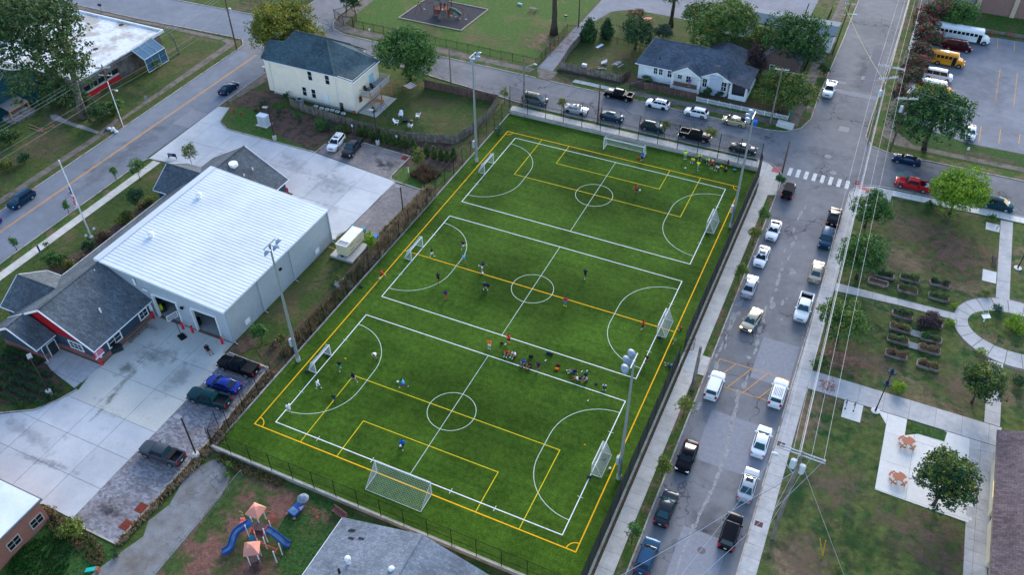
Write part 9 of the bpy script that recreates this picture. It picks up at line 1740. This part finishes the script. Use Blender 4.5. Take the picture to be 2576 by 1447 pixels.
for k,(x,y,z) in enumerate(((690,1260,.7),(690,1320,.4),(690,1370,.15))):c=PG(x,y,z);mb=MB();mb.box(c,(1.3,.4,.06),RD(-3));mb.build('step',DECK,pg)
def slide(pts,w,name='slide',m_=SLB,m2=SLB2):
    c=[PG(*p) for p in pts];
    sub=[]
    for i in range(len(c)-1):
        for k in range(4):
            p0,p1,p2,p3=c[max(i-1,0)],c[i],c[i+1],c[min(i+2,len(c)-1)];t=k/4;sub.append(.5*((2*p1)+(p2-p0)*t+(2*p0-5*p1+4*p2-p3)*t*t+(3*p1-p0-3*p2+p3)*t**3))
    sub.append(c[-1]);mb=MB();me2=MB();n=len(sub)
    for i,p in enumerate(sub):
        d=(sub[min(i+1,n-1)]-sub[max(i-1,0)]);s_=d.cross(ZV).normalized();up=ZV
        mb.v += [p-s_*w-ZV*.25,p-s_*w+up*.28,p-s_*(w-.07)+up*.28,p-s_*(w-.1),p+s_*(w-.1),p+s_*(w-.07)+up*.28,p+s_*w+up*.28,p+s_*w-ZV*.25];me2.v += [p-s_*(w-.1)+up*.012,p+s_*(w-.1)+up*.012]
        if i:
            for j in range(7):mb.f.append(((i-1)*8+j,(i-1)*8+j+1,i*8+j+1,i*8+j));mb.mi.append(0)
            me2.f.append(((i-1)*2,(i-1)*2+1,i*2+1,i*2));me2.mi.append(0)
    o=mb.build(name,m_,pg);me2.build('slide_bed',m2,o)
slide([(560,500,1.75),(440,570,1.6),(290,690,1.2),(230,850,.8),(180,990,.5),(30,1080,.3)],.36);slide([(900,630,1.6),(1000,680,1.4),(1140,790,.9),(1250,880,.5),(1345,935,.3)],.36)
mb=MB();mb.slab([PG(570,410,2.2),PG(620,520,1.7),PG(540,620,1.7),PG(490,520,2.2)],.08);mb.build('side_panel',SLB,pg);mb=MB();mb.slab([PG(570,740,1.5),PG(670,760,1.5),PG(675,855,.9),(PG(540,860,.9))],.08);mb.build('side_panel',mat('panel_teal',(.02,.16,.26),.5),pg)
for pts,z in (([(560,700),(600,580),(640,640),(700,820)],1.9),([(780,880),(870,920),(1085,1010)],2.0),([(1135,950),(1050,1080)],2.0),([(830,740),(830,640),(930,540)],2.0),([(780,880),(830,830)],1.9)):
    mb=MB();P_=[PG(x,y,z) for x,y in pts];mb.path(P_,.035,5)
    for i in range(len(P_)-1):
        for k in range(5):q=P_[i].lerp(P_[i+1],k/5);mb.tube(q,q-ZV*.7,.015,n=4)
    mb.build('coral_rail',CORAL,pg)
for k in range(9):a=PG(890+k*18,370-30*math.sin(k/8*3.1),1.7-.12*k);mb=MB();mb.path([a,a+Vector((.25,-.2,-.35)),a+Vector((.45,-.5,-.9))],.018,4);mb.build('arch_rung',CORAL,pg)
mb=MB();mb.path([PG(840,310,2.1),PG(890,270,2.2),PG(980,290,1.9),PG(1080,370,1.0),PG(1080,370,0)],.03,5);mb.build('arch_climber',CORAL,pg)
mb=MB();
for x,y,r in ((430,430,.28),(400,500,.25),(470,480,.26),(440,540,.2)):c=PG(x,y,1.2);mb.ball(c,(r,r,.06),10,5)
mb.build('flower_panel',CORAL,pg);mb=MB();mb.path([PG(355,270,1.6),PG(430,300,1.7),PG(440,360,1.2),PG(400,340,.6)],.03,5);mb.build('climbing_pole',mat('play_tan',(.45,.25,.18),.6),pg)
# cottage toy with round dome
q=PT(1,3,420,800);t=thing('toy_cottage','blue toy play table with a round grey dome and pink wheels','play table',(q.x,q.y,0),RD(-10));t.scale=(.72,)*3;mb=MB();mb.b(-.8,.8,-1.4,.9,.35,.75);mb.build('tray',SLB,t,local=True);mb=MB();mb.b(-.7,.7,-1.3,-.2,.75,.8);mb.build('tray_top',SLB2,t,local=True);mb=MB();mb.tube((0,1.5,0),(0,1.5,1.8),.08,n=6);mb.tube((0,1.5,1.5),(0,1.5,1.9),.95,.5,16);mb.tube((0,1.5,1.9),(0,1.5,2.05),.5,.15,14);mb.build('dome',mat('dome_grey',(.25,.28,.33),.7,(.15,.18,.25),3,.45,.6,var=.2),t,local=True)
for x in (-.8,.8):mb=MB();mb.tube((x-.12,-1.45,.22),(x+.12,-1.45,.22),.22,.22,10);mb.build('wheel',cloth((.6,.22,.22)),t,local=True)
mb=MB();mb.slab([(.3,.1,.95),(1.0,-.1,.95),(.9,.9,1.1)],.05);mb.build('flap',cloth((.6,.35,.4)),t,local=True)
t=thing('old_swing_bench','rusty old bench frame at the foot of the near wall','bench',PT(1,3,845,850),RD(-12));mb=MB();mb.b(-1.0,1.0,-.3,.3,.35,.4);mb.build('seat',mat('bench_rust',(.25,.10,.09),.8,var=.3,vsc=6),t,local=True);mb=MB();mb.b(-1.0,1.0,.25,.32,.4,.95);mb.build('backrest',mat('bench_rust',(0,0,0)),t,local=True);[MB().b(x-.04,x+.04,-.3,.3,0,.35).build('leg',BLACK,t,local=True) for x in (-.9,.9)]
t=thing('spring_toy','small orange hooked climbing hoop in the near play yard','play hoop',PT(1,3,620,870));mb=MB();mb.path([(0,0,0),(0,0,1.2),(-.2,0,1.5),(-.5,0,1.3)],.04,5);mb.build('hoop',CORAL,t,local=True);mb=MB();mb.tube((0,0,0),(0,0,.1),.15,n=8);mb.build('foot',CORAL,t,local=True)
t=thing('teal_toy','small teal plastic slide at the bottom edge left of the drive','toy slide',PT(0,3,935,1415),RD(20));mb=MB();mb.slab([(-.8,-.25,.15),(.5,-.25,.7),(.5,.25,.7),(-.8,.25,.15)],.08);mb.build('slide',cloth((.02,.5,.42)),t,local=True);mb=MB();mb.b(.5,.8,-.25,.25,0,.72);mb.build('ladder',cloth((.25,.12,.08)),t,local=True)
# ---- far play set on the dark bed
bedp=[(-101.4,157.8),(-85.5,157.8),(-84.8,170),(-100.6,170.2)]
sheet('play_bed',bedp,.06,mat('rubber_mulch',(.045,.048,.06),.95,(.025,.027,.035),3,.45,.6,var=.4,vsc=7));
for i in range(4):a,b2=bedp[i],bedp[(i+1) % 4];mb=MB();ribbon(mb,[a,b2],.25,.18,th=.2);tag(mb.build('bed_border',mat('border_tan',(.33,.27,.23),.9,var=.15)),'pale timber border of the dark play bed, '+('near','right','far','left')[i]+' side','border')
PR=mat('playset_red',(.20,.045,.03),.8,(.13,.04,.03),1.5,.45,.6,var=.2,vsc=3)
ps=thing('wooden_play_set','red brown wooden play set with ramp, tower and swing frames','playground',(-94,163,0));sx,sy=PT(1,0,1850,160)[:2]
def pb(nm,x0,x1,y0,y1,z0,z1,m_=PR):mb=MB();mb.b(sx+x0,sx+x1,sy+y0,sy+y1,z0,z1);return mb.build(nm,m_,ps)
for x in (-1.6,.1,.3,2.0):
    for y in (.3,2.1):pb('post',x-.07,x+.07,y-.07,y+.07,0,3.4 if x > 0 else 2.4)
pb('platform',.3,2.0,.3,2.1,1.5,1.6);pb('platform',-1.6,.1,.3,2.1,1.2,1.3)
for z in (.3,.6,.9,1.2):pb('side_plank',2.0,2.06,.3,2.1,z,z+.22);pb('side_plank',-1.6,-.0,.24,.3,z*.9,z*.9+.2)
mb=MB();mb.slab([(sx-.1+.4,sy-1.9,.1),(sx+1.4,sy-1.9,.1),(sx+1.4,sy+.3,1.55),(sx+.3,sy+.3,1.55)],.06);rp_=mb.build('ramp',WOODW,ps);mb=MB();rr=random.Random(1)
for i in range(8):t_=rr.random();mb.ball((sx+.5+rr.random()*.7,sy-1.8+2*t_,.18+1.38*t_),.07,6,4)
mb.build('climbing_holds',cloth((.3,.05,.06)),rp_)
for k in range(4):pb('ladder_rung',-1.2,-.4,-.5+k*.2,-.35+k*.2,.15+k*.3,.2+k*.3,WOODW)
for x0,x1,zb_,zt_ in ((-1.8,.25,2.4,2.9),(.15,2.2,3.2,3.9)):
    xm=(x0+x1)/2;ym=1.2
    for k in range(4):
        f0,f1=k/4,(k+1)/4;mb=MB();mb.slab([(sx+x0,sy+.1+1.1*f0,zb_+(zt_-zb_)*f0),(sx+x1,sy+.1+1.1*f0,zb_+(zt_-zb_)*f0),(sx+x1,sy+.1+1.1*f1-.03,zb_+(zt_-zb_)*f1),(sx+x0,sy+.1+1.1*f1-.03,zb_+(zt_-zb_)*f1)],.03);mb.build('roof_plank',WOODW,ps)
        mb=MB();mb.slab([(sx+x0,sy+2.3-1.1*f0,zb_+(zt_-zb_)*f0),(sx+x1,sy+2.3-1.1*f0,zb_+(zt_-zb_)*f0),(sx+x1,sy+2.3-1.1*f1+.03,zb_+(zt_-zb_)*f1),(sx+x0,sy+2.3-1.1*f1+.03,zb_+(zt_-zb_)*f1)],.03);mb.build('roof_plank',WOODW,ps)
mb=MB();mb.path([(sx+2.0,sy+1.2,1.7),(sx+3.2,sy+1.3,1.5),(sx+4.6,sy+1.6,.5)],.38,10);mb.build('tube_slide',mat('slide_green',(.01,.10,.07),.5),ps)
a0=PT(1,0,2025,250);a1=PT(1,0,2145,150);for_top=Vector(((a0.x+a1.x)/2,(a0.y+a1.y)/2,2.6))
mb=MB();mb.tube((a0.x,a0.y,0),for_top,.06,n=6);mb.tube((a1.x,a1.y,0),for_top,.06,n=6);mb.tube((a0+(for_top-Vector((a0.x,a0.y,0)))*.4),(a1+(for_top-Vector((a1.x,a1.y,0)))*.4),.05,n=5);mb.tube(for_top,(sx+2.0,sy+1.2,2.6),.07,n=6);mb.build('swing_frame',PR,ps)
b0=PT(1,0,1595,155);b1_=Vector((b0.x+.2,b0.y+3.2,0));tp_=Vector((b0.x+.3,b0.y+1.6,2.6));mb=MB();mb.tube(b0,tp_,.06,n=6);mb.tube(b1_,tp_,.06,n=6);mb.tube(tp_,(sx-1.6,sy+1.2,2.4),.07,n=6);mb.build('swing_frame',PR,ps)
for (px_,py_) in ((1695,88),(1965,155),(2010,165),(2050,185),(2112,190)):q=PT(1,0,px_,py_,.5);mb=MB();mb.box(q,(.45,.2,.04));mb.tube(q+Vector((-.2,0,0)),q+Vector((-.2,0,2.0)),.008,n=3);mb.tube(q+Vector((.2,0,0)),q+Vector((.2,0,2.0)),.008,n=3);mb.build('swing',cloth((.5,.55,.6)),ps)
# red posts at the top of the parking lot
for px_,py_,lab in ((2245,350,'small red post at the top edge of the parking lot, left one'),(2432,370,'small red post at the top edge of the parking lot, right one')):q=PT(3,0,px_,py_);t=thing('bollard',lab,'bollard',q);mb=MB();mb.tube((0,0,0),(0,0,.9),.1,n=8);mb.build('post',mat('bollard_red',(0,0,0)),t,local=True);mb=MB();mb.tube((0,0,.88),(0,0,.94),.14,.14,8);mb.build('cap',mat('bollard_red',(0,0,0)),t,local=True)
q=PT(2,0,80,45);tag(MB().box((q.x,q.y,.2),(1.2,.4,.3),RD(-15)).build('kick_board',cloth((.3,.55,.6))),'pale teal plank lying on the play lawn','plank')
t=thing('trampoline_frame','kerb of weathered timber at the top of the parking lot','timber kerb',(30,204.6,0));[MB().b(10+i*4.5,14.4+i*4.5,203.6+i*.12,204.3+i*.12,.02,.5).build('timber',WOODW,t) for i in range(9)];t.name='timber_kerb'
